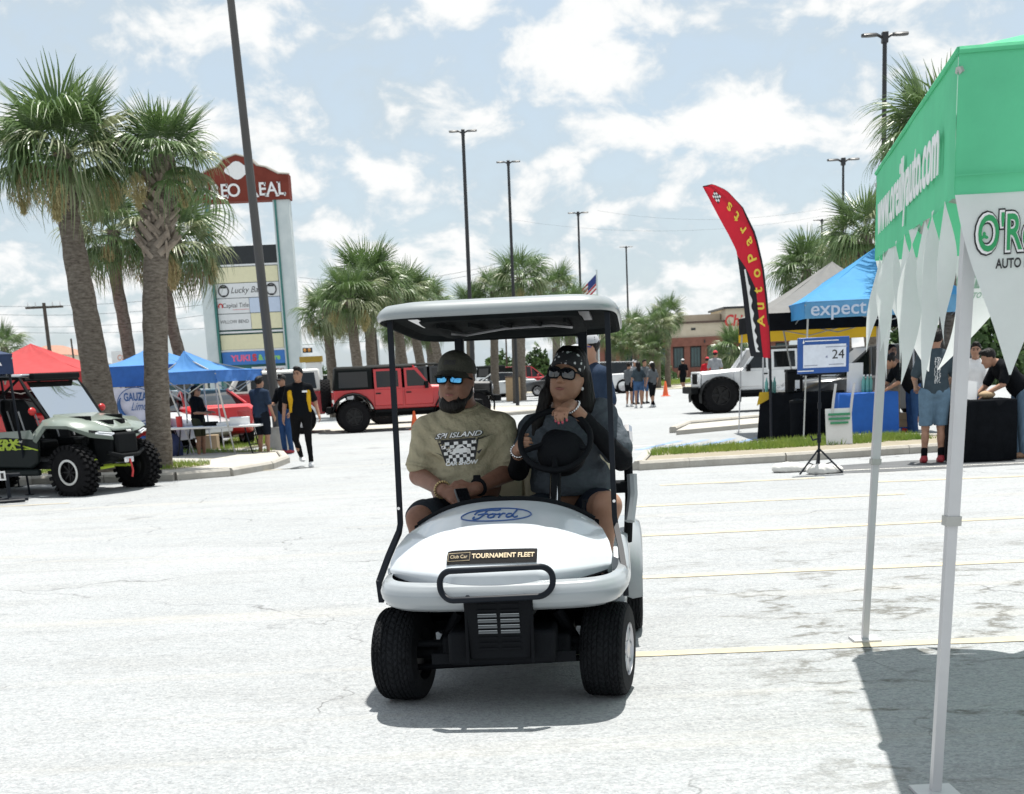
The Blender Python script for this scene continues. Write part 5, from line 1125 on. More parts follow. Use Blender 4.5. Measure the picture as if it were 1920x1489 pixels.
# side skirts of the hood down to the floor
for s in (-1, 1):
    MB().grid(lambda t, v: hood_pt(s, t) * (1 - v) + V3((.03 + s * (.55 - .05 * t), .05 + .42 * t, .50 - .12 * t)) * v, 14, 4).build('hood_side', CW, CT, smooth=60)
def fpath(q):                                                                   # plan outline of the fender bumper, q -1..1
    a = min(1, abs(q)); x = math.copysign(1, q) * .572 * min(1, 1 - (1 - a) ** 2.3) if q else 0
    y = -.432 + .58 * max(0, a - .05) ** 3.4
    return x + .055, y
def fender(q, v):
    qq = max(-.997, min(.997, q)); x, y = fpath(q); x2, y2 = fpath(qq + .002); x1, y1 = fpath(qq); x2 += x - x1; y2 += y - y1; tx, ty = x2 - x, y2 - y; l = math.hypot(tx, ty) or 1; nx, ny = ty / l, -tx / l
    P = [(-.03, .640), (.004, .628), (.020, .606), (.029, .578), (.024, .548), (.004, .520), (-.04, .502), (-.10, .498)]
    o = float(np.interp(v, np.linspace(0, 1, 8), [p[0] for p in P])); z = float(np.interp(v, np.linspace(0, 1, 8), [p[1] for p in P]))
    lift = .05 * max(0, abs(q) - .62) ** 1.2 * (1 if v > .5 else .0) + .012 * abs(q)
    return V3((x + nx * o, y + ny * o, z + lift))
MB().grid(fender, 72, 21, -1, 1).build('fender_bumper', CS, CT, smooth=70)
for s in (-1, 1):                                                              # fender flank running back over the tyre
    def flank(u, v, s=s):
        p = fender(s, v); return V3((p[0] - s * .01 * u, p[1] + .34 * u, p[2] + .10 * u * (1 - v) + (.10 * math.sin(u * 2.2)) * v))
    MB().grid(flank, 12, 14).build('fender_flank', CS, CT, smooth=70)
MB().tube([hood_pt(-1 + 2 * k / 40, 1.0) + V3((0, .012, .004)) for k in range(41)], .017, 8).build('cowl_trim', CP, CT)
MB().tube([hood_pt(-1 + 2 * k / 40, 0.0, -.004) for k in range(41)], .006, 5).build('hood_seam', CP, CT)
def on_hood(v2, cx, ct, sx, sz, name, m, off=.004, ext=0):
    """wrap flat print (x,y in metres) on the hood; sz converts height into hood run"""
    P = [hood_pt((cx + x * sx - .03) / hv('w', ct), ct + y * sz, off) for x, y in v2]; return P
ring = [(.172 * math.cos(a), .058 * math.sin(a)) for a in [k * math.pi / 36 for k in range(72)]]
NAVY = mat('navy_decal', (.03, .09, .28), .4, var=.05)
MB().tube(on_hood(ring, .008, .80, 1, 1.35, '', None), .0032, 5, loop=True).build('oval_badge', NAVY, CT)
def stroke(pts, w=.006): return pts, w
def spl(P, n=8):
    o = []; P = [P[0]] + list(P) + [P[-1]]
    for i in range(1, len(P) - 2):
        for k in range(n):
            t = k / n; a, b, c, d = P[i - 1], P[i], P[i + 1], P[i + 2]
            o.append(tuple(.5 * (2 * b[j] + (c[j] - a[j]) * t + (2 * a[j] - 5 * b[j] + 4 * c[j] - d[j]) * t * t + (3 * b[j] - a[j] - 3 * c[j] + d[j]) * t ** 3) for j in (0, 1)))
    return o + [P[-2]]
FORD = [[(-.100, .008), (-.092, .026), (-.068, .036), (-.030, .038), (.000, .034), (.018, .040)], [(-.046, .036), (-.056, .006), (-.072, -.022), (-.092, -.032), (-.104, -.024), (-.098, -.012)], [(-.086, .004), (-.060, .008), (-.036, .006)],
        [(-.014, .004), (-.030, .000), (-.036, -.016), (-.024, -.026), (-.008, -.018), (-.008, -.002), (-.018, .006), (.006, .000), (.018, .006)], [(.018, .006), (.020, -.010), (.016, -.026)], [(.020, -.008), (.032, .006), (.044, .004)],
        [(.074, .002), (.060, .004), (.050, -.010), (.054, -.024), (.068, -.022), (.080, -.004), (.096, .036)], [(.082, .000), (.082, -.018), (.090, -.026), (.102, -.018)]]
fm = MB()
for st in FORD: fm.tube(on_hood(spl(st), .008, .80, 1.05, 1.5, '', None), .0042, 6)
fm.build('badge_script', NAVY, CT)
# model plate on the nose
BP = mat('badge_black', (.012, .012, .013), .75, spec=.1); GOLD = mat('badge_gold', (.50, .40, .25), .6)
plate = MB().grid(lambda u, v: hood_pt((.022 + (u - .5) * .42 - .03) / hv('w', .28), .33 + (v - .5) * .15, .006), 20, 3).build('name_plate', BP, CT, smooth=60)
def hood_text(txt, size, cx, ct, width, m, bold=0, sh=0):
    v, f = text_geo(txt, size, bold, sh); w = v[:, 0].max() - v[:, 0].min()
    P = [hood_pt((cx + x * width / w - .03) / hv('w', ct), ct + .03 + y * 1.9, .0095) for x, y, _ in v]; return put('lettering', mesh_of('lettering', P, f, m, 0, False), plate)
hood_text('TOURNAMENT FLEET', .036, .076, .30, .288, GOLD, .001); hood_text('Club Car', .028, -.130, .30, .082, GOLD)
rr = [(-.130 + .052 * sx, .30 + .042 * sz) for sx, sz in ((-1, -1), (1, -1), (1, 1), (-1, 1))]
MB().tube([hood_pt((x - .03) / hv('w', .3), t + .03, .0095) for x, t in rr], .0016, 4, loop=True).build('plate_border', GOLD, plate)
# bumper bar
def rrect(hw, hh, r, n=8):
    P = []
    for cx, cz, a0 in ((hw - r, hh - r, 0), (-hw + r, hh - r, 90), (-hw + r, -hh + r, 180), (hw - r, -hh + r, 270)):
        for k in range(n + 1): a = R(a0 + 90 * k / n); P.append((cx + r * math.cos(a), cz + r * math.sin(a)))
    return P
MB().tube([(.052 + x, -.560 + .10 * (x / .27) ** 2, .648 + z + .02 * x) for x, z in rrect(.258, .067, .062)], .0145, 10, loop=True).build('bumper_bar', CB, CT, smooth=80)
for s in (-.13, .13): MB().tube([(.052 + s, -.50, .585), (.052 + s, -.40, .55)], .014, 8).build('bar_bracket', CB, CT)
# front grille with slots
GX = .055
g = MB().loft([[(GX - .160, -.475, .575), (GX + .160, -.475, .575), (GX + .160, -.40, .575), (GX - .160, -.40, .575)], [(GX - .145, -.44, .285), (GX + .145, -.44, .285), (GX + .145, -.36, .285), (GX - .145, -.36, .285)]]).build('front_cover', CP, CT, bevel=.01)
for k in range(9):
    for s in (-1, 1):
        t = k / 10; z = .545 - .026 * k; y = -.478 + .035 * (0.575 - z) / .29
        MB().box((GX + s * .052, y, z), (.088, .008, .009)).build('grille_slat', mat('slot_edge', (.09, .10, .11), .4) if 1 < k < 6 else CP, g)
        if 1 < k < 6: MB().box((GX + s * .052, y - .003, z + .0095), (.086, .006, .0035)).build('slot_strip', CS, g)  # thin pale strip above each of the middle slats
for s in (-1, 1): MB().box((GX + s * .150, -.45, .42), (.014, .03, .30)).build('cover_rib', CP, g, bevel=.004)
tr_ = [(.055 + (fpath(q)[0] - .055) * .95, fpath(q)[1] + .03) for q in np.linspace(-.93, .93, 30)]
MB().prism(tr_ + [(.50, .5), (-.45, .5)], 'z', .515, .53).build('sun_block_plate', CP, CT)  # plate added to block sun leaking between the fender and the floor
# running gear
MB().box((GX, -.28, .33), (.5, .25, .16)).box((GX, .25, .30), (.62, .9, .10)).build('chassis', CP, CT, bevel=.02)
MB().tube([(-.46, .02, .235), (.50, .02, .235)], .035, 8).tube([(-.40, -.1, .30), (.45, -.1, .30)], .018, 8).tube([(-.42, .0, .16), (.46, .0, .19)], .016, 8).build('front_axle', CP, CT)
for s in (-1, 1):
    MB().tube([(GX + s * .24, -.05, .44), (GX + s * .36, .0, .22)], .028, 8).build('shock_absorber', CP, CT); MB().box((GX + s * .22, -.33, .27), (.24, .02, .05)).build('crossbar', CP, CT)
    MB().loft([[(s * .2 + .03, -.1, .48), (s * .57 + .03, -.06, .49), (s * .57 + .03, .45, .49), (s * .2 + .03, .45, .48)], [(s * .2 + .03, -.1, .50), (s * .57 + .03, -.06, .51), (s * .57 + .03, .45, .51), (s * .2 + .03, .45, .50)]]).build('wheel_liner', CP, CT)
TREAD = mat('cart_tyre', (.011, .012, .014), .8, spec=.12, var=.35, scale=16, bump=.15, bscale=60)
def cart_tyre(T, r, w, side, fine=True):
    n = 264 if fine else 96; prof = [(-1.0, .56), (-1.0, .70), (-.99, .84), (-.93, .93), (-.80, .978), (-.6, .995), (0, 1.0), (.6, .995), (.80, .978), (.93, .93), (.99, .84), (1.0, .70), (1.0, .56)]
    xs = np.array([p[0] for p in prof]); rs = np.array([p[1] for p in prof]); m = 40; rings = []
    for i in range(n):
        a = 2 * math.pi * i / n; ring = []
        for j in range(m + 1):
            u = -1 + 2 * j / m; sx = math.copysign(abs(u) ** .8, u); rr = float(np.interp(sx, xs, rs)) * r; g_ = 0
            if abs(u) < .90:
                k = math.floor((u + .9) / 1.8 * 9 + 1e-6); fr = (u + .9) / 1.8 * 9 - k; pit = 40
                ph = (i / n * pit + (k % 2) * .5 + (fr - .5) * (.9 if k % 2 else -.9)) % 1.0
                if fr < .16 or ph < .2: g_ = .007
            ring.append((sx * w / 2, (rr - g_) * math.cos(a), (rr - g_) * math.sin(a)))
        rings.append(ring)
    mb = MB(); mb.loft(rings + [rings[0]], False, False); mb.build('tyre', TREAD, T, smooth=28)
    q = side * w / 2
    rim = MB().lathe([(r * .60, q * .96), (r * .56, q * .98), (r * .52, q * .7), (r * .30, q * .5), (.012, q * .5), (.012, -q * .3), (r * .5, -q * .6), (r * .6, -q * .95)], 'x', 32).build('rim', RIMS if side > 0 else RIMB, T, smooth=40)
    sp = MB()
    for i in range(10):
        a = 2 * math.pi * i / 10; Rm = rotx(a); sp.box(Rm @ V3((q * .80, r * .36, 0)), (abs(q) * .22, r * .36, r * .10), Rm)
    sp.build('wheel_cover_spokes', RIMS, T, bevel=.006); MB().lathe([(r * .2, q * .78), (r * .18, q * .95), (.01, q * .98)], 'x', 18).build('hub_cap', RIMS, T)
for x, y, st in ((-.475, 0, R(-9)), (.537, .0, R(-9)), (-.455, 1.66, 0), (.60, 1.66, 0)):
    hb = bpy.data.objects.new('wheel', None); COL.objects.link(hb); hb.parent = CT; hb.location = (x, y, .232); hb.rotation_euler = (0, 0, st); cart_tyre(hb, .232, .215, 1 if x > 0 else -1, y == 0)
# body behind the cowl
MB().box2((-.50, .25, .30), (.56, 1.0, .345)).build('floor', CP, CT); MB().grid(lambda u, v: (.03 + (u - .5) * .94, .30 + .10 * v, .93 - .6 * v - .10 * (2 * u - 1) ** 2), 10, 4).build('dashboard', CP, CT)
for s in (-1, 1):
    MB().loft([[(.03 + s * .50, y, zb), (.03 + s * .59, y, zb + .02), (.03 + s * .60, y, zt - .03), (.03 + s * .54, y, zt), (.03 + s * .50, y, zt)] for y, zb, zt in ((.18, .40, .66), (.35, .26, .58), (.6, .25, .46), (.85, .25, .48), (1.0, .26, .64), (1.15, .28, .68))]).build('side_panel', CW, CT, smooth=50)
    fl = []
    for k in range(15):
        t = k / 14; a = math.pi * (1.0 - 1.0 * t); y = 1.66 - .46 * math.cos(math.pi - a) ; z = .30 + .32 * math.sin(a) ** .7
        fl.append([(.03 + s * .42, y, z + .06), (.03 + s * .60, y, z + .08), (.03 + s * .665, y, z + .04), (.03 + s * .68, y, z - .02), (.03 + s * .62, y, z - .03)])
    MB().loft(fl).build('rear_fender', CS, CT, smooth=60)
MB().box2((-.50, 1.0, .30), (.56, 2.1, .60)).build('rear_body', CW, CT, bevel=.04)
MB().loft([[(-.44, .82, .60), (.50, .82, .60), (.50, .80, .68), (-.44, .80, .68)], [(-.47, 1.38, .60), (.53, 1.38, .60), (.53, 1.38, .72), (-.47, 1.38, .72)]]).build('seat_base', CRM, CT, bevel=.04, seg=3)
for x in (-.22, .28): MB().loft([[(x - .25, 1.30, .74), (x + .25, 1.30, .74), (x + .25, 1.40, .74), (x - .25, 1.40, .74)], [(x - .26, 1.36, 1.00), (x + .26, 1.36, 1.00), (x + .26, 1.48, 1.00), (x - .26, 1.48, 1.00)], [(x - .22, 1.44, 1.19), (x + .22, 1.44, 1.19), (x + .22, 1.53, 1.19), (x - .22, 1.53, 1.19)]]).build('seat_back', CRM, CT, bevel=.05, seg=3)
for s in (-1, 1):
    MB().tube([(.03 + (s * .6 if s > 0 else -.47), 1.22, .60), (.03 + (s * .615 if s > 0 else -.47), 1.12, .86), (.03 + (s * .61 if s > 0 else -.47), 1.10, 1.20), (.03 + (s * .61 if s > 0 else -.47), 1.20, 1.22), (.03 + (s * .6 if s > 0 else -.47), 1.50, 1.08)], .026, 8, flat=.8).build('hip_restraint', CP, CT)
    if s > 0: MB().tube([(.03 + (s * .615 if s > 0 else -.47), 1.09, 1.165), (.03 + (s * .612 if s > 0 else -.47), 1.085, 1.215), (.03 + (s * .611 if s > 0 else -.47), 1.12, 1.235)], .029, 8).build('restraint_tip', CHR, CT)
    if s > 0: MB().tube([(.03 + (s * .615 if s > 0 else -.47), .98, .74), (.03 + (s * .635 if s > 0 else -.47), 1.04, .88), (.03 + (s * .632 if s > 0 else -.47), 1.06, .99)], .030, 8).build('arm_guard', CS, CT)
    if s > 0: MB().box((.03 + s * .57, 1.12, .92), (.10, .16, .06)).build('arm_bracket', CP, CT, bevel=.01)
    MB().box((.03 + s * .36, 1.58, 1.19), (.05, .07, 1.20)).build('rear_roof_post', CB, CT, bevel=.008)
    x = .03 + s * .535; MB().tube([(x, .33, 1.88), (x + s * .006, .33, 1.2), (x + s * .012, .33, .84), (x + s * .018, .31, .80), (x + s * .045, .12, .70), (x + s * .065, -.06, .60), (x + s * .065, -.02, .50)], .0185, 4).build('roof_post', CB, CT, smooth=20)
    MB().lathe([(.008, 0), (.008, .008), (.001, .01)], 'y', 8, (x + s * .012, .305, .92)).build('post_bolt', CHR, CT)
# canopy roof
def sq(u, hw, y0, y1, e=7.):
    a = 2 * math.pi * u; c, s_ = math.cos(a), math.sin(a)
    return .018 + hw * math.copysign(abs(c) ** (2 / e), c), (y0 + y1) / 2 + (y1 - y0) / 2 * math.copysign(abs(s_) ** (2 / e), s_)
def rz_(y): return -.050 * (y - .15)
def roof_ring(k, z, n=64): return [(lambda p: (p[0], p[1], z + rz_(p[1])))(sq(i / n, .598 - k, .165 + k, 1.80 - k)) for i in range(n)]
MB().loft([roof_ring(.005, 1.842), roof_ring(-.006, 1.850), roof_ring(-.008, 1.868), roof_ring(.006, 1.892), roof_ring(.03, 1.912), roof_ring(.10, 1.926), roof_ring(.25, 1.938), roof_ring(.40, 1.942)], True, False).add(roof_ring(.40, 1.942), [tuple(range(64))]).build('canopy', ROOF, CT, smooth=50)
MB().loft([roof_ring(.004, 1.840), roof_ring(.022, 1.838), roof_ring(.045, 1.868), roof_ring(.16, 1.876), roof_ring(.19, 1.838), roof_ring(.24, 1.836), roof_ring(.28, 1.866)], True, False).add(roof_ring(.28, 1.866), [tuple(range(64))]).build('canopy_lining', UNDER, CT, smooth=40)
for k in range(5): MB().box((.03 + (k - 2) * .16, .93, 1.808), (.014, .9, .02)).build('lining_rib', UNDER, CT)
MB().tube([(-.30, 1.05, 1.785), (-.22, 1.05, 1.775), (.0, 1.02, 1.80), (.25, 1.02, 1.805), (.36, 1.05, 1.79)], .010, 6).build('grab_rail', RIMS, CT)
for s in (-1, 1): MB().box((.03 + s * .42, .58, 1.832), (.05, .5, .012), rotx(-.05)).build('canopy_channel', RIMS, CT)
# steering wheel and column
SWC = V3((.275, .60, 1.215)); SWN = V3((0, -.80, .60)) * 1.0; SWN /= np.linalg.norm(SWN); su = V3((1, 0, 0)); sv = np.cross(SWN, su); sv = sv if sv[2] > 0 else -sv
def swp(a, r, n=0): return SWC + su * r * math.cos(a) + sv * r * math.sin(a) + SWN * n
MB().tube([swp(2 * math.pi * k / 48, .182) for k in range(48)], .0155, 10, loop=True).build('steering_wheel', CP, CT)
MB().ell(SWC - SWN * .01, (.075, .07, .04), np.stack([su, sv, SWN], 1)).build('wheel_hub', CP, CT)
for a in (R(200), R(-20), R(270)): MB().tube([swp(a, .04), swp(a, .17)], .016, 6).build('wheel_spoke', CP, CT)
MB().ell(SWC + V3((.03, .02, -.07)), (.13, .10, .12)).build('column_shroud', CP, CT)
MB().tube([SWC + V3((0, .02, -.06)), (.272, .42, .90)], .030, 10).build('steering_column', CP, CT); MB().tube([SWC + V3((.008, -.035, -.11)), (.282, .385, .90)], .006, 6).tube([SWC + V3((-.02, -.035, -.11)), (.252, .385, .90)], .004, 6).build('column_trim', CHR, CT)
MB().tube([(.42, .30, .86), (.425, .30, .93), (.445, .29, .925)], .008, 6).build('cup_hook', CP, CT)
# ---------------------------------------------------------------- the two riders (built in the cart's frame)
from mathutils.bvhtree import BVHTree
def project_print(obj, polys, m, name, parent, o0, xd, zd, nd, off=.0035):
    """lay flat print (list of 2-D polygons) on an object's surface, looking along -nd"""
    me = obj.data; bvh = BVHTree.FromPolygons([v.co[:] for v in me.vertices], [p.vertices[:] for p in me.polygons])
    vs = []; fs = []; xd, zd, nd, o0 = Vector(xd), Vector(zd), Vector(nd), Vector(o0)
    for P in polys:
        idx = []; ok = True
        for x, z in P:
            h = bvh.ray_cast(o0 + xd * x + zd * z + nd * .5, -nd)
            if h[0] is None: ok = False; break
            idx.append(h[0] + nd * off)
        if ok: o = len(vs); vs += idx; fs.append(tuple(range(o, o + len(idx))))
    return put(name, mesh_of(name, vs, fs, m, 0, False), parent)
def text_polys(txt, size, bold=0, shear=0, width=None, dx=0, dz=0, curve=0):
    v, f = text_geo(txt, size, bold, shear)
    if width: v[:, 0] *= width / (v[:, 0].max() - v[:, 0].min())
    return [[(v[i, 0] + dx, v[i, 1] + dz + curve * v[i, 0] ** 2) for i in q] for q in f]
def Hm(yaw, pitch, roll): return rotz(yaw) @ rotx(pitch) @ roty(roll)
VH = .0068
# passenger ------------------------------------------------------
PM = thing('person', 'bearded man in tan printed t-shirt, dark cap and blue mirrored sunglasses seated in the cart', 'person', CART, CYAW, 'riders of the golf cart')
hc = V3((-.280, .985, 1.528)); Rm = Hm(R(-13), R(-2), R(3)); hs = 1.13
def HP(x, y, z): return hc + (Rm @ V3((x, y, z))) * hs
shL, shR = V3((-.460, 1.05, 1.262)), V3((-.055, 1.05, 1.268)); elL, wrL = V3((-.515, .99, 1.030)), V3((-.335, .690, .968)); elR, wrR = V3((-.010, 1.0, 1.035)), V3((-.170, .700, .972))
hipL, hipR = V3((-.36, 1.13, .79)), V3((-.15, 1.13, .79)); knL, knR = V3((-.455, .56, .835)), V3((-.10, .55, .83)); anL, anR = V3((-.44, .52, .41)), V3((-.10, .50, .41))
dL = V3((.62, -.62, -.26)); dR = V3((-.70, -.52, -.16))
body = [('e', (-.262, 1.06, 1.18), (.19, .135, .19), None, .05), ('e', (-.262, 1.03, .97), (.20, .19, .17), None, .06), ('e', (-.262, 1.12, .80), (.19, .16, .13), None, .05), ('c', (-.262, 1.07, 1.30), (-.262, 1.02, 1.45), .075, .070, .04),
        ('c', shL, (-.262, 1.07, 1.36), .065, .06, .05), ('c', shR, (-.262, 1.07, 1.36), .065, .06, .05)] + head_prims(hc, Rm, hs, 1.16)
body += [('c', shL, elL, .062, .053, .03), ('c', elL, wrL, .054, .036, .015), ('c', shR, elR, .062, .053, .03), ('c', elR, wrR, .054, .036, .015)]
body += hand_prims(wrL, dL, (.55, .15, .6), (-.35, -.55, .75), 1.06, .42) + hand_prims(wrR, dR, (-.35, .15, .8), (.35, -.6, .6), 1.06, .38)
for h, k, a in ((hipL, knL, anL), (hipR, knR, anR)): body += [('c', h, k, .10, .072, .03), ('c', k, a, .066, .042, .02), ('c', a, a + V3((0, -.16, -.03)), .045, .035, .02)]
blob('body', body, VH, SKIN_D, PM, k=.02)
KHAKI = mat('cloth_khaki', (.33, .295, .205), .88, var=.10, scale=9, bump=.9, bscale=24, spec=.08)
def pfold(vs, fs):                                                              # cloth pulled from the armpits and over the belly
    n = vnormals(vs, fs); w = np.zeros(len(vs))
    for c, d, f, a in ((shL + V3((.07, -.08, -.10)), V3((1, 0, -.9)) , 95, .0070), (shR + V3((-.07, -.08, -.10)), V3((-1, 0, -.9)), 95, .0070)):
        q = vs - c; r = np.linalg.norm(q, axis=1); w += a * np.sin(q @ (V3((d[2], 0, -d[0])) / np.linalg.norm(d)) * f + 1.3 * np.sin(q @ d * 14)) * np.exp(-(r / .17) ** 2)
    w += .007 * np.sin(vs[:, 2] * 62 + 3 * np.sin(vs[:, 0] * 9)) * np.exp(-((vs[:, 2] - 1.035) / .035) ** 2)
    w += .0038 * wob(vs * V3((1, 1, .5)), 15, 2)
    return vs + n * w[:, None]
sh = [('e', (-.262, 1.06, 1.17), (.21, .160, .20), None, .05), ('e', (-.262, 1.025, .975), (.215, .212, .165), None, .05), ('e', (-.262, 1.10, .86), (.21, .19, .12), None, .05), ('c', shL, (-.262, 1.07, 1.345), .080, .082, .06), ('c', shR, (-.262, 1.07, 1.345), .080, .082, .06),
      ('c', shL, shL * .25 + elL * .75, .082, .085, .04), ('c', shR, shR * .25 + elR * .75, .082, .085, .04), ('e', (-.35, .955, 1.19), (.075, .055, .06), None, .06), ('e', (-.175, .955, 1.19), (.075, .055, .06), None, .06)]
dl = (elL - shL) / np.linalg.norm(elL - shL); dr = (elR - shR) / np.linalg.norm(elR - shR)
shirt = blob('shirt', sh, VH, KHAKI, PM, cuts=[((0, 0, .845), (0, .12, -1))], fold=pfold)
for e, s_, d in ((elL, shL, dl), (elR, shR, dr)): MB().tube([s_ * .22 + e * .78 + .0 * d, s_ * .17 + e * .83], [.088, .088], 24, caps=False).build('sleeve_hem', KHAKI, PM)
MB().tube([V3((-.262, 1.045, 1.392)) + V3((.090 * math.cos(a), .082 * math.sin(a), .020 * math.sin(a))) for a in [k * math.pi / 16 for k in range(32)]], .011, 8, loop=True).build('collar', KHAKI, PM)
SHRT = cloth('charcoal', (.022, .026, .032))
blob('shorts', [('e', (-.262, 1.12, .79), (.21, .19, .14), None, .05), ('c', hipL, knL + (hipL - knL) * .12, .122, .098, .03), ('c', hipR, knR + (hipR - knR) * .12, .122, .098, .03)], .010, SHRT, PM, fold=folds(.005, 18, 2))
for a in (anL, anR): blob('shoe', [('c', a + V3((0, .04, -.02)), a + V3((0, -.18, -.04)), .055, .045, .02)], .012, mat('shoe_dark', (.03, .03, .03), .6), PM)
CAPM = mat('cap_olive', (.040, .040, .030), .85, var=.2, scale=14, bump=.4, bscale=70)
upv = Rm @ V3((0, 0, 1)); fwd = Rm @ V3((0, -1, 0))
cap = blob('cap', [('e', HP(0, .014, .044), (.092 * hs, .108 * hs, .098 * hs), Rm, .01), ('e', HP(0, -.03, .09), (.068 * hs, .06 * hs, .055 * hs), Rm, .03)], .006, CAPM, PM, cuts=[(HP(0, 0, .040), -upv)], fold=folds(.002, 30, 1))
def brim(u, v, dz):
    q = 2 * u - 1; f = math.sqrt(max(0, 1 - q * q * .94)); return HP(q * .088, -.060 - .085 * f * v, .066 - .034 * q * q - .034 * v * f + dz)
MB().grid(lambda u, v: brim(u, v, 0), 20, 5).grid(lambda u, v: brim(u, v, -.006), 20, 5).build('cap_brim', CAPM, PM, smooth=70)
project_print(cap, text_polys('DCG', .030, .002, .25, .07), INK, 'cap_lettering', PM, HP(0, -.05, .088), Rm @ V3((1, 0, 0)), upv, fwd, .004)
MB().ell(HP(0, .012, .144), (.009, .009, .006), Rm, 10, 6).build('cap_button', CAPM, PM)
MIR = mat('blue_mirror_lens', (.05, .26, .62), .06, metal=1.0, col2=(.16, .52, .80), scale=30, var=.3)
def shades(T, HP, Rm, hs, m, w, h, fr, wrap=.5):
    lens = []
    for sx in (-1, 1):
        def L(u, v, sx=sx):
            a = 2 * math.pi * u; ex = 3.0; cx = math.copysign(abs(math.cos(a)) ** (2 / ex), math.cos(a)) * w * v; cz = math.copysign(abs(math.sin(a)) ** (2 / ex), math.sin(a)) * h * v
            x = sx * .036 + cx; return HP(x, -.106 + wrap * 6.0 * x * x - .004 * (1 - v), .013 + cz - .12 * abs(x - sx * .036) * (1 if cx * sx > 0 else 0))
        MB().grid(L, 28, 4).build('lens', m, T, smooth=180)
        MB().tube([L(k / 28, 1.02) for k in range(28)], .0042 * hs, 6, loop=True).tube([HP(sx * (.036 + w), -.090, .022), HP(sx * .079, -.05, .022), HP(sx * .082, .01, .012), HP(sx * .08, .03, -.004)], .0042 * hs, 6).build('sunglass_frame', fr, T)
    MB().tube([HP(-.014, -.108, .018), HP(0, -.113, .022), HP(.014, -.108, .018)], .005 * hs, 6).build('sunglass_bridge', fr, T)
shades(PM, HP, Rm, hs, MIR, .0295, .0205, CP)
blob('beard', [('e', HP(0, -.060, -.108), (.050 * hs, .036 * hs, .030 * hs), Rm, .015), ('e', HP(0, -.045, -.118), (.050 * hs, .040 * hs, .030 * hs), Rm, .03), ('c', HP(-.070, -.005, -.055), HP(-.035, -.055, -.105), .016 * hs, .026 * hs, .03), ('c', HP(.070, -.005, -.055), HP(.035, -.055, -.105), .016 * hs, .026 * hs, .03), ('c', HP(-.078, .005, -.02), HP(-.070, -.005, -.055), .009, .014, .02), ('c', HP(.078, .005, -.02), HP(.070, -.005, -.055), .009, .014, .02),
              ('c', HP(-.036, -.078, -.05), HP(-.040, -.072, -.085), .003 * hs, .008 * hs, .01), ('c', HP(.036, -.078, -.05), HP(.040, -.072, -.085), .003 * hs, .008 * hs, .01)], .0055, HAIR, PM, k=.012, fold=folds(.0022, 90, 1, (1, 1, .3)))
MB().tube([HP(-.020, -.094, -.0615), HP(0, -.099, -.0625), HP(.020, -.094, -.0615)], [.004, .0075, .004], 8).build('lips', LIP, PM)
ck = []; 
for i in range(8):
    for j in range(6):
        if (i + j) % 2 == 0: x0, z0 = -.080 + .020 * i, -.065 + .0185 * j; k = 1 - .0 * j; s_ = .78 + .05 * j; ck.append([(x0 * s_, z0), ((x0 + .020) * s_, z0), ((x0 + .020) * s_, z0 + .0185), (x0 * s_, z0 + .0185)])
ck2 = [[(x * (.78 + .05 * 3) , z) for x, z in P] for P in []]
nd = V3((0, -1, .06)); ctr = V3((-.272, .80, 1.176)); X_ = (1.2, 0, .05); Z_ = (-.04, 0, .94)
bgp = []
for i in range(10):
    for j in range(7): x0, z0 = -.086 + .0172 * i, -.072 + .019 * j; s_ = .80 + .045 * j; bgp.append([(x0 * s_, z0), ((x0 + .0172) * s_, z0), ((x0 + .0172) * (s_ + .045), z0 + .019), (x0 * (s_ + .045), z0 + .019)])
project_print(shirt, bgp, INK, 'print_ground', PM, ctr, X_, Z_, nd, .0025); project_print(shirt, ck, WINK, 'print_checks', PM, ctr, X_, Z_, nd, .004)
spk = [[(a * .7, .05 + .0), (a * .7 + .012, .05), (a * 1.25 + (.02 if a > 0 else -.008), .098 - abs(a) * .15)] for a in (-.11, -.09, -.07, .07, .09, .11, .125)] + [[(a, -.02), (a + .01, -.035), (a * 1.35, -.005)] for a in (-.085, .08)]
project_print(shirt, spk, INK, 'print_spikes', PM, ctr, X_, Z_, nd, .003)
project_print(shirt, text_polys('SPI ISLAND', .040, .0035, .35, .225, .0, .082), INK, 'print_shadow', PM, ctr, X_, Z_, nd, .0075); project_print(shirt, text_polys('SPI ISLAND', .040, .0008, .35, .215, .0, .083), WINK, 'print_lettering', PM, ctr, X_, Z_, nd, .0095)
project_print(shirt, text_polys('CAR SHOW', .030, .0016, .2, .150, .005, -.078), WINK, 'print_lettering', PM, ctr, X_, Z_, nd, .0095)
carp = [[(-.045, -.02), (-.04, .0), (-.018, .006), (-.012, -.02)], [(-.018, .006), (-.006, .024), (.020, .024), (.012, -.02), (-.012, -.02)], [(.020, .024), (.036, .006), (.034, -.02), (.012, -.02)], [(.036, .006), (.052, .0), (.054, -.02), (.034, -.02)]]
project_print(shirt, carp, WINK, 'print_car', PM, ctr, X_, Z_, nd, .0052); project_print(shirt, [[(-.006, .006), (.0, .019), (.018, .019), (.024, .006)]], INK, 'print_car_detail', PM, ctr, X_, Z_, nd, .0062)
q = wrL + dL / np.linalg.norm(dL) * .125 + V3((.012, -.01, -.012)); MB().box(q + V3((.022, -.012, .008)), (.078, .018, .14), rotz(.5) @ rotx(-.7)).build('phone', mat('phone_black', (.006, .006, .008), .15, coat=.5), PM, bevel=.008)
BEAD = mat('bead_gold', (.45, .33, .16), .35, metal=.5); pal = dL / np.linalg.norm(dL); b1 = np.cross(pal, V3((0, 0, 1))); b1 /= np.linalg.norm(b1); b2 = np.cross(pal, b1)
mb = MB(); wc = wrL * .93 + elL * .07
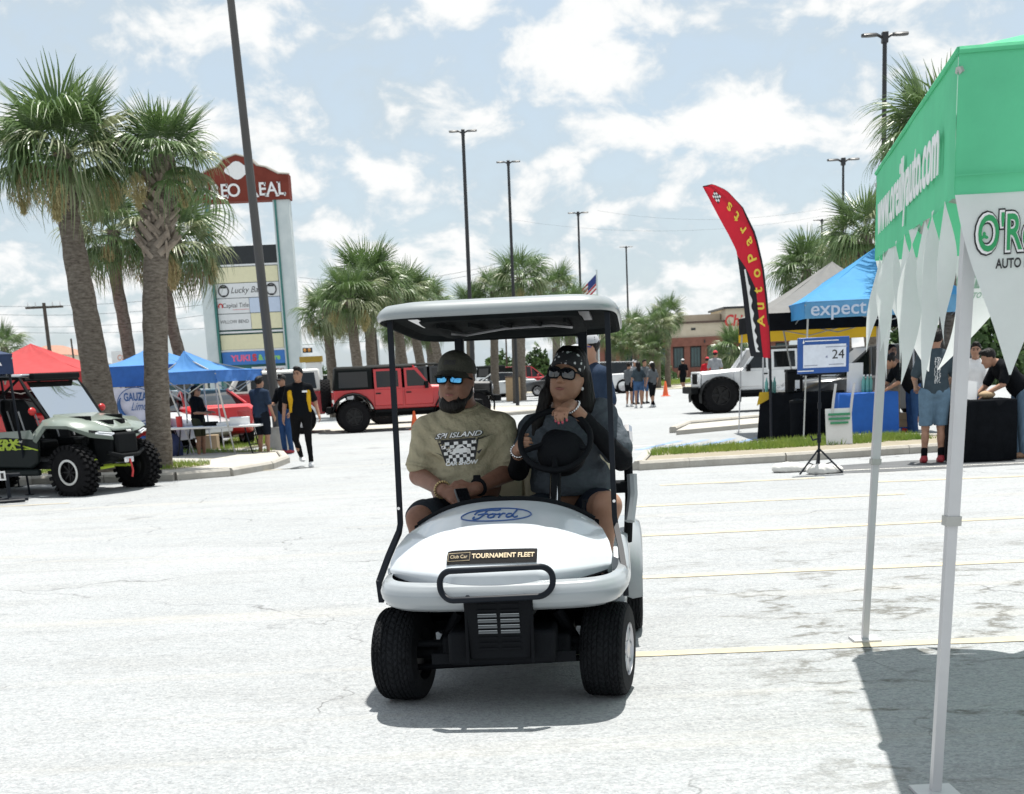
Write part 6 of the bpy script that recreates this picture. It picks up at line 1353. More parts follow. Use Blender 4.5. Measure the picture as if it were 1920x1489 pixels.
fa = (wrL - elL) / np.linalg.norm(wrL - elL); b1 = np.cross(fa, V3((0, 0, 1))); b1 /= np.linalg.norm(b1); b2 = np.cross(fa, b1)
for k in range(20): a = 2 * math.pi * k / 20; mb.ell(wc + (b1 * math.cos(a) + b2 * math.sin(a)) * .044, (.0075, .0075, .0075), None, 8, 6)
mb.build('bead_bracelet', BEAD, PM)
fa = (wrR - elR) / np.linalg.norm(wrR - elR); b1 = np.cross(fa, V3((0, 0, 1))); b1 /= np.linalg.norm(b1); b2 = np.cross(fa, b1); wc = wrR * .9 + elR * .1
MB().tube([wc + (b1 * math.cos(a) + b2 * math.sin(a)) * .042 for a in [k * math.pi / 10 for k in range(20)]], .010, 8, loop=True).build('watch_strap', CP, PM); MB().box(wc - b2 * .046 + V3((0, -.012, .0)), (.04, .016, .04)).build('watch', CP, PM, bevel=.006)
# driver ---------------------------------------------------------
PW = thing('person', 'woman in grey t-shirt, patterned head scarf and black sunglasses steering the cart', 'person', CART, CYAW, 'riders of the golf cart')
hc = V3((.328, .985, 1.523)); Rm = Hm(R(-16), R(-7), R(7)); hs = 1.10
def HP(x, y, z): return hc + (Rm @ V3((x, y, z))) * hs
shL, shR = V3((.120, 1.06, 1.258)), V3((.500, 1.05, 1.318)); elL, wrL = V3((.045, .93, 1.045)), V3((.070, .705, 1.165)); elR, wrR = V3((.610, .86, 1.085)), V3((.362, .665, 1.386))
hipL, hipR = V3((.20, 1.13, .79)), V3((.42, 1.13, .79)); knL, knR = V3((.12, .55, .83)), V3((.535, .56, .870)); anL, anR = V3((.12, .50, .41)), V3((.47, .50, .41))
hTop = hand_prims(wrR, (-.42, -.80, -.14), (-.9, .4, .1), (-.12, -.22, 1), .98, .72); hLft = hand_prims(wrL, (.16, -.86, .34), (.1, .3, 1), (-.95, -.2, .1), .98, .85)
body = [('e', (.30, 1.07, 1.17), (.17, .125, .19), None, .05), ('e', (.305, 1.05, .96), (.185, .17, .17), None, .06), ('e', (.305, 1.12, .80), (.20, .16, .13), None, .05), ('c', (.30, 1.07, 1.28), (.298, 1.02, 1.43), .060, .060, .04), ('c', shL, (.30, 1.075, 1.335), .055, .055, .05), ('c', shR, (.30, 1.075, 1.335), .055, .055, .05)]
body += head_prims(hc, Rm, hs, 1.14) + [('c', shL, elL, .056, .048, .03), ('c', elL, wrL, .046, .030, .015), ('c', shR, elR, .056, .050, .03), ('c', elR, wrR, .048, .030, .015)] + hTop + hLft
for h, k, a in ((hipL, knL, anL), (hipR, knR, anR)): body += [('c', h, k, .105, .078, .03), ('c', k, a, .068, .042, .02), ('c', a, a + V3((0, -.15, -.03)), .042, .033, .02)]
blob('body', body, VH, SKIN, PW, k=.02)
GREYT = mat('cloth_slate', (.078, .092, .108), .88, var=.10, scale=9, bump=.9, bscale=24, spec=.08)
def wfold(vs, fs):
    n = vnormals(vs, fs); w = np.zeros(len(vs))
    for c, d in ((shL + V3((.07, -.08, -.09)), V3((1, 0, -.9))), (shR + V3((-.05, -.08, -.07)), V3((-1, 0, -.6)))):
        q = vs - c; r = np.linalg.norm(q, axis=1); w += .008 * np.sin(q @ (V3((d[2], 0, -d[0])) / np.linalg.norm(d)) * 90 + np.sin(q @ d * 15)) * np.exp(-(r / .16) ** 2)
    w += .005 * np.sin(vs[:, 2] * 70 + 4 * vs[:, 0]) * np.exp(-((vs[:, 0] - .50) / .06) ** 2) * np.exp(-((vs[:, 2] - .93) / .08) ** 2) + .0035 * wob(vs * V3((1, 1, .5)), 16, 3)
    return vs + n * w[:, None]
shirtw = blob('shirt', [('e', (.30, 1.06, 1.17), (.19, .15, .19), None, .05), ('e', (.325, 1.03, .98), (.225, .205, .16), None, .05), ('e', (.33, 1.09, .87), (.250, .20, .13), None, .05), ('c', shL, (.30, 1.075, 1.32), .070, .070, .05), ('c', shR, (.30, 1.075, 1.33), .080, .070, .05), ('c', shL, shL * .35 + elL * .65, .072, .074, .04), ('c', shR, shR * .25 + elR * .75, .082, .088, .04), ('e', (.215, .945, 1.15), (.085, .075, .08), None, .05), ('e', (.39, .945, 1.15), (.085, .075, .08), None, .05)], VH, GREYT, PW, cuts=[((0, 0, .815), (0, .1, -1))], fold=wfold)
BLKC = cloth('black', (.010, .011, .013))
blob('arm_sleeve', [('c', shR * .2 + elR * .8, elR, .058, .058, .02), ('c', elR, elR * .25 + wrR * .75, .056, .040, .02)], .008, BLKC, PW, fold=folds(.002, 40, 1)); blob('arm_sleeve', [('c', shL * .42 + elL * .58, elL, .060, .056, .02), ('c', elL, elL * .3 + wrL * .7, .053, .040, .02)], .008, BLKC, PW)
MB().tube([V3((.30, 1.035, 1.365)) + V3((.088 * math.cos(a), .082 * math.sin(a), .026 * math.sin(a))) for a in [k * math.pi / 16 for k in range(32)]], .010, 8, loop=True).build('collar', BLKC, PW)
blob('shorts', [('e', (.305, 1.12, .79), (.22, .19, .14), None, .05), ('c', hipL, knL * .8 + hipL * .2, .124, .104, .03), ('c', hipR, knR * .62 + hipR * .38, .124, .108, .03)], .010, cloth('navy_shorts', (.014, .018, .028)), PW, fold=folds(.004, 18, 2))
for a in (anL, anR): blob('shoe', [('c', a + V3((0, .04, -.02)), a + V3((0, -.17, -.04)), .052, .042, .02)], .012, WHITE_CLOTH, PW)
upv = Rm @ V3((0, 0, 1)); fwd = Rm @ V3((0, -1, 0))
blob('hair', [('e', HP(0, .030, .045), (.092 * hs, .102 * hs, .102 * hs), Rm, .02), ('e', HP(-.01, .035, .11), (.072 * hs, .080 * hs, .045 * hs), Rm, .03), ('c', HP(-.078, .005, .03), HP(-.098, -.005, -.10), .026 * hs, .03 * hs, .03), ('c', HP(-.098, -.005, -.10), HP(-.125, -.01, -.23), .032 * hs, .026 * hs, .03), ('c', HP(-.125, -.01, -.23), HP(-.14, -.02, -.32), .024, .012, .03), ('c', HP(.078, .04, .02), HP(.095, .06, -.12), .032 * hs, .05 * hs, .03), ('c', HP(.085, .07, -.10), HP(.07, .09, -.13), .04, .035, .03), ('c', HP(.0, .10, 0), HP(-.02, .10, -.15), .085, .07, .05)],
     .0075, HAIR, PW, cuts=[], fold=folds(.004, 45, 1, (1, 1, .22)))
# carve the face free: the scarf band crosses the forehead
SCARF = bpy.data.materials.new('paisley_scarf'); SCARF.use_nodes = True; t = SCARF.node_tree; vz = t.nodes.new('ShaderNodeTexVoronoi'); vz.inputs['Scale'].default_value = 34; tc = t.nodes.new('ShaderNodeTexCoord'); t.links.new(tc.outputs['Object'], vz.inputs['Vector'])
nz = t.nodes.new('ShaderNodeTexNoise'); nz.inputs['Scale'].default_value = 55; t.links.new(tc.outputs['Object'], nz.inputs['Vector']); ad = t.nodes.new('ShaderNodeMath'); ad.operation = 'ADD'; t.links.new(vz.outputs['Distance'], ad.inputs[0]); t.links.new(nz.outputs['Fac'], ad.inputs[1])
cr = t.nodes.new('ShaderNodeValToRGB'); cr.color_ramp.elements[0].position = .74; cr.color_ramp.elements[0].color = (.55, .56, .58, 1); cr.color_ramp.elements[1].position = .79; cr.color_ramp.elements[1].color = (.012, .013, .016, 1); t.links.new(ad.outputs[0], cr.inputs[0]); t.links.new(cr.outputs[0], t.nodes['Principled BSDF'].inputs['Base Color']); t.nodes['Principled BSDF'].inputs['Roughness'].default_value = .8
blob('head_scarf', [('e', HP(0, .014, .052), (.088 * hs, .104 * hs, .094 * hs), Rm, .01)], .0065, SCARF, PW, cuts=[(HP(0, -.085, .060), fwd * .48 - upv * .88), (HP(0, -.045, .128), upv * .80 - fwd * .60)], fold=folds(.0018, 60, 2))
shades(PW, HP, Rm, hs, LENS, .0325, .0245, CP, .42)
MB().tube([HP(-.021, -.093, -.0615), HP(0, -.099, -.0615), HP(.021, -.093, -.0595)], [.004, .0085, .004], 8).build('lips', LIP, PW)
for sx in (1,): MB().ell(HP(.081, .005, -.045), (.008, .008, .010), None, 10, 8).build('earring', WINK, PW)
NAIL = mat('nail_red', (.35, .012, .04), .2, coat=.6)
tips = [p for p in hTop if p[0] == 'c' and abs(p[4] - .0075 * .98) < 1e-6]
for p in tips: d = V3(p[2]) - V3(p[1]); d /= np.linalg.norm(d); MB().ell(V3(p[2]) + d * .003 + V3((0, -.005, 0)), (.0065, .0045, .009), None, 8, 6).build('fingernail', NAIL, PW)
for wr, el in ((wrR, elR), (wrL, elL)):
    fa = (wr - el) / np.linalg.norm(wr - el); b1 = np.cross(fa, V3((0, 0, 1))); b1 /= np.linalg.norm(b1); b2 = np.cross(fa, b1); mb = MB(); wc = wr * .97 + el * .03
    for k in range(18): a = 2 * math.pi * k / 18; mb.ell(wc + (b1 * math.cos(a) + b2 * math.sin(a)) * .037, (.008, .008, .008), None, 8, 6)
    mb.build('bracelet', CHR, PW)
project_print(shirtw, text_polys('D', .05, .002, .4, .045), WINK, 'print_lettering', PW, (.205, .8, 1.165), (1, 0, .1), (0, 0, 1), V3((0, -1, .1)))
# ---------------------------------------------------------------- canopies
ALU = mat('white_tent_leg', (.55, .55, .56), .4, metal=.2, var=.05); STEEL = mat('grey_tent_leg', (.42, .42, .40), .45, metal=.3)
GREEN = mat('green_canopy_cloth', (.15, .62, .35), .75, spec=.15, var=.06, scale=3, trans=.27, bump=.35, bscale=9)
GREENR = mat('green_roof_cloth', (.10, .50, .26), .75, spec=.15, var=.06, scale=3, trans=.22, tcol=(.62, .66, .70), bump=.35, bscale=9)
PENN = mat('white_pennant_cloth', (.74, .76, .76), .8, var=.04, trans=.42, bump=.2, bscale=6)
GLOGO = mat('logo_green', (.02, .30, .10), .6)
def cloth_panel(P, nu, nv, sag=.0, wave=.0, fr=9, seed=0):
    """bilinear cloth between 4 corners (a,b along the top, d,c below) with sag and ripples"""
    a, b, c, d = [V3(p) for p in P]; n = np.cross(b - a, d - a); n /= np.linalg.norm(n) + 1e-9
    def fn(u, v):
        p = (a * (1 - u) + b * u) * (1 - v) + (d * (1 - u) + c * u) * v
        w = wave * (math.sin(u * fr + seed) * .6 + math.sin(u * fr * 2.3 + v * 3 + seed * 2) * .4) * (.25 + .75 * v)
        return p + n * w + V3((0, 0, -sag * 4 * u * (1 - u) * v * (1 - v * .0)))
    return MB().grid(fn, nu, nv)
def canopy(label, C, ze, zv, peak, roofm, valm, legs, legm=ALU, group='pop-up canopies', valb=None, vwave=.015, sag=.05, legr=.02, apex=0.0, ro=None):
    """C: four ground corners in order; legs: list of (foot xyz, corner index)"""
    T = thing('canopy', label, 'canopy', (C[0][0], C[0][1], 0), 0, group); o = V3((C[0][0], C[0][1], 0)); pk = V3(peak) - o
    for i in range(4):
        a, b = V3((*C[i], ze)) - o, V3((*C[(i + 1) % 4], ze)) - o
        rm = roofm
        def fn(u, v, a=a, b=b):
            e = a * (1 - u) + b * u; p = e * (1 - v) + pk * v; p[2] -= sag * math.sin(math.pi * v) * (1 + .6 * math.sin(math.pi * u)) ; p[2] += .006 * math.sin(u * 21 + v * 9); return p
        MB().grid(fn, 14, 12).build('roof_panel', rm, T, smooth=60)
        va = zv if not isinstance(zv, (list, tuple)) else zv[i]
        vm = valm[i] if isinstance(valm, list) else valm
        cloth_panel([a, b, (b[0], b[1], va), (a[0], a[1], va)], 26, 4, .0, vwave, 13, i).build('valance', vm, T, smooth=80)
        MB().tube([a, b], .012, 6).build('eave_seam', vm, T)
        MB().tube([a + V3((0, 0, -.06)), pk + V3((0, 0, -.12))], .014, 5).build('roof_strut', STEEL, T); MB().tube([a * .97 + pk * .03 + V3((0, 0, -.10)), (a + b) / 2 * .95 + pk * .05 + V3((0, 0, -.45)), b * .97 + pk * .03 + V3((0, 0, -.10))], .012, 5).build('truss_bar', STEEL, T)
    cen = sum(V3((*c, 0)) for c in C) / 4
    for foot, i in legs:
        f = V3(foot) - o; top = V3((*C[i], ze - .12)); cd = cen - top; cd[2] = 0; top = top + cd / np.linalg.norm(cd) * .10 - o; m = f + (top - f) * .42
        lg = MB().tube([f, m], legr * .82, 4).build('leg', legm, T, smooth=20); MB().tube([m, top], legr, 4).build('leg_sleeve', legm, lg, smooth=20)
        MB().tube([m - (top - f) * .006, m + (top - f) * .008], legr * 1.25, 4).build('leg_collar', STEEL, lg, smooth=20); MB().box(f + V3((0, 0, .008)), (legr * 5, legr * 5, .012)).build('foot_plate', legm, lg)
    return T
# green canopy at the near right edge
FL, RL = V3((1.51, 4.59, 0)), V3((2.05, 7.49, 0)); ed = (RL - FL) / np.linalg.norm(RL - FL); pe = V3((ed[1], -ed[0], 0)); LN = float(np.linalg.norm(RL - FL)); FR_, RR_ = FL + pe * LN, RL + pe * LN
pk = (FL + RR_) / 2; GT = canopy('green pop-up canopy with white pennants and lettered sides at the near edge', [tuple(FL[:2]), tuple(FR_[:2]), tuple(RR_[:2]), tuple(RL[:2])], 2.50, 2.06, (pk[0], pk[1], 3.00), GREENR, GREEN, [((1.54, 4.66, 0), 0), ((2.02, 7.42, 0), 3), (tuple(FR_), 1), (tuple(RR_), 2)], sag=.02, vwave=.010, legr=.030)
o_ = V3((FL[0], FL[1], 0))
lettering('www.oreillyauto.com', WINK, GT, RL - o_ - ed * LN * .50 - pe * .014 + V3((0, 0, 2.265)), -ed, (0, 0, 1), .30, bold=.006, width=2.35)
MB().tube([FL - o_ + V3((0, 0, 2.125)) - ed * .012, FR_ - o_ + V3((0, 0, 2.125)) - ed * .012], .004, 4).build('hem_seam', GREEN, GT)
def pennant(base, along, out, w, h, twist, sway, print_=0, seed=0):
    along, out, base = V3(along), V3(out), V3(base); rn = random.Random(seed); ph = rn.random() * 6
    def pt(x, z):
        v = -z / h; ww = x; tw = twist * v ** 1.1; c, s = math.cos(tw), math.sin(tw)
        return base + along * (ww * c + sway[0] * v ** 1.8) + out * (ww * s + sway[1] * v ** 1.8 + .010 * math.sin(v * 6 + ph + x * 14)) + V3((0, 0, z * (1 - .06 * (abs(sway[0]) + abs(sway[1])))))
    p = MB().grid(lambda u, v: pt((u - .5) * w * (1 - v * .985) * (1 + .10 * math.sin(math.pi * v)), -h * v), 8, 18).build('pennant', PENN, GT, smooth=80)
    if print_:
        def pr(txt, size, bold, width, dx, dz, off, m, sh=0):
            v, f = text_geo(txt, size, bold, sh); k = width / (v[:, 0].max() - v[:, 0].min()); mir = -1 if print_ < 0 else 1
            P = [pt(mir * x * k + dx, y + dz) + out * off for x, y, _ in v]; put('lettering', mesh_of('lettering', P, f, m, 0, False), p)
        if print_ > 0:
            pr("O'Reilly", .165, .013, .298, .015, -.130, .004, INK); pr("O'Reilly", .165, .0075, .286, .015, -.130, .0065, WINK); pr("O'Reilly", .160, .0020, .268, .015, -.130, .009, GLOGO)
            pr('AUTO PARTS', .042, .0012, .165, .022, -.222, .005, INK)
            lf = [pt(-.098 + .010 * math.cos(a) * (1 + .45 * math.cos(3 * (a + .5))), -.132 + .010 * math.sin(a) * (1 + .45 * math.cos(3 * (a + .5)))) + out * .0105 for a in [k * math.pi / 9 for k in range(18)]]
            put('logo_leaf', mesh_of('logo_leaf', lf, [tuple(range(18))], GLOGO, 0, False), p)
        else:
            pale = mat('pale_green_print', (.40, .56, .46), .8); pr("O'Reilly", .12, .012, .34, 0, -.13, -.006, pale); pr("O'Reilly", .12, .002, .30, 0, -.13, -.009, PENN); pr('AUTO PARTS', .04, .001, .20, 0, -.215, -.006, pale)
for k in range(7): pennant(FL - o_ + pe * (.195 + .40 * k) + V3((0, 0, 2.065)) - ed * .012, pe, -ed, .39, .575, .05 * k, (.0, .02), 1 if k < 3 else 0, k)
for k in range(7): pennant(RL - o_ + pe * (.20 + .40 * k) + V3((0, 0, 2.065)), -pe, ed, .39, .60, [.35, -.5, .2, .6, -.3, .4, .1][k], ([-.10, .25, .12, -.05, .1, 0, .1][k], .05), -1, 20 + k)
for k in range(9): pennant(FL - o_ + ed * (.20 + .31 * k) + V3((0, 0, 2.065)), ed, -pe, [.10, .17, .08, .20, .09, .07, .17, .09, .12][k], .48 + .07 * (k * 2 % 4), [2.9, -2.4, 3.3, -2.1, 3.0, -3.4, 2.4, -2.9, 2.2][k], ([.16, -.10, .30, .05, -.26, .24, .10, -.14, .05][k], [-.04, .02, -.08, .03, .02, -.06, .04, -.02, .05][k]), 0, 40 + k)
# booths in the middle distance
BLKCL = mat('black_canopy_cloth', (.009, .010, .012), .9, spec=.05, var=.2); GREYCL = mat('grey_canopy_cloth', (.20, .20, .195), .8, var=.08, trans=.15); YELCL = mat('yellow_canopy_cloth', (.62, .40, .03), .8, var=.06, trans=.35)
SKYCL = mat('sky_blue_canopy_cloth', (.07, .34, .66), .75, var=.08, scale=2, trans=.35, bump=.4, bscale=5); PALESKY = mat('pale_blue_valance_cloth', (.17, .42, .66), .75, var=.08, trans=.35, bump=.4, bscale=5); ROYAL = mat('royal_blue_cloth', (.018, .085, .34), .8, var=.15, trans=.25, bump=.5, bscale=6)
AT = canopy('grey roofed canopy with black lettered front and yellow back valance', [(5.23, 27.3), (8.28, 27.1), (8.4, 30.2), (5.35, 30.4)], 2.42, [2.09, 2.09, 1.93, 2.09], (7.0, 28.8, 3.45), GREYCL, [BLKCL, BLKCL, YELCL, BLKCL], [((5.34, 27.55, 0), 0), ((8.28, 27.1, 0), 1), ((8.4, 30.2, 0), 2), ((5.35, 30.4, 0), 3)])
lettering('Advance Auto Parts', YINK, AT, (1.50, -.05, 2.255), (1, -.06, 0), (0, 0, 1), .26, shear=.35, bold=.006, width=2.35)
ET = canopy('sky blue canopy with a pale lettered valance behind the green one', [(5.80, 25.9), (8.85, 25.6), (9.0, 28.7), (5.9, 29.0)], 2.56, [2.26, 2.2, 2.22, 2.26], (7.55, 27.3, 3.62), SKYCL, [PALESKY, ROYAL, ROYAL, SKYCL], [((5.66, 25.3, 0), 0), ((8.85, 25.6, 0), 1), ((9.0, 28.7, 0), 2), ((6.5, 29.0, 0), 3)], legm=STEEL, vwave=.03)
lettering('expect', PALEB, ET, (.60, -.10, 2.42), (1, -.09, 0), (0, 0, 1), .36, bold=.004, width=1.02)
B1C = mat('blue_canopy_cloth', (.085, .27, .60), .75, var=.08, scale=2, trans=.3, bump=.5, bscale=4); B1V = mat('blue_valance_cloth', (.03, .13, .45), .8, var=.12, trans=.2, bump=.5, bscale=5)
canopy('blue canopy with a white banner hanging beneath it', [(-8.55, 29.6), (-6.62, 29.2), (-6.5, 32.0), (-8.5, 32.3)], 2.0, 1.58, (-7.62, 30.6, 2.42), B1C, B1V, [((-8.6, 29.6, 0), 0), ((-6.7, 29.3, 0), 1), ((-6.5, 32, 0), 2), ((-8.6, 32.3, 0), 3)])
canopy('wrinkled blue canopy on splayed white legs over the folding table', [(-7.0, 28.6), (-5.60, 27.4), (-5.05, 29.6), (-6.6, 30.8)], 1.82, [1.58, 1.60, 1.62, 1.6], (-6.55, 29.0, 2.26), B1C, mat('crumpled_blue_valance', (.06, .20, .55), .8, var=.12, trans=.25, bump=.8, bscale=5), [((-6.50, 29.0, 0), 0), ((-5.55, 28.5, 0), 1), ((-5.2, 29.4, 0), 2), ((-6.5, 30.6, 0), 3)], vwave=.05, sag=.10)
canopy('red canopy behind the off road buggy', [(-11.9, 30.0), (-8.95, 30.0), (-8.95, 33.0), (-11.9, 33.0)], 1.95, 1.62, (-10.5, 31.3, 2.62), mat('red_canopy_cloth', (.52, .055, .06), .75, var=.08, trans=.3, bump=.4, bscale=5), mat('red_valance_cloth', (.38, .03, .035), .8), [((-11.9, 30, 0), 0), ((-8.95, 30, 0), 1), ((-8.95, 33, 0), 2)])
NT = canopy('navy canopy with an emblem on its valance at the far left edge', [(-10.0, 19.2), (-7.12, 20.35), (-8.25, 23.1), (-11.1, 22.0)], 2.12, 1.84, (-9.1, 21.2, 2.8), mat('navy_canopy_cloth', (.015, .035, .09), .8, var=.15), mat('navy_valance_cloth', (.014, .030, .080), .8, var=.15), [((-7.42, 21.2, 0), 1), ((-10.0, 19.2, 0), 0), ((-8.25, 23.1, 0), 2)], legm=CB, legr=.022)
for P, m in (([(-.36, 0), (-.28, .055), (-.19, .07), (-.12, .03), (-.10, -.02), (-.17, -.01), (-.22, -.045), (-.30, -.03)], WINK), ([(-.24, .045), (-.19, .06), (-.16, .035), (-.20, .02)], GINK)): put('emblem', mesh_of('emblem', [(2.84 + x * .93, 1.13 + x * .37 - .03, 1.98 + z) for x, z in P], [tuple(range(len(P)))], m, 0, False), NT)
# feather flag
FY = 26.3
def fpx(x, y): p = at_depth(x, y, FY); return V3((p.x, FY, p.z))
RC = [(1318, 350), (1336, 346), (1362, 358), (1392, 390), (1416, 440), (1430, 500), (1437, 560), (1441, 610), (1443, 650), (1444, 672)]; LC = [(1318, 351), (1329, 370), (1349, 408), (1366, 440), (1380, 470), (1386, 510), (1393, 560), (1399, 610), (1404, 648), (1408, 668)]
def curve(P, t):
    x = np.interp(t * (len(P) - 1), range(len(P)), [p[0] for p in P]); y = np.interp(t * (len(P) - 1), range(len(P)), [p[1] for p in P]); return fpx(float(x), float(y))
fb = at_depth(1446, 830, FY); FT = thing('feather_flag', 'tall curved red and black feather flag with vertical yellow lettering', 'flag', (fb.x, FY, 0)); fo = V3((fb.x, FY, 0))
REDF = mat('red_flag_cloth', (.52, .012, .03), .7, var=.06, trans=.3, bump=.3, bscale=4); BLKF = mat('black_flag_cloth', (.006, .007, .012), .75)
def flag_pt(u, t, off=0): a, b = curve(LC, t), curve(RC, t); p = a * (1 - u) + b * u; p[1] += .04 * math.sin(t * 9 + u * 3) - off; return p - fo
def split(t): return 0.0 if t < .47 else min(.62, (t - .47) / .16 * .62)
MB().grid(lambda u, t: flag_pt(split(t) + (1 - split(t)) * u, t), 8, 60).build('red_cloth', REDF, FT, smooth=80)
MB().grid(lambda u, t: flag_pt(split(.47 + .53 * t) * u, .47 + .53 * t), 6, 34).build('black_cloth', BLKF, FT, smooth=80)
MB().grid(lambda u, t: flag_pt((.20 + .10 * t) + (.13 + .04 * math.sin(t * 46) * (1 if t > .15 else 0)) * u * split(.55 + .4 * t) / .62, .55 + .40 * t, .012), 3, 60).build('white_print', WINK, FT, smooth=0)
MB().tube([curve(RC, k / 30) - fo for k in range(31)] + [V3((0.0, 0, .1)), V3((0, 0, 0))], [.012 + .014 * k / 32 for k in range(33)], 8).build('pole', BLKF, FT)
MB().tube([V3((.42, 0, .02)), V3((-.42, 0, .02))], .018, 6).build('ground_foot', CB, FT); MB().tube([V3((0, -.42, .02)), V3((0, .42, .02))], .018, 6).build('ground_foot', CB, FT)
txt = 'AutoParts'
for i, ch in enumerate(txt):                                     # letters stacked along the cloth, read upwards
    t = .76 - i * .062; v, f = text_geo(ch, .30, .006); uc = .70 if t > .62 else .60 + .14 * max(0, (t - .42) / .2)
    c0 = flag_pt(uc, t, .015); dt = flag_pt(uc, t - .02, .015) - flag_pt(uc, t + .02, .015); dt /= np.linalg.norm(dt); du = flag_pt(uc + .05, t, .015) - flag_pt(uc - .05, t, .015); du /= np.linalg.norm(du)
    vx = v[:, 0] - (v[:, 0].max() + v[:, 0].min()) / 2
    put('letter', mesh_of('letter', [c0 + dt * a + du * (-b_) * (.62 if t > .7 else .85) for a, b_ in zip(vx, v[:, 1])], f, YINK, 0, False), FT)
ckd = MB()
for i in range(4):
    for j in range(4): u0, t0 = .34 + .085 * i, .135 + .014 * j; (ckd if (i + j) % 2 else ckd); m_ = INK if (i + j) % 2 else WINK; MB().grid(lambda u, t, u0=u0, t0=t0: flag_pt(u0 + .085 * u, t0 + .014 * t, .014), 1, 1).build('check', m_, FT, smooth=0)
# ---------------------------------------------------------------- tables and booth goods
def draped(label, C, z, m, group=None, name='table', seed=1, flare=.05):
    T = thing(name, label, 'table', (C[0][0], C[0][1], 0), 0, group); o = V3((C[0][0], C[0][1], 0)); C = [V3((c[0], c[1], 0)) - o for c in C]; ce = sum(C) / 4
    ring0 = []
    for i in range(4):
        for k in range(12): ring0.append(C[i] + (C[(i + 1) % 4] - C[i]) * k / 12)
    def lay(h, fl, wv): return [p + (p - ce) / np.linalg.norm(p - ce) * (fl + wv * math.sin(i * 1.9 + seed) + wv * .6 * math.sin(i * .8 + 2 * seed)) + V3((0, 0, h)) for i, p in enumerate(ring0)]
    MB().loft([lay(z, -.02, 0), lay(z - .015, .0, 0), lay(z * .7, flare * .3, .008), lay(z * .35, flare * .7, .02), lay(.02, flare, .03)], True, False).add(lay(z, -.02, 0), [tuple(range(48))]).build('table_cloth', m, T, smooth=50)
    for i in range(4): MB().tube([C[i] * .9 + ce * .1, C[i] * .9 + ce * .1 + V3((0, 0, z - .03))], .015, 6).build('leg', CB, T)
    return T
BLKTC = mat('black_table_cloth', (.007, .008, .010), .9, spec=.05, var=.25, bump=.4, bscale=6); BLUTC = mat('blue_table_cloth', (.012, .11, .46), .75, var=.08, bump=.4, bscale=6)
draped('black cloth covered table beside the red feather flag', [(5.20, 27.1), (6.55, 26.5), (6.9, 27.2), (5.5, 27.8)], .90, BLKTC, 'booth tables', seed=2); draped('bright blue cloth covered table with a white box on it', [(6.33, 25.35), (7.40, 25.25), (7.45, 26.0), (6.40, 26.1)], .88, BLUTC, 'booth tables', seed=3, flare=.02)
draped('black cloth covered table near the man in the slate shirt', [(6.52, 19.35), (7.35, 19.3), (7.4, 20.1), (6.55, 20.15)], .87, BLKTC, 'booth tables', seed=4, flare=.02)
MB_ = MB().grid(lambda u, v: (5.17 + .18 * u - .06 * v * (1 - u), 27.03 - .02 * v, .93 - .26 * v * (1 - .45 * u)), 6, 6).build('yellow_cloth', YELCL, smooth=80); tag(MB_, 'yellow cloth corner hanging from the black booth table', 'cloth')
T = thing('cooler', 'black drinks cooler with a white label on the black cloth table', 'cooler', (5.83, 26.95, .905)); MB().loft([[(-.15, -.13, 0), (.15, -.13, 0), (.15, .13, 0), (-.15, .13, 0)], [(-.155, -.135, .38), (.155, -.135, .38), (.155, .135, .38), (-.155, .135, .38)]]).build('tub', BLKPL, T, bevel=.02); MB().box((0, 0, .41), (.33, .29, .06)).build('lid', BLKPL, T, bevel=.015); MB().box((.04, -.137, .15), (.09, .006, .16)).build('label', WHTP, T); MB().box((0, -.15, .05), (.05, .03, .04)).build('tap', CHR, T)
T = thing('waste_bin', 'tall black round bin standing before the black cloth table', 'bin', (5.78, 26.35, 0)); MB().lathe([(.13, 0), (.15, .6), (.16, .72)], 'z', 20).build('barrel', BLKTC, T); MB().lathe([(.165, .72), (.165, .76), (.02, .80)], 'z', 20).build('lid', BLKPL, T)
GLASSM = mat('green_bottle', (.12, .38, .34), .1, coat=.4); bt = None
for i, (x, y, z) in enumerate(((5.36, 27.3, .9), (5.44, 27.25, .9), (5.52, 27.3, .9), (6.84, 25.6, .88), (6.91, 25.58, .88), (6.98, 25.6, .88), (6.88, 25.7, .88), (6.95, 25.7, .88))):
    if bt is None:
        bt = thing('bottle', 'pale green bottle nearest the yellow cloth corner on the black table', 'bottle', (x, y, z), 0, 'bottles on the booth tables'); MB().lathe([(.03, 0), (.034, .02), (.034, .20), (.014, .26), (.014, .30)], 'z', 12).build('body', GLASSM, bt); MB().lathe([(.017, .29), (.017, .32), (.002, .322)], 'z', 10).build('cap', WHTP, bt)
    else: dup(bt, (x, y, z), 0, ['', 'pale green bottle in the middle of three on the black cloth table', 'pale green bottle nearest the cooler on the black cloth table', 'pale green bottle closest to the white carton on the blue table', 'pale green bottle in the middle of the front row on the blue table', 'pale green bottle at the outer end of the front row on the blue table', 'pale green bottle behind the white carton side of the front row', 'pale green bottle behind the outer end of the front row'][i])
tag(MB().box((6.72, 25.75, 1.15), (.26, .16, .54), rotz(.1)).build('carton', WHTP, bevel=.006), 'tall white carton standing on the blue cloth table', 'box')
MB(); T = thing('snack_box', 'open blue snack box with orange packets beside the blue table', 'box', (7.62, 25.75, 0)); MB().box2((-.26, -.15, 0), (.26, .15, .20)).build('tray', BLUTC, T); 
for k in range(5): MB().box((-.2 + .1 * k, -.16, .12), (.08, .03, .13), roty(.2 * (k % 3 - 1))).build('packet', [mat('orange_packet', (.6, .18, .03), .4), WHTP, REDI][k % 3], T)
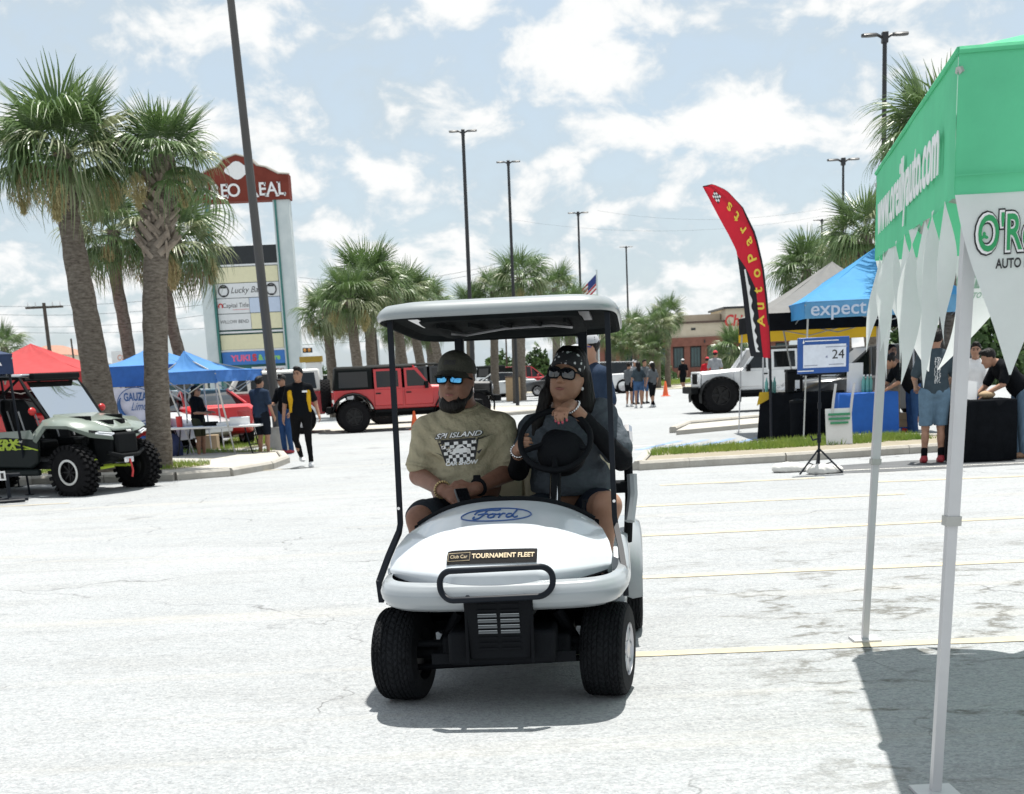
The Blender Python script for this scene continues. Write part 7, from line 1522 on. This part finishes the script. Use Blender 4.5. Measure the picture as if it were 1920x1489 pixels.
T = thing('cardboard_box', 'small brown cardboard tray stacked on the blue snack box', 'box', (7.66, 25.75, .205)); KRAFT = mat('kraft_card', (.38, .27, .16), .85); MB().box2((-.2, -.13, 0), (.2, .13, .13)).build('lower_tray', KRAFT, T); MB().box2((-.19, -.12, .135), (.19, .12, .26)).build('upper_tray', KRAFT, T)
T = thing('a_frame_board', 'small white and green sign board leaning before the booth tables', 'sign', (5.72, 22.9, .11)); bd = MB().box((0, 0, .30), (.44, .03, .60), rotx(-.2)).build('board', WHTP, T); GSTR = mat('board_green', (.04, .25, .12), .6)
for z, w in ((.50, .36), (.43, .36), (.36, .30)): MB().box((0, -.05 + (.3 - z) * -.2 - .015 + .02, z), (w, .02, .035), rotx(-.2)).build('print_bar', GSTR, bd)
for x in (-.15, .16): MB().tube([(x, .05, .0), (x + .06, .02, .75), (x + .10, .05, 1.0)], .022, 6).build('easel_leg', ALU, T)
# television on its tripod
TV = ground_at(1535, 888); T = thing('display_stand', 'blue framed screen showing a large 24 on a black tripod stand', 'screen', (TV.x, TV.y, 0), R(4)); mb = MB().tube([(0, 0, .12), (0, 0, 1.4)], .017, 8).build('pole', CB, T); MB().tube([(0, 0, .42), (0, 0, .54)], .028, 8).tube([(0, 0, .88), (0, 0, .96)], .027, 8).build('pole_collar', CB, T)
for a in (R(205), R(-35), R(80)): MB().tube([(0, 0, .34), (.34 * math.cos(a), .34 * math.sin(a), .015)], .013, 6).build('leg', CB, T); MB().tube([(0, 0, .10), (.19 * math.cos(a), .19 * math.sin(a), .16)], .008, 5).build('brace', CB, T)
MB().tube([(0, 0, .48), (-.10, -.04, .46), (-.13, -.04, .52)], .012, 6).build('crank', CB, T)
sc = MB().box((.03, -.04, 1.585), (.705, .06, .47)).build('screen_frame', mat('screen_blue', (.010, .075, .30), .35), T, bevel=.01); MB().box((.04, -.073, 1.575), (.59, .008, .30)).build('screen_page', mat('screen_white', (.66, .70, .78), .3), sc); MB().box((.03, -.02, 1.34), (.60, .05, .03)).build('screen_foot', CB, sc)
for txt, x, z, s_, w, m_ in (('24', .225, 1.585, .17, .165, INK), ('4', .065, 1.56, .05, .03, mat('grey_ink', (.15, .17, .3), .5)), ('TOURNAMENT ENTRY', .16, 1.695, .035, .32, INK)): 
    if txt != 'TOURNAMENT ENTRY': lettering(txt, m_, sc, (x, -.079, z), (1, 0, 0), (0, 0, 1), s_, width=w)
for k, (x, z, w) in enumerate(((.20, 1.690, .30), (.0, 1.775, .46), (-.22, 1.385, .22), (.2, 1.46, .2), (-.15, 1.455, .18))): MB().box((x, -.0755 if k in (1, 2) else -.0785, z), (w, .003, .012)).build('text_rule', WINK if k in (1, 2) else mat('rule_grey', (.3, .32, .4), .5), sc)
MB().add([(-.29, -.0745, 1.78), (-.265, -.0745, 1.755), (-.25, -.0745, 1.80), (-.24, -.0745, 1.76), (-.22, -.0745, 1.785), (-.25, -.0745, 1.74)], [(0, 1, 5), (1, 2, 5), (2, 3, 5), (3, 4, 5)]).build('corner_logo', WINK, sc, smooth=0)
SB = mat('white_sandbag', (.62, .61, .58), .8, var=.06, bump=.5, bscale=14)
for k, (x, y, l) in enumerate(((1484, 886, 'white sandbag lying left of the tripod feet'), (1548, 889, 'white sandbag under the tripod feet'))):
    p = ground_at(x, y); T = thing('sandbag', l, 'sandbag', (p.x, p.y + .08, 0), .1 * k, 'white sandbags'); blob('bag', [('e', (-.06, 0, .055), (.20, .14, .085), None, .04), ('e', (.12, .02, .045), (.16, .13, .065), None, .04)], .014, SB, T, cuts=[((0, 0, .003), (0, 0, -1))], fold=folds(.008, 20, k))
DARK_SHEET = mat('dark_sheet_tone', (.075, .08, .085), .85, scale=2, col2=(.12, .125, .13), bump=.4, bscale=40)  # flat dark grey sheet laid just above the ground, tone varied by noise
q = gp((1535, 889), (1640, 886), (1980, 868), (1980, 858), (1700, 864), (1560, 874)); o = put('dark_ground_sheet', mesh_of('dark_ground_sheet', [(a, b, .004) for a, b in q], [tuple(range(6))], DARK_SHEET, 0)); o['kind'] = 'structure'; stripe((*gp((1560, 884))[0], 0), (*gp((1980, 866))[0], 0), .07, WHT_LINE, .008)
# left hand stall
def folding_table(label, a, b, d, z, group='white folding tables'):
    a, b = V3((*a, 0)), V3((*b, 0)); T = thing('folding_table', label, 'table', tuple(a), 0, group); L = b - a; n = V3((-L[1], L[0], 0)); n = n / np.linalg.norm(n) * d
    MB().loft([[V3((0, 0, z - .045)), L + V3((0, 0, z - .045)), L + n + V3((0, 0, z - .045)), n + V3((0, 0, z - .045))], [V3((0, 0, z)), L + V3((0, 0, z)), L + n + V3((0, 0, z)), n + V3((0, 0, z))]]).build('table_top', WHTP, T, bevel=.012)
    for k in (.16, .86):
        p = L * k; MB().tube([p + n * .1 + V3((0, 0, z - .05)), p + n * .12 + L * (.5 - k) * -.10 + V3((0, 0, .3)), p + n * .12 + L * (.5 - k) * -.22 + V3((0, 0, 0))], .015, 6).tube([p + n * .9 + V3((0, 0, z - .05)), p + n * .88 + L * (.5 - k) * -.10 + V3((0, 0, .3)), p + n * .88 + L * (.5 - k) * -.22], .015, 6).tube([p + n * .12 + L * (.5 - k) * -.10 + V3((0, 0, .3)), p + n * .88 + L * (.5 - k) * -.10 + V3((0, 0, .3))], .012, 6).build('leg_frame', CB, T)
folding_table('long white folding table on black legs under the wrinkled blue canopy', (-7.0, 28.5), (-5.02, 28.2), .7, .71); folding_table('white folding table behind the near palm trunk', (-8.3, 28.6), (-7.15, 28.55), .6, .71)
bn = MB().grid(lambda u, v: (-8.28 + 1.05 * u, 29.25 + .02 * math.sin(u * 7), 1.56 - .90 * v), 10, 6).build('banner', mat('lavender_banner', (.52, .53, .63), .8, trans=.2)); tag(bn, 'white banner with blue circular print under the blue canopy', 'banner'); BI = mat('blue_banner_ink', (.02, .08, .24), .7)
lettering('GAUZA', BI, bn, (-7.72, 29.20, 1.36), (1, 0, 0), (0, 0, 1), .23, bold=.008, width=.50); lettering('Limos', BI, bn, (-7.64, 29.20, 1.16), (1, 0, 0), (0, .0, 1), .24, shear=.5, width=.42)
MB().tube([(-7.72 + .40 * math.cos(a), 29.21, 1.20 + .36 * math.sin(a)) for a in [k * math.pi / 20 for k in range(40)]], .010, 5, loop=True).build('ring_print', BI, bn); MB().tube([(-7.72 + .36 * math.cos(a), 29.205, 1.20 + .32 * math.sin(a)) for a in [R(150 + 110 * k / 14) for k in range(15)]], [.012 + .03 * math.sin(math.pi * k / 14) for k in range(15)], 6).build('arc_print', BI, bn)
for k in range(2): MB().box((-7.95 + .42 * k, 29.22, .78), (.34, .01, .055)).build('print_rule', BI, bn)
tag(MB().box((-6.55, 30.9, .22), (.30, .3, .44)).build('cardboard_carton', KRAFT, bevel=.01), 'brown cardboard carton on the ground behind the woman at the table', 'box')
def sack(label, c, r, m, seed): T = thing('sack', label, 'bag', c, 0, 'bags under the stall table'); blob('bag', [('e', (0, 0, r[2] * .9), r, None, .05), ('e', (.05, .02, r[2] * 1.5), (r[0] * .6, r[1] * .6, r[2] * .6), None, .06)], .025, m, T, cuts=[((0, 0, .004), (0, 0, -1))], fold=folds(.015, 12, seed))
sack('dark navy bag heaped under the folding table by the palm', (-6.95, 28.75, 0), (.24, .2, .28), mat('navy_bag', (.012, .022, .085), .5), 1); sack('blue and black bag under the table behind the palm', (-7.55, 28.9, 0), (.3, .2, .26), mat('bright_blue_bag', (.03, .11, .40), .5), 2)
tag(MB().box((-5.42, 28.55, .79), (.40, .3, .16), rotz(.1)).build('carton', WHTP, bevel=.01), 'flat white carton at the end of the long folding table', 'box'); tag(MB().lathe([(.06, 0), (.07, .2), (.075, .22)], 'z', 14, (-6.72, 28.7, .712)).build('red_cup', REDI), 'red cup on the long folding table', 'cup'); tag(MB().box((-6.05, 28.6, .755), (.26, .2, .09), rotz(-.3)).build('tray', BLKPL, bevel=.01), 'black tray of goods on the long folding table', 'tray')
tag(MB().box((-5.75, 28.5, .735), (.30, .22, .05), rotz(.2)).build('paper_stack', WHTP), 'stack of white flyers on the long folding table', 'paper')
T = thing('display_rack', 'low black metal rack with a white plate beside the buggy', 'rack', (-7.30, 19.75, 0))
for p, q, r in (((-.5, 0, .05), (.32, .1, .05), .03), ((-.3, -.35, .05), (-.2, .4, .05), .03), ((.05, .1, .05), (.05, .1, .42), .028), ((-.05, -.3, .045), (.34, -.1, .045), .026), ((-.1, .15, .40), (.22, .18, .40), .03)): MB().tube([p, q], r, 8).build('tube', CB, T)
MB().box((-.04, .02, .40), (.2, .02, .13)).build('plate', WHTP, T); MB().box((-.07, .005, .40), (.05, .008, .08)).box((.02, .005, .40), (.04, .008, .08)).build('plate_print', INK, T)
# cones, bin
ORG = mat('cone_orange', (.75, .12, .03), .5, var=.06)
def cone(label, px_, s=1.0):
    p = ground_at(*px_); T = thing('traffic_cone', label, 'traffic cone', (p.x, p.y, 0), 0, 'orange traffic cones'); T.scale = (s, s, s); MB().lathe([(.15, .03), (.035, .70), (.03, .71)], 'z', 18).build('cone_body', ORG, T); MB().box((0, 0, .015), (.42, .42, .03)).build('base', ORG, T, bevel=.02)
cone('orange traffic cone by the pole of the cart near the white car', (1139, 750)); cone('orange traffic cone between the walking group and the running man', (1248, 743)); cone('orange traffic cone beside the passenger shoulder near the red car', (778, 806), .8); cone('orange traffic cone behind the passenger ear', (915, 742))
p = ground_at(963, 752); T = thing('rubbish_bin', 'tan square rubbish bin against the pale palm trunk', 'bin', (p.x, p.y, 0)); MB().box((0, 0, .6), (.75, .7, 1.2)).build('casing', KRAFT, T, bevel=.03); MB().box((0, 0, 1.23), (.8, .75, .06)).build('lid', BRN, T)
# ---------------------------------------------------------------- people round the car park
BLKS = cloth('jet', (.006, .007, .009)); NAVYS = cloth('navy', (.022, .035, .062)); GREYS = cloth('mid_grey', (.10, .11, .12)); SLATE = cloth('slate_tee', (.045, .062, .075)); JEAN = cloth('blue_jean', (.03, .07, .17), bscale=60); LJEAN = cloth('pale_jean', (.13, .20, .28), bscale=60); DENS = cloth('denim_short', (.05, .10, .20)); OLIVE = cloth('olive_short', (.05, .055, .035)); TAUPE = cloth('taupe', (.20, .165, .13)); MUST = cloth('mustard', (.58, .33, .02)); REDT = cloth('red_tee', (.45, .02, .03)); LGREY = cloth('light_grey', (.28, .29, .31))
WSH = mat('white_shoe', (.66, .66, .66), .6); DSH = mat('dark_shoe', (.02, .02, .022), .6); NSH = mat('navy_shoe', (.04, .06, .09), .6); RSH = mat('red_shoe', (.30, .02, .03), .6); WCAP = mat('white_cap', (.62, .62, .63), .8); RCAP = mat('red_cap', (.5, .03, .04), .8); BCAP = mat('black_cap', (.008, .008, .009), .8)
def gpos(x, y): p = ground_at(x, y); return (p.x, p.y, 0)
P = person('man walking in a black polo shirt with mustard side panels and white shoes', gpos(572, 876), R(8), H=1.78, vox=.012, top=BLKS, accent=MUST, legs_m=cloth('black_trouser', (.007, .007, .008)), shoe=WSH, loose=.9, hem=.90,
           feet=[((-.13, .12, .50), (-.05, .36, .16), .2), ((.10, -.06, .49), (.12, -.02, .08), -.15)], arms=[((-.27, .06, 1.14), (-.31, -.02, .89)), ((.27, .02, 1.15), (.32, -.06, .92))], head_yaw=R(-22), fold=.005)
MB().box((.10, -.168, 1.36), (.09, .01, .035), rotz(.15)).build('chest_print', WINK, P)
person('man in a navy shirt and dark shorts seen from behind at the table', gpos(497, 858), R(150), H=1.66, vox=.013, build=1.12, top=NAVYS, legs_m=cloth('dark_short', (.010, .013, .02)), leg_to=.5, loose=1.25, shoe=NSH, arms=[((-.27, .02, 1.14), (-.28, -.08, .90)), ((.26, -.10, 1.16), (.20, -.32, 1.12))], eyes=False, sock=None)
person('man in a black cap and black shirt with blue jeans beside the lamp post', gpos(541, 850), R(-38), H=1.68, vox=.013, top=BLKS, legs_m=JEAN, shoe=RSH, cap=BCAP, glasses=True, arms=[((-.25, -.10, 1.12), (-.12, -.30, 1.14)), ((.25, .0, 1.15), (.26, -.1, .92))], loose=1.15)
person('woman in a black top and olive shorts holding a phone at the folding table', gpos(379, 862), R(68), H=1.54, vox=.013, female=True, build=1.05, top=BLKS, legs_m=OLIVE, leg_to=.56, shoe=DSH, hair='long', glasses=True, arms=[((-.20, -.06, 1.12), (-.12, -.34, 1.10)), ((.20, -.06, 1.12), (.10, -.34, 1.12))])
person('man in a navy shirt, cap and blue sunglasses standing close behind the cart', (at_depth(1106, 640, 12.6).x, 12.6, 0), R(-62), H=1.86, vox=.012, build=1.0, top=NAVYS, legs_m=cloth('navy_trouser', (.015, .02, .03)), shoe=DSH, cap=mat('two_tone_cap', (.35, .36, .38), .8), glasses=True, lens=mat('blue_lens', (.03, .08, .45), .1, metal=.8))
g5 = 'people standing in a group in the aisle'
person('woman with a bun in a grey top and black shorts', gpos(1180, 763), R(140), H=1.62, vox=.022, female=True, top=GREYS, legs_m=BLKS, leg_to=.62, shoe=WSH, hair='bun', group=g5, arms=[((-.22, -.08, 1.12), (-.05, -.24, 1.15)), ((.22, -.08, 1.12), (.05, -.24, 1.15))], eyes=False)
person('man in a grey shirt, white cap and blue jeans', gpos(1191, 758), R(20), H=1.74, vox=.022, top=LGREY, legs_m=JEAN, shoe=DSH, cap=WCAP, group=g5, eyes=False)
person('long haired woman in a black top and denim shorts seen from behind', gpos(1198, 765), R(190), H=1.66, vox=.022, female=True, top=SLATE, legs_m=DENS, leg_to=.66, shoe=WSH, hair='long', group=g5, hem=1.0, eyes=False)
person('dark haired person in a grey shirt half hidden in the standing group', gpos(1209, 757), R(30), H=1.72, vox=.022, top=GREYS, legs_m=DENS, leg_to=.5, shoe=DSH, group=g5, eyes=False)
person('woman in a white cap, grey top and black leggings', gpos(1224, 764), R(215), H=1.62, vox=.022, female=True, top=GREYS, legs_m=BLKS, loose=.85, shoe=WSH, cap=WCAP, hair='long', group=g5, feet=[((-.07, -.03, .48), (.06, .0, .08), 0), ((.07, -.03, .48), (-.04, .06, .08), 0)], eyes=False)
person('man in black running past the restaurant lawn with a white bag', gpos(1281, 736), R(200), H=1.72, vox=.026, top=BLKS, legs_m=BLKS, leg_to=.52, shoe=WSH, cap=WCAP, eyes=False, feet=[((-.10, -.10, .50), (-.10, -.06, .08), 0), ((.10, -.02, .52), (.12, .30, .26), 0)])
person('person in a red shirt and red cap behind the white car hood', (at_depth(1326, 700, 58).x, 58, 0), R(160), H=1.72, vox=.026, top=REDT, legs_m=JEAN, shoe=DSH, cap=RCAP, eyes=False); person('person in a grey shirt and red cap behind the white car windscreen', (at_depth(1341, 690, 56).x, 56, 0), R(150), H=1.95, vox=.026, top=LGREY, legs_m=JEAN, shoe=DSH, cap=RCAP, eyes=False)
person('woman in a taupe dress behind the bright blue table', gpos(1668, 812), R(10), H=1.72, vox=.014, female=True, dress=TAUPE, leg_to=.25, hair='bun', shoe=DSH, arms=[((-.22, -.02, 1.14), (-.22, -.22, .98)), ((.22, -.02, 1.14), (.16, -.24, 1.0))])
person('woman in a black shirt and blue jeans bending over the blue table', gpos(1712, 822), R(-82), H=1.74, vox=.014, female=True, build=1.18, top=BLKS, legs_m=JEAN, shoe=WSH, hair='bun', lean=.75, arms=[((-.24, -.42, 1.05), (-.2, -.66, .92)), ((.24, -.42, 1.05), (.2, -.66, .92))], eyes=False)
P = person('man in a slate printed t-shirt and denim shorts seen from behind', gpos(1748, 868), R(172), H=1.86, vox=.011, build=1.06, top=SLATE, legs_m=cloth('washed_denim', (.12, .19, .26), bscale=70), leg_to=.50, loose=1.4, hem=.92, shoe=RSH, sock=BLKS, arms=[((-.26, -.06, 1.14), (-.20, -.30, 1.02)), ((.26, -.06, 1.14), (.2, -.30, 1.02))], eyes=False)
rn = random.Random(8); sh_ = [c for c in P.children if c.name.startswith('shirt')][0]
pol = []
for k in range(20):
    z = -.17 + .018 * k; 
    for q in range(3):
        x = .02 + .03 * q + rn.uniform(-.008, .008); w, h = rn.uniform(.008, .022), rn.uniform(.006, .014); pol.append([(x, z), (x + w, z), (x + w, z + h), (x, z + h)])
project_print(sh_, pol, WINK, 'back_print', P, (.05, .35, 1.30), (-1, 0, 0), (0, 0, 1), V3((0, 1, 0)))
person('person in black top and pale jeans bending over the black table', gpos(1912, 858), R(-86), H=1.80, vox=.012, build=1.15, top=BLKS, legs_m=LJEAN, loose=1.2, shoe=mat('tan_sandal', (.30, .17, .10), .6), lean=.80, arms=[((-.24, -.44, 1.02), (-.20, -.62, .86)), ((.24, -.40, 1.04), (.2, -.62, .92))], eyes=False)
person('person in a white shirt behind the black table under the pennants', gpos(1822, 846), R(-20), H=1.66, vox=.015, top=WHITE_CLOTH, legs_m=JEAN, shoe=DSH, hair='short', arms=[((-.24, -.12, 1.12), (-.16, -.36, 1.0)), ((.24, -.12, 1.12), (.16, -.36, 1.0))])
tag(MB().box((6.80, 19.7, 1.0), (.24, .02, .28), rotx(-.35) @ roty(.2)).build('price_board', WHTP), 'white sheet propped on the black table', 'sign'); tag(MB().ell((7.02, 19.6, .93), (.12, .10, .06)).build('goods_heap', KRAFT), 'brown bundle of goods on the black table', 'goods')
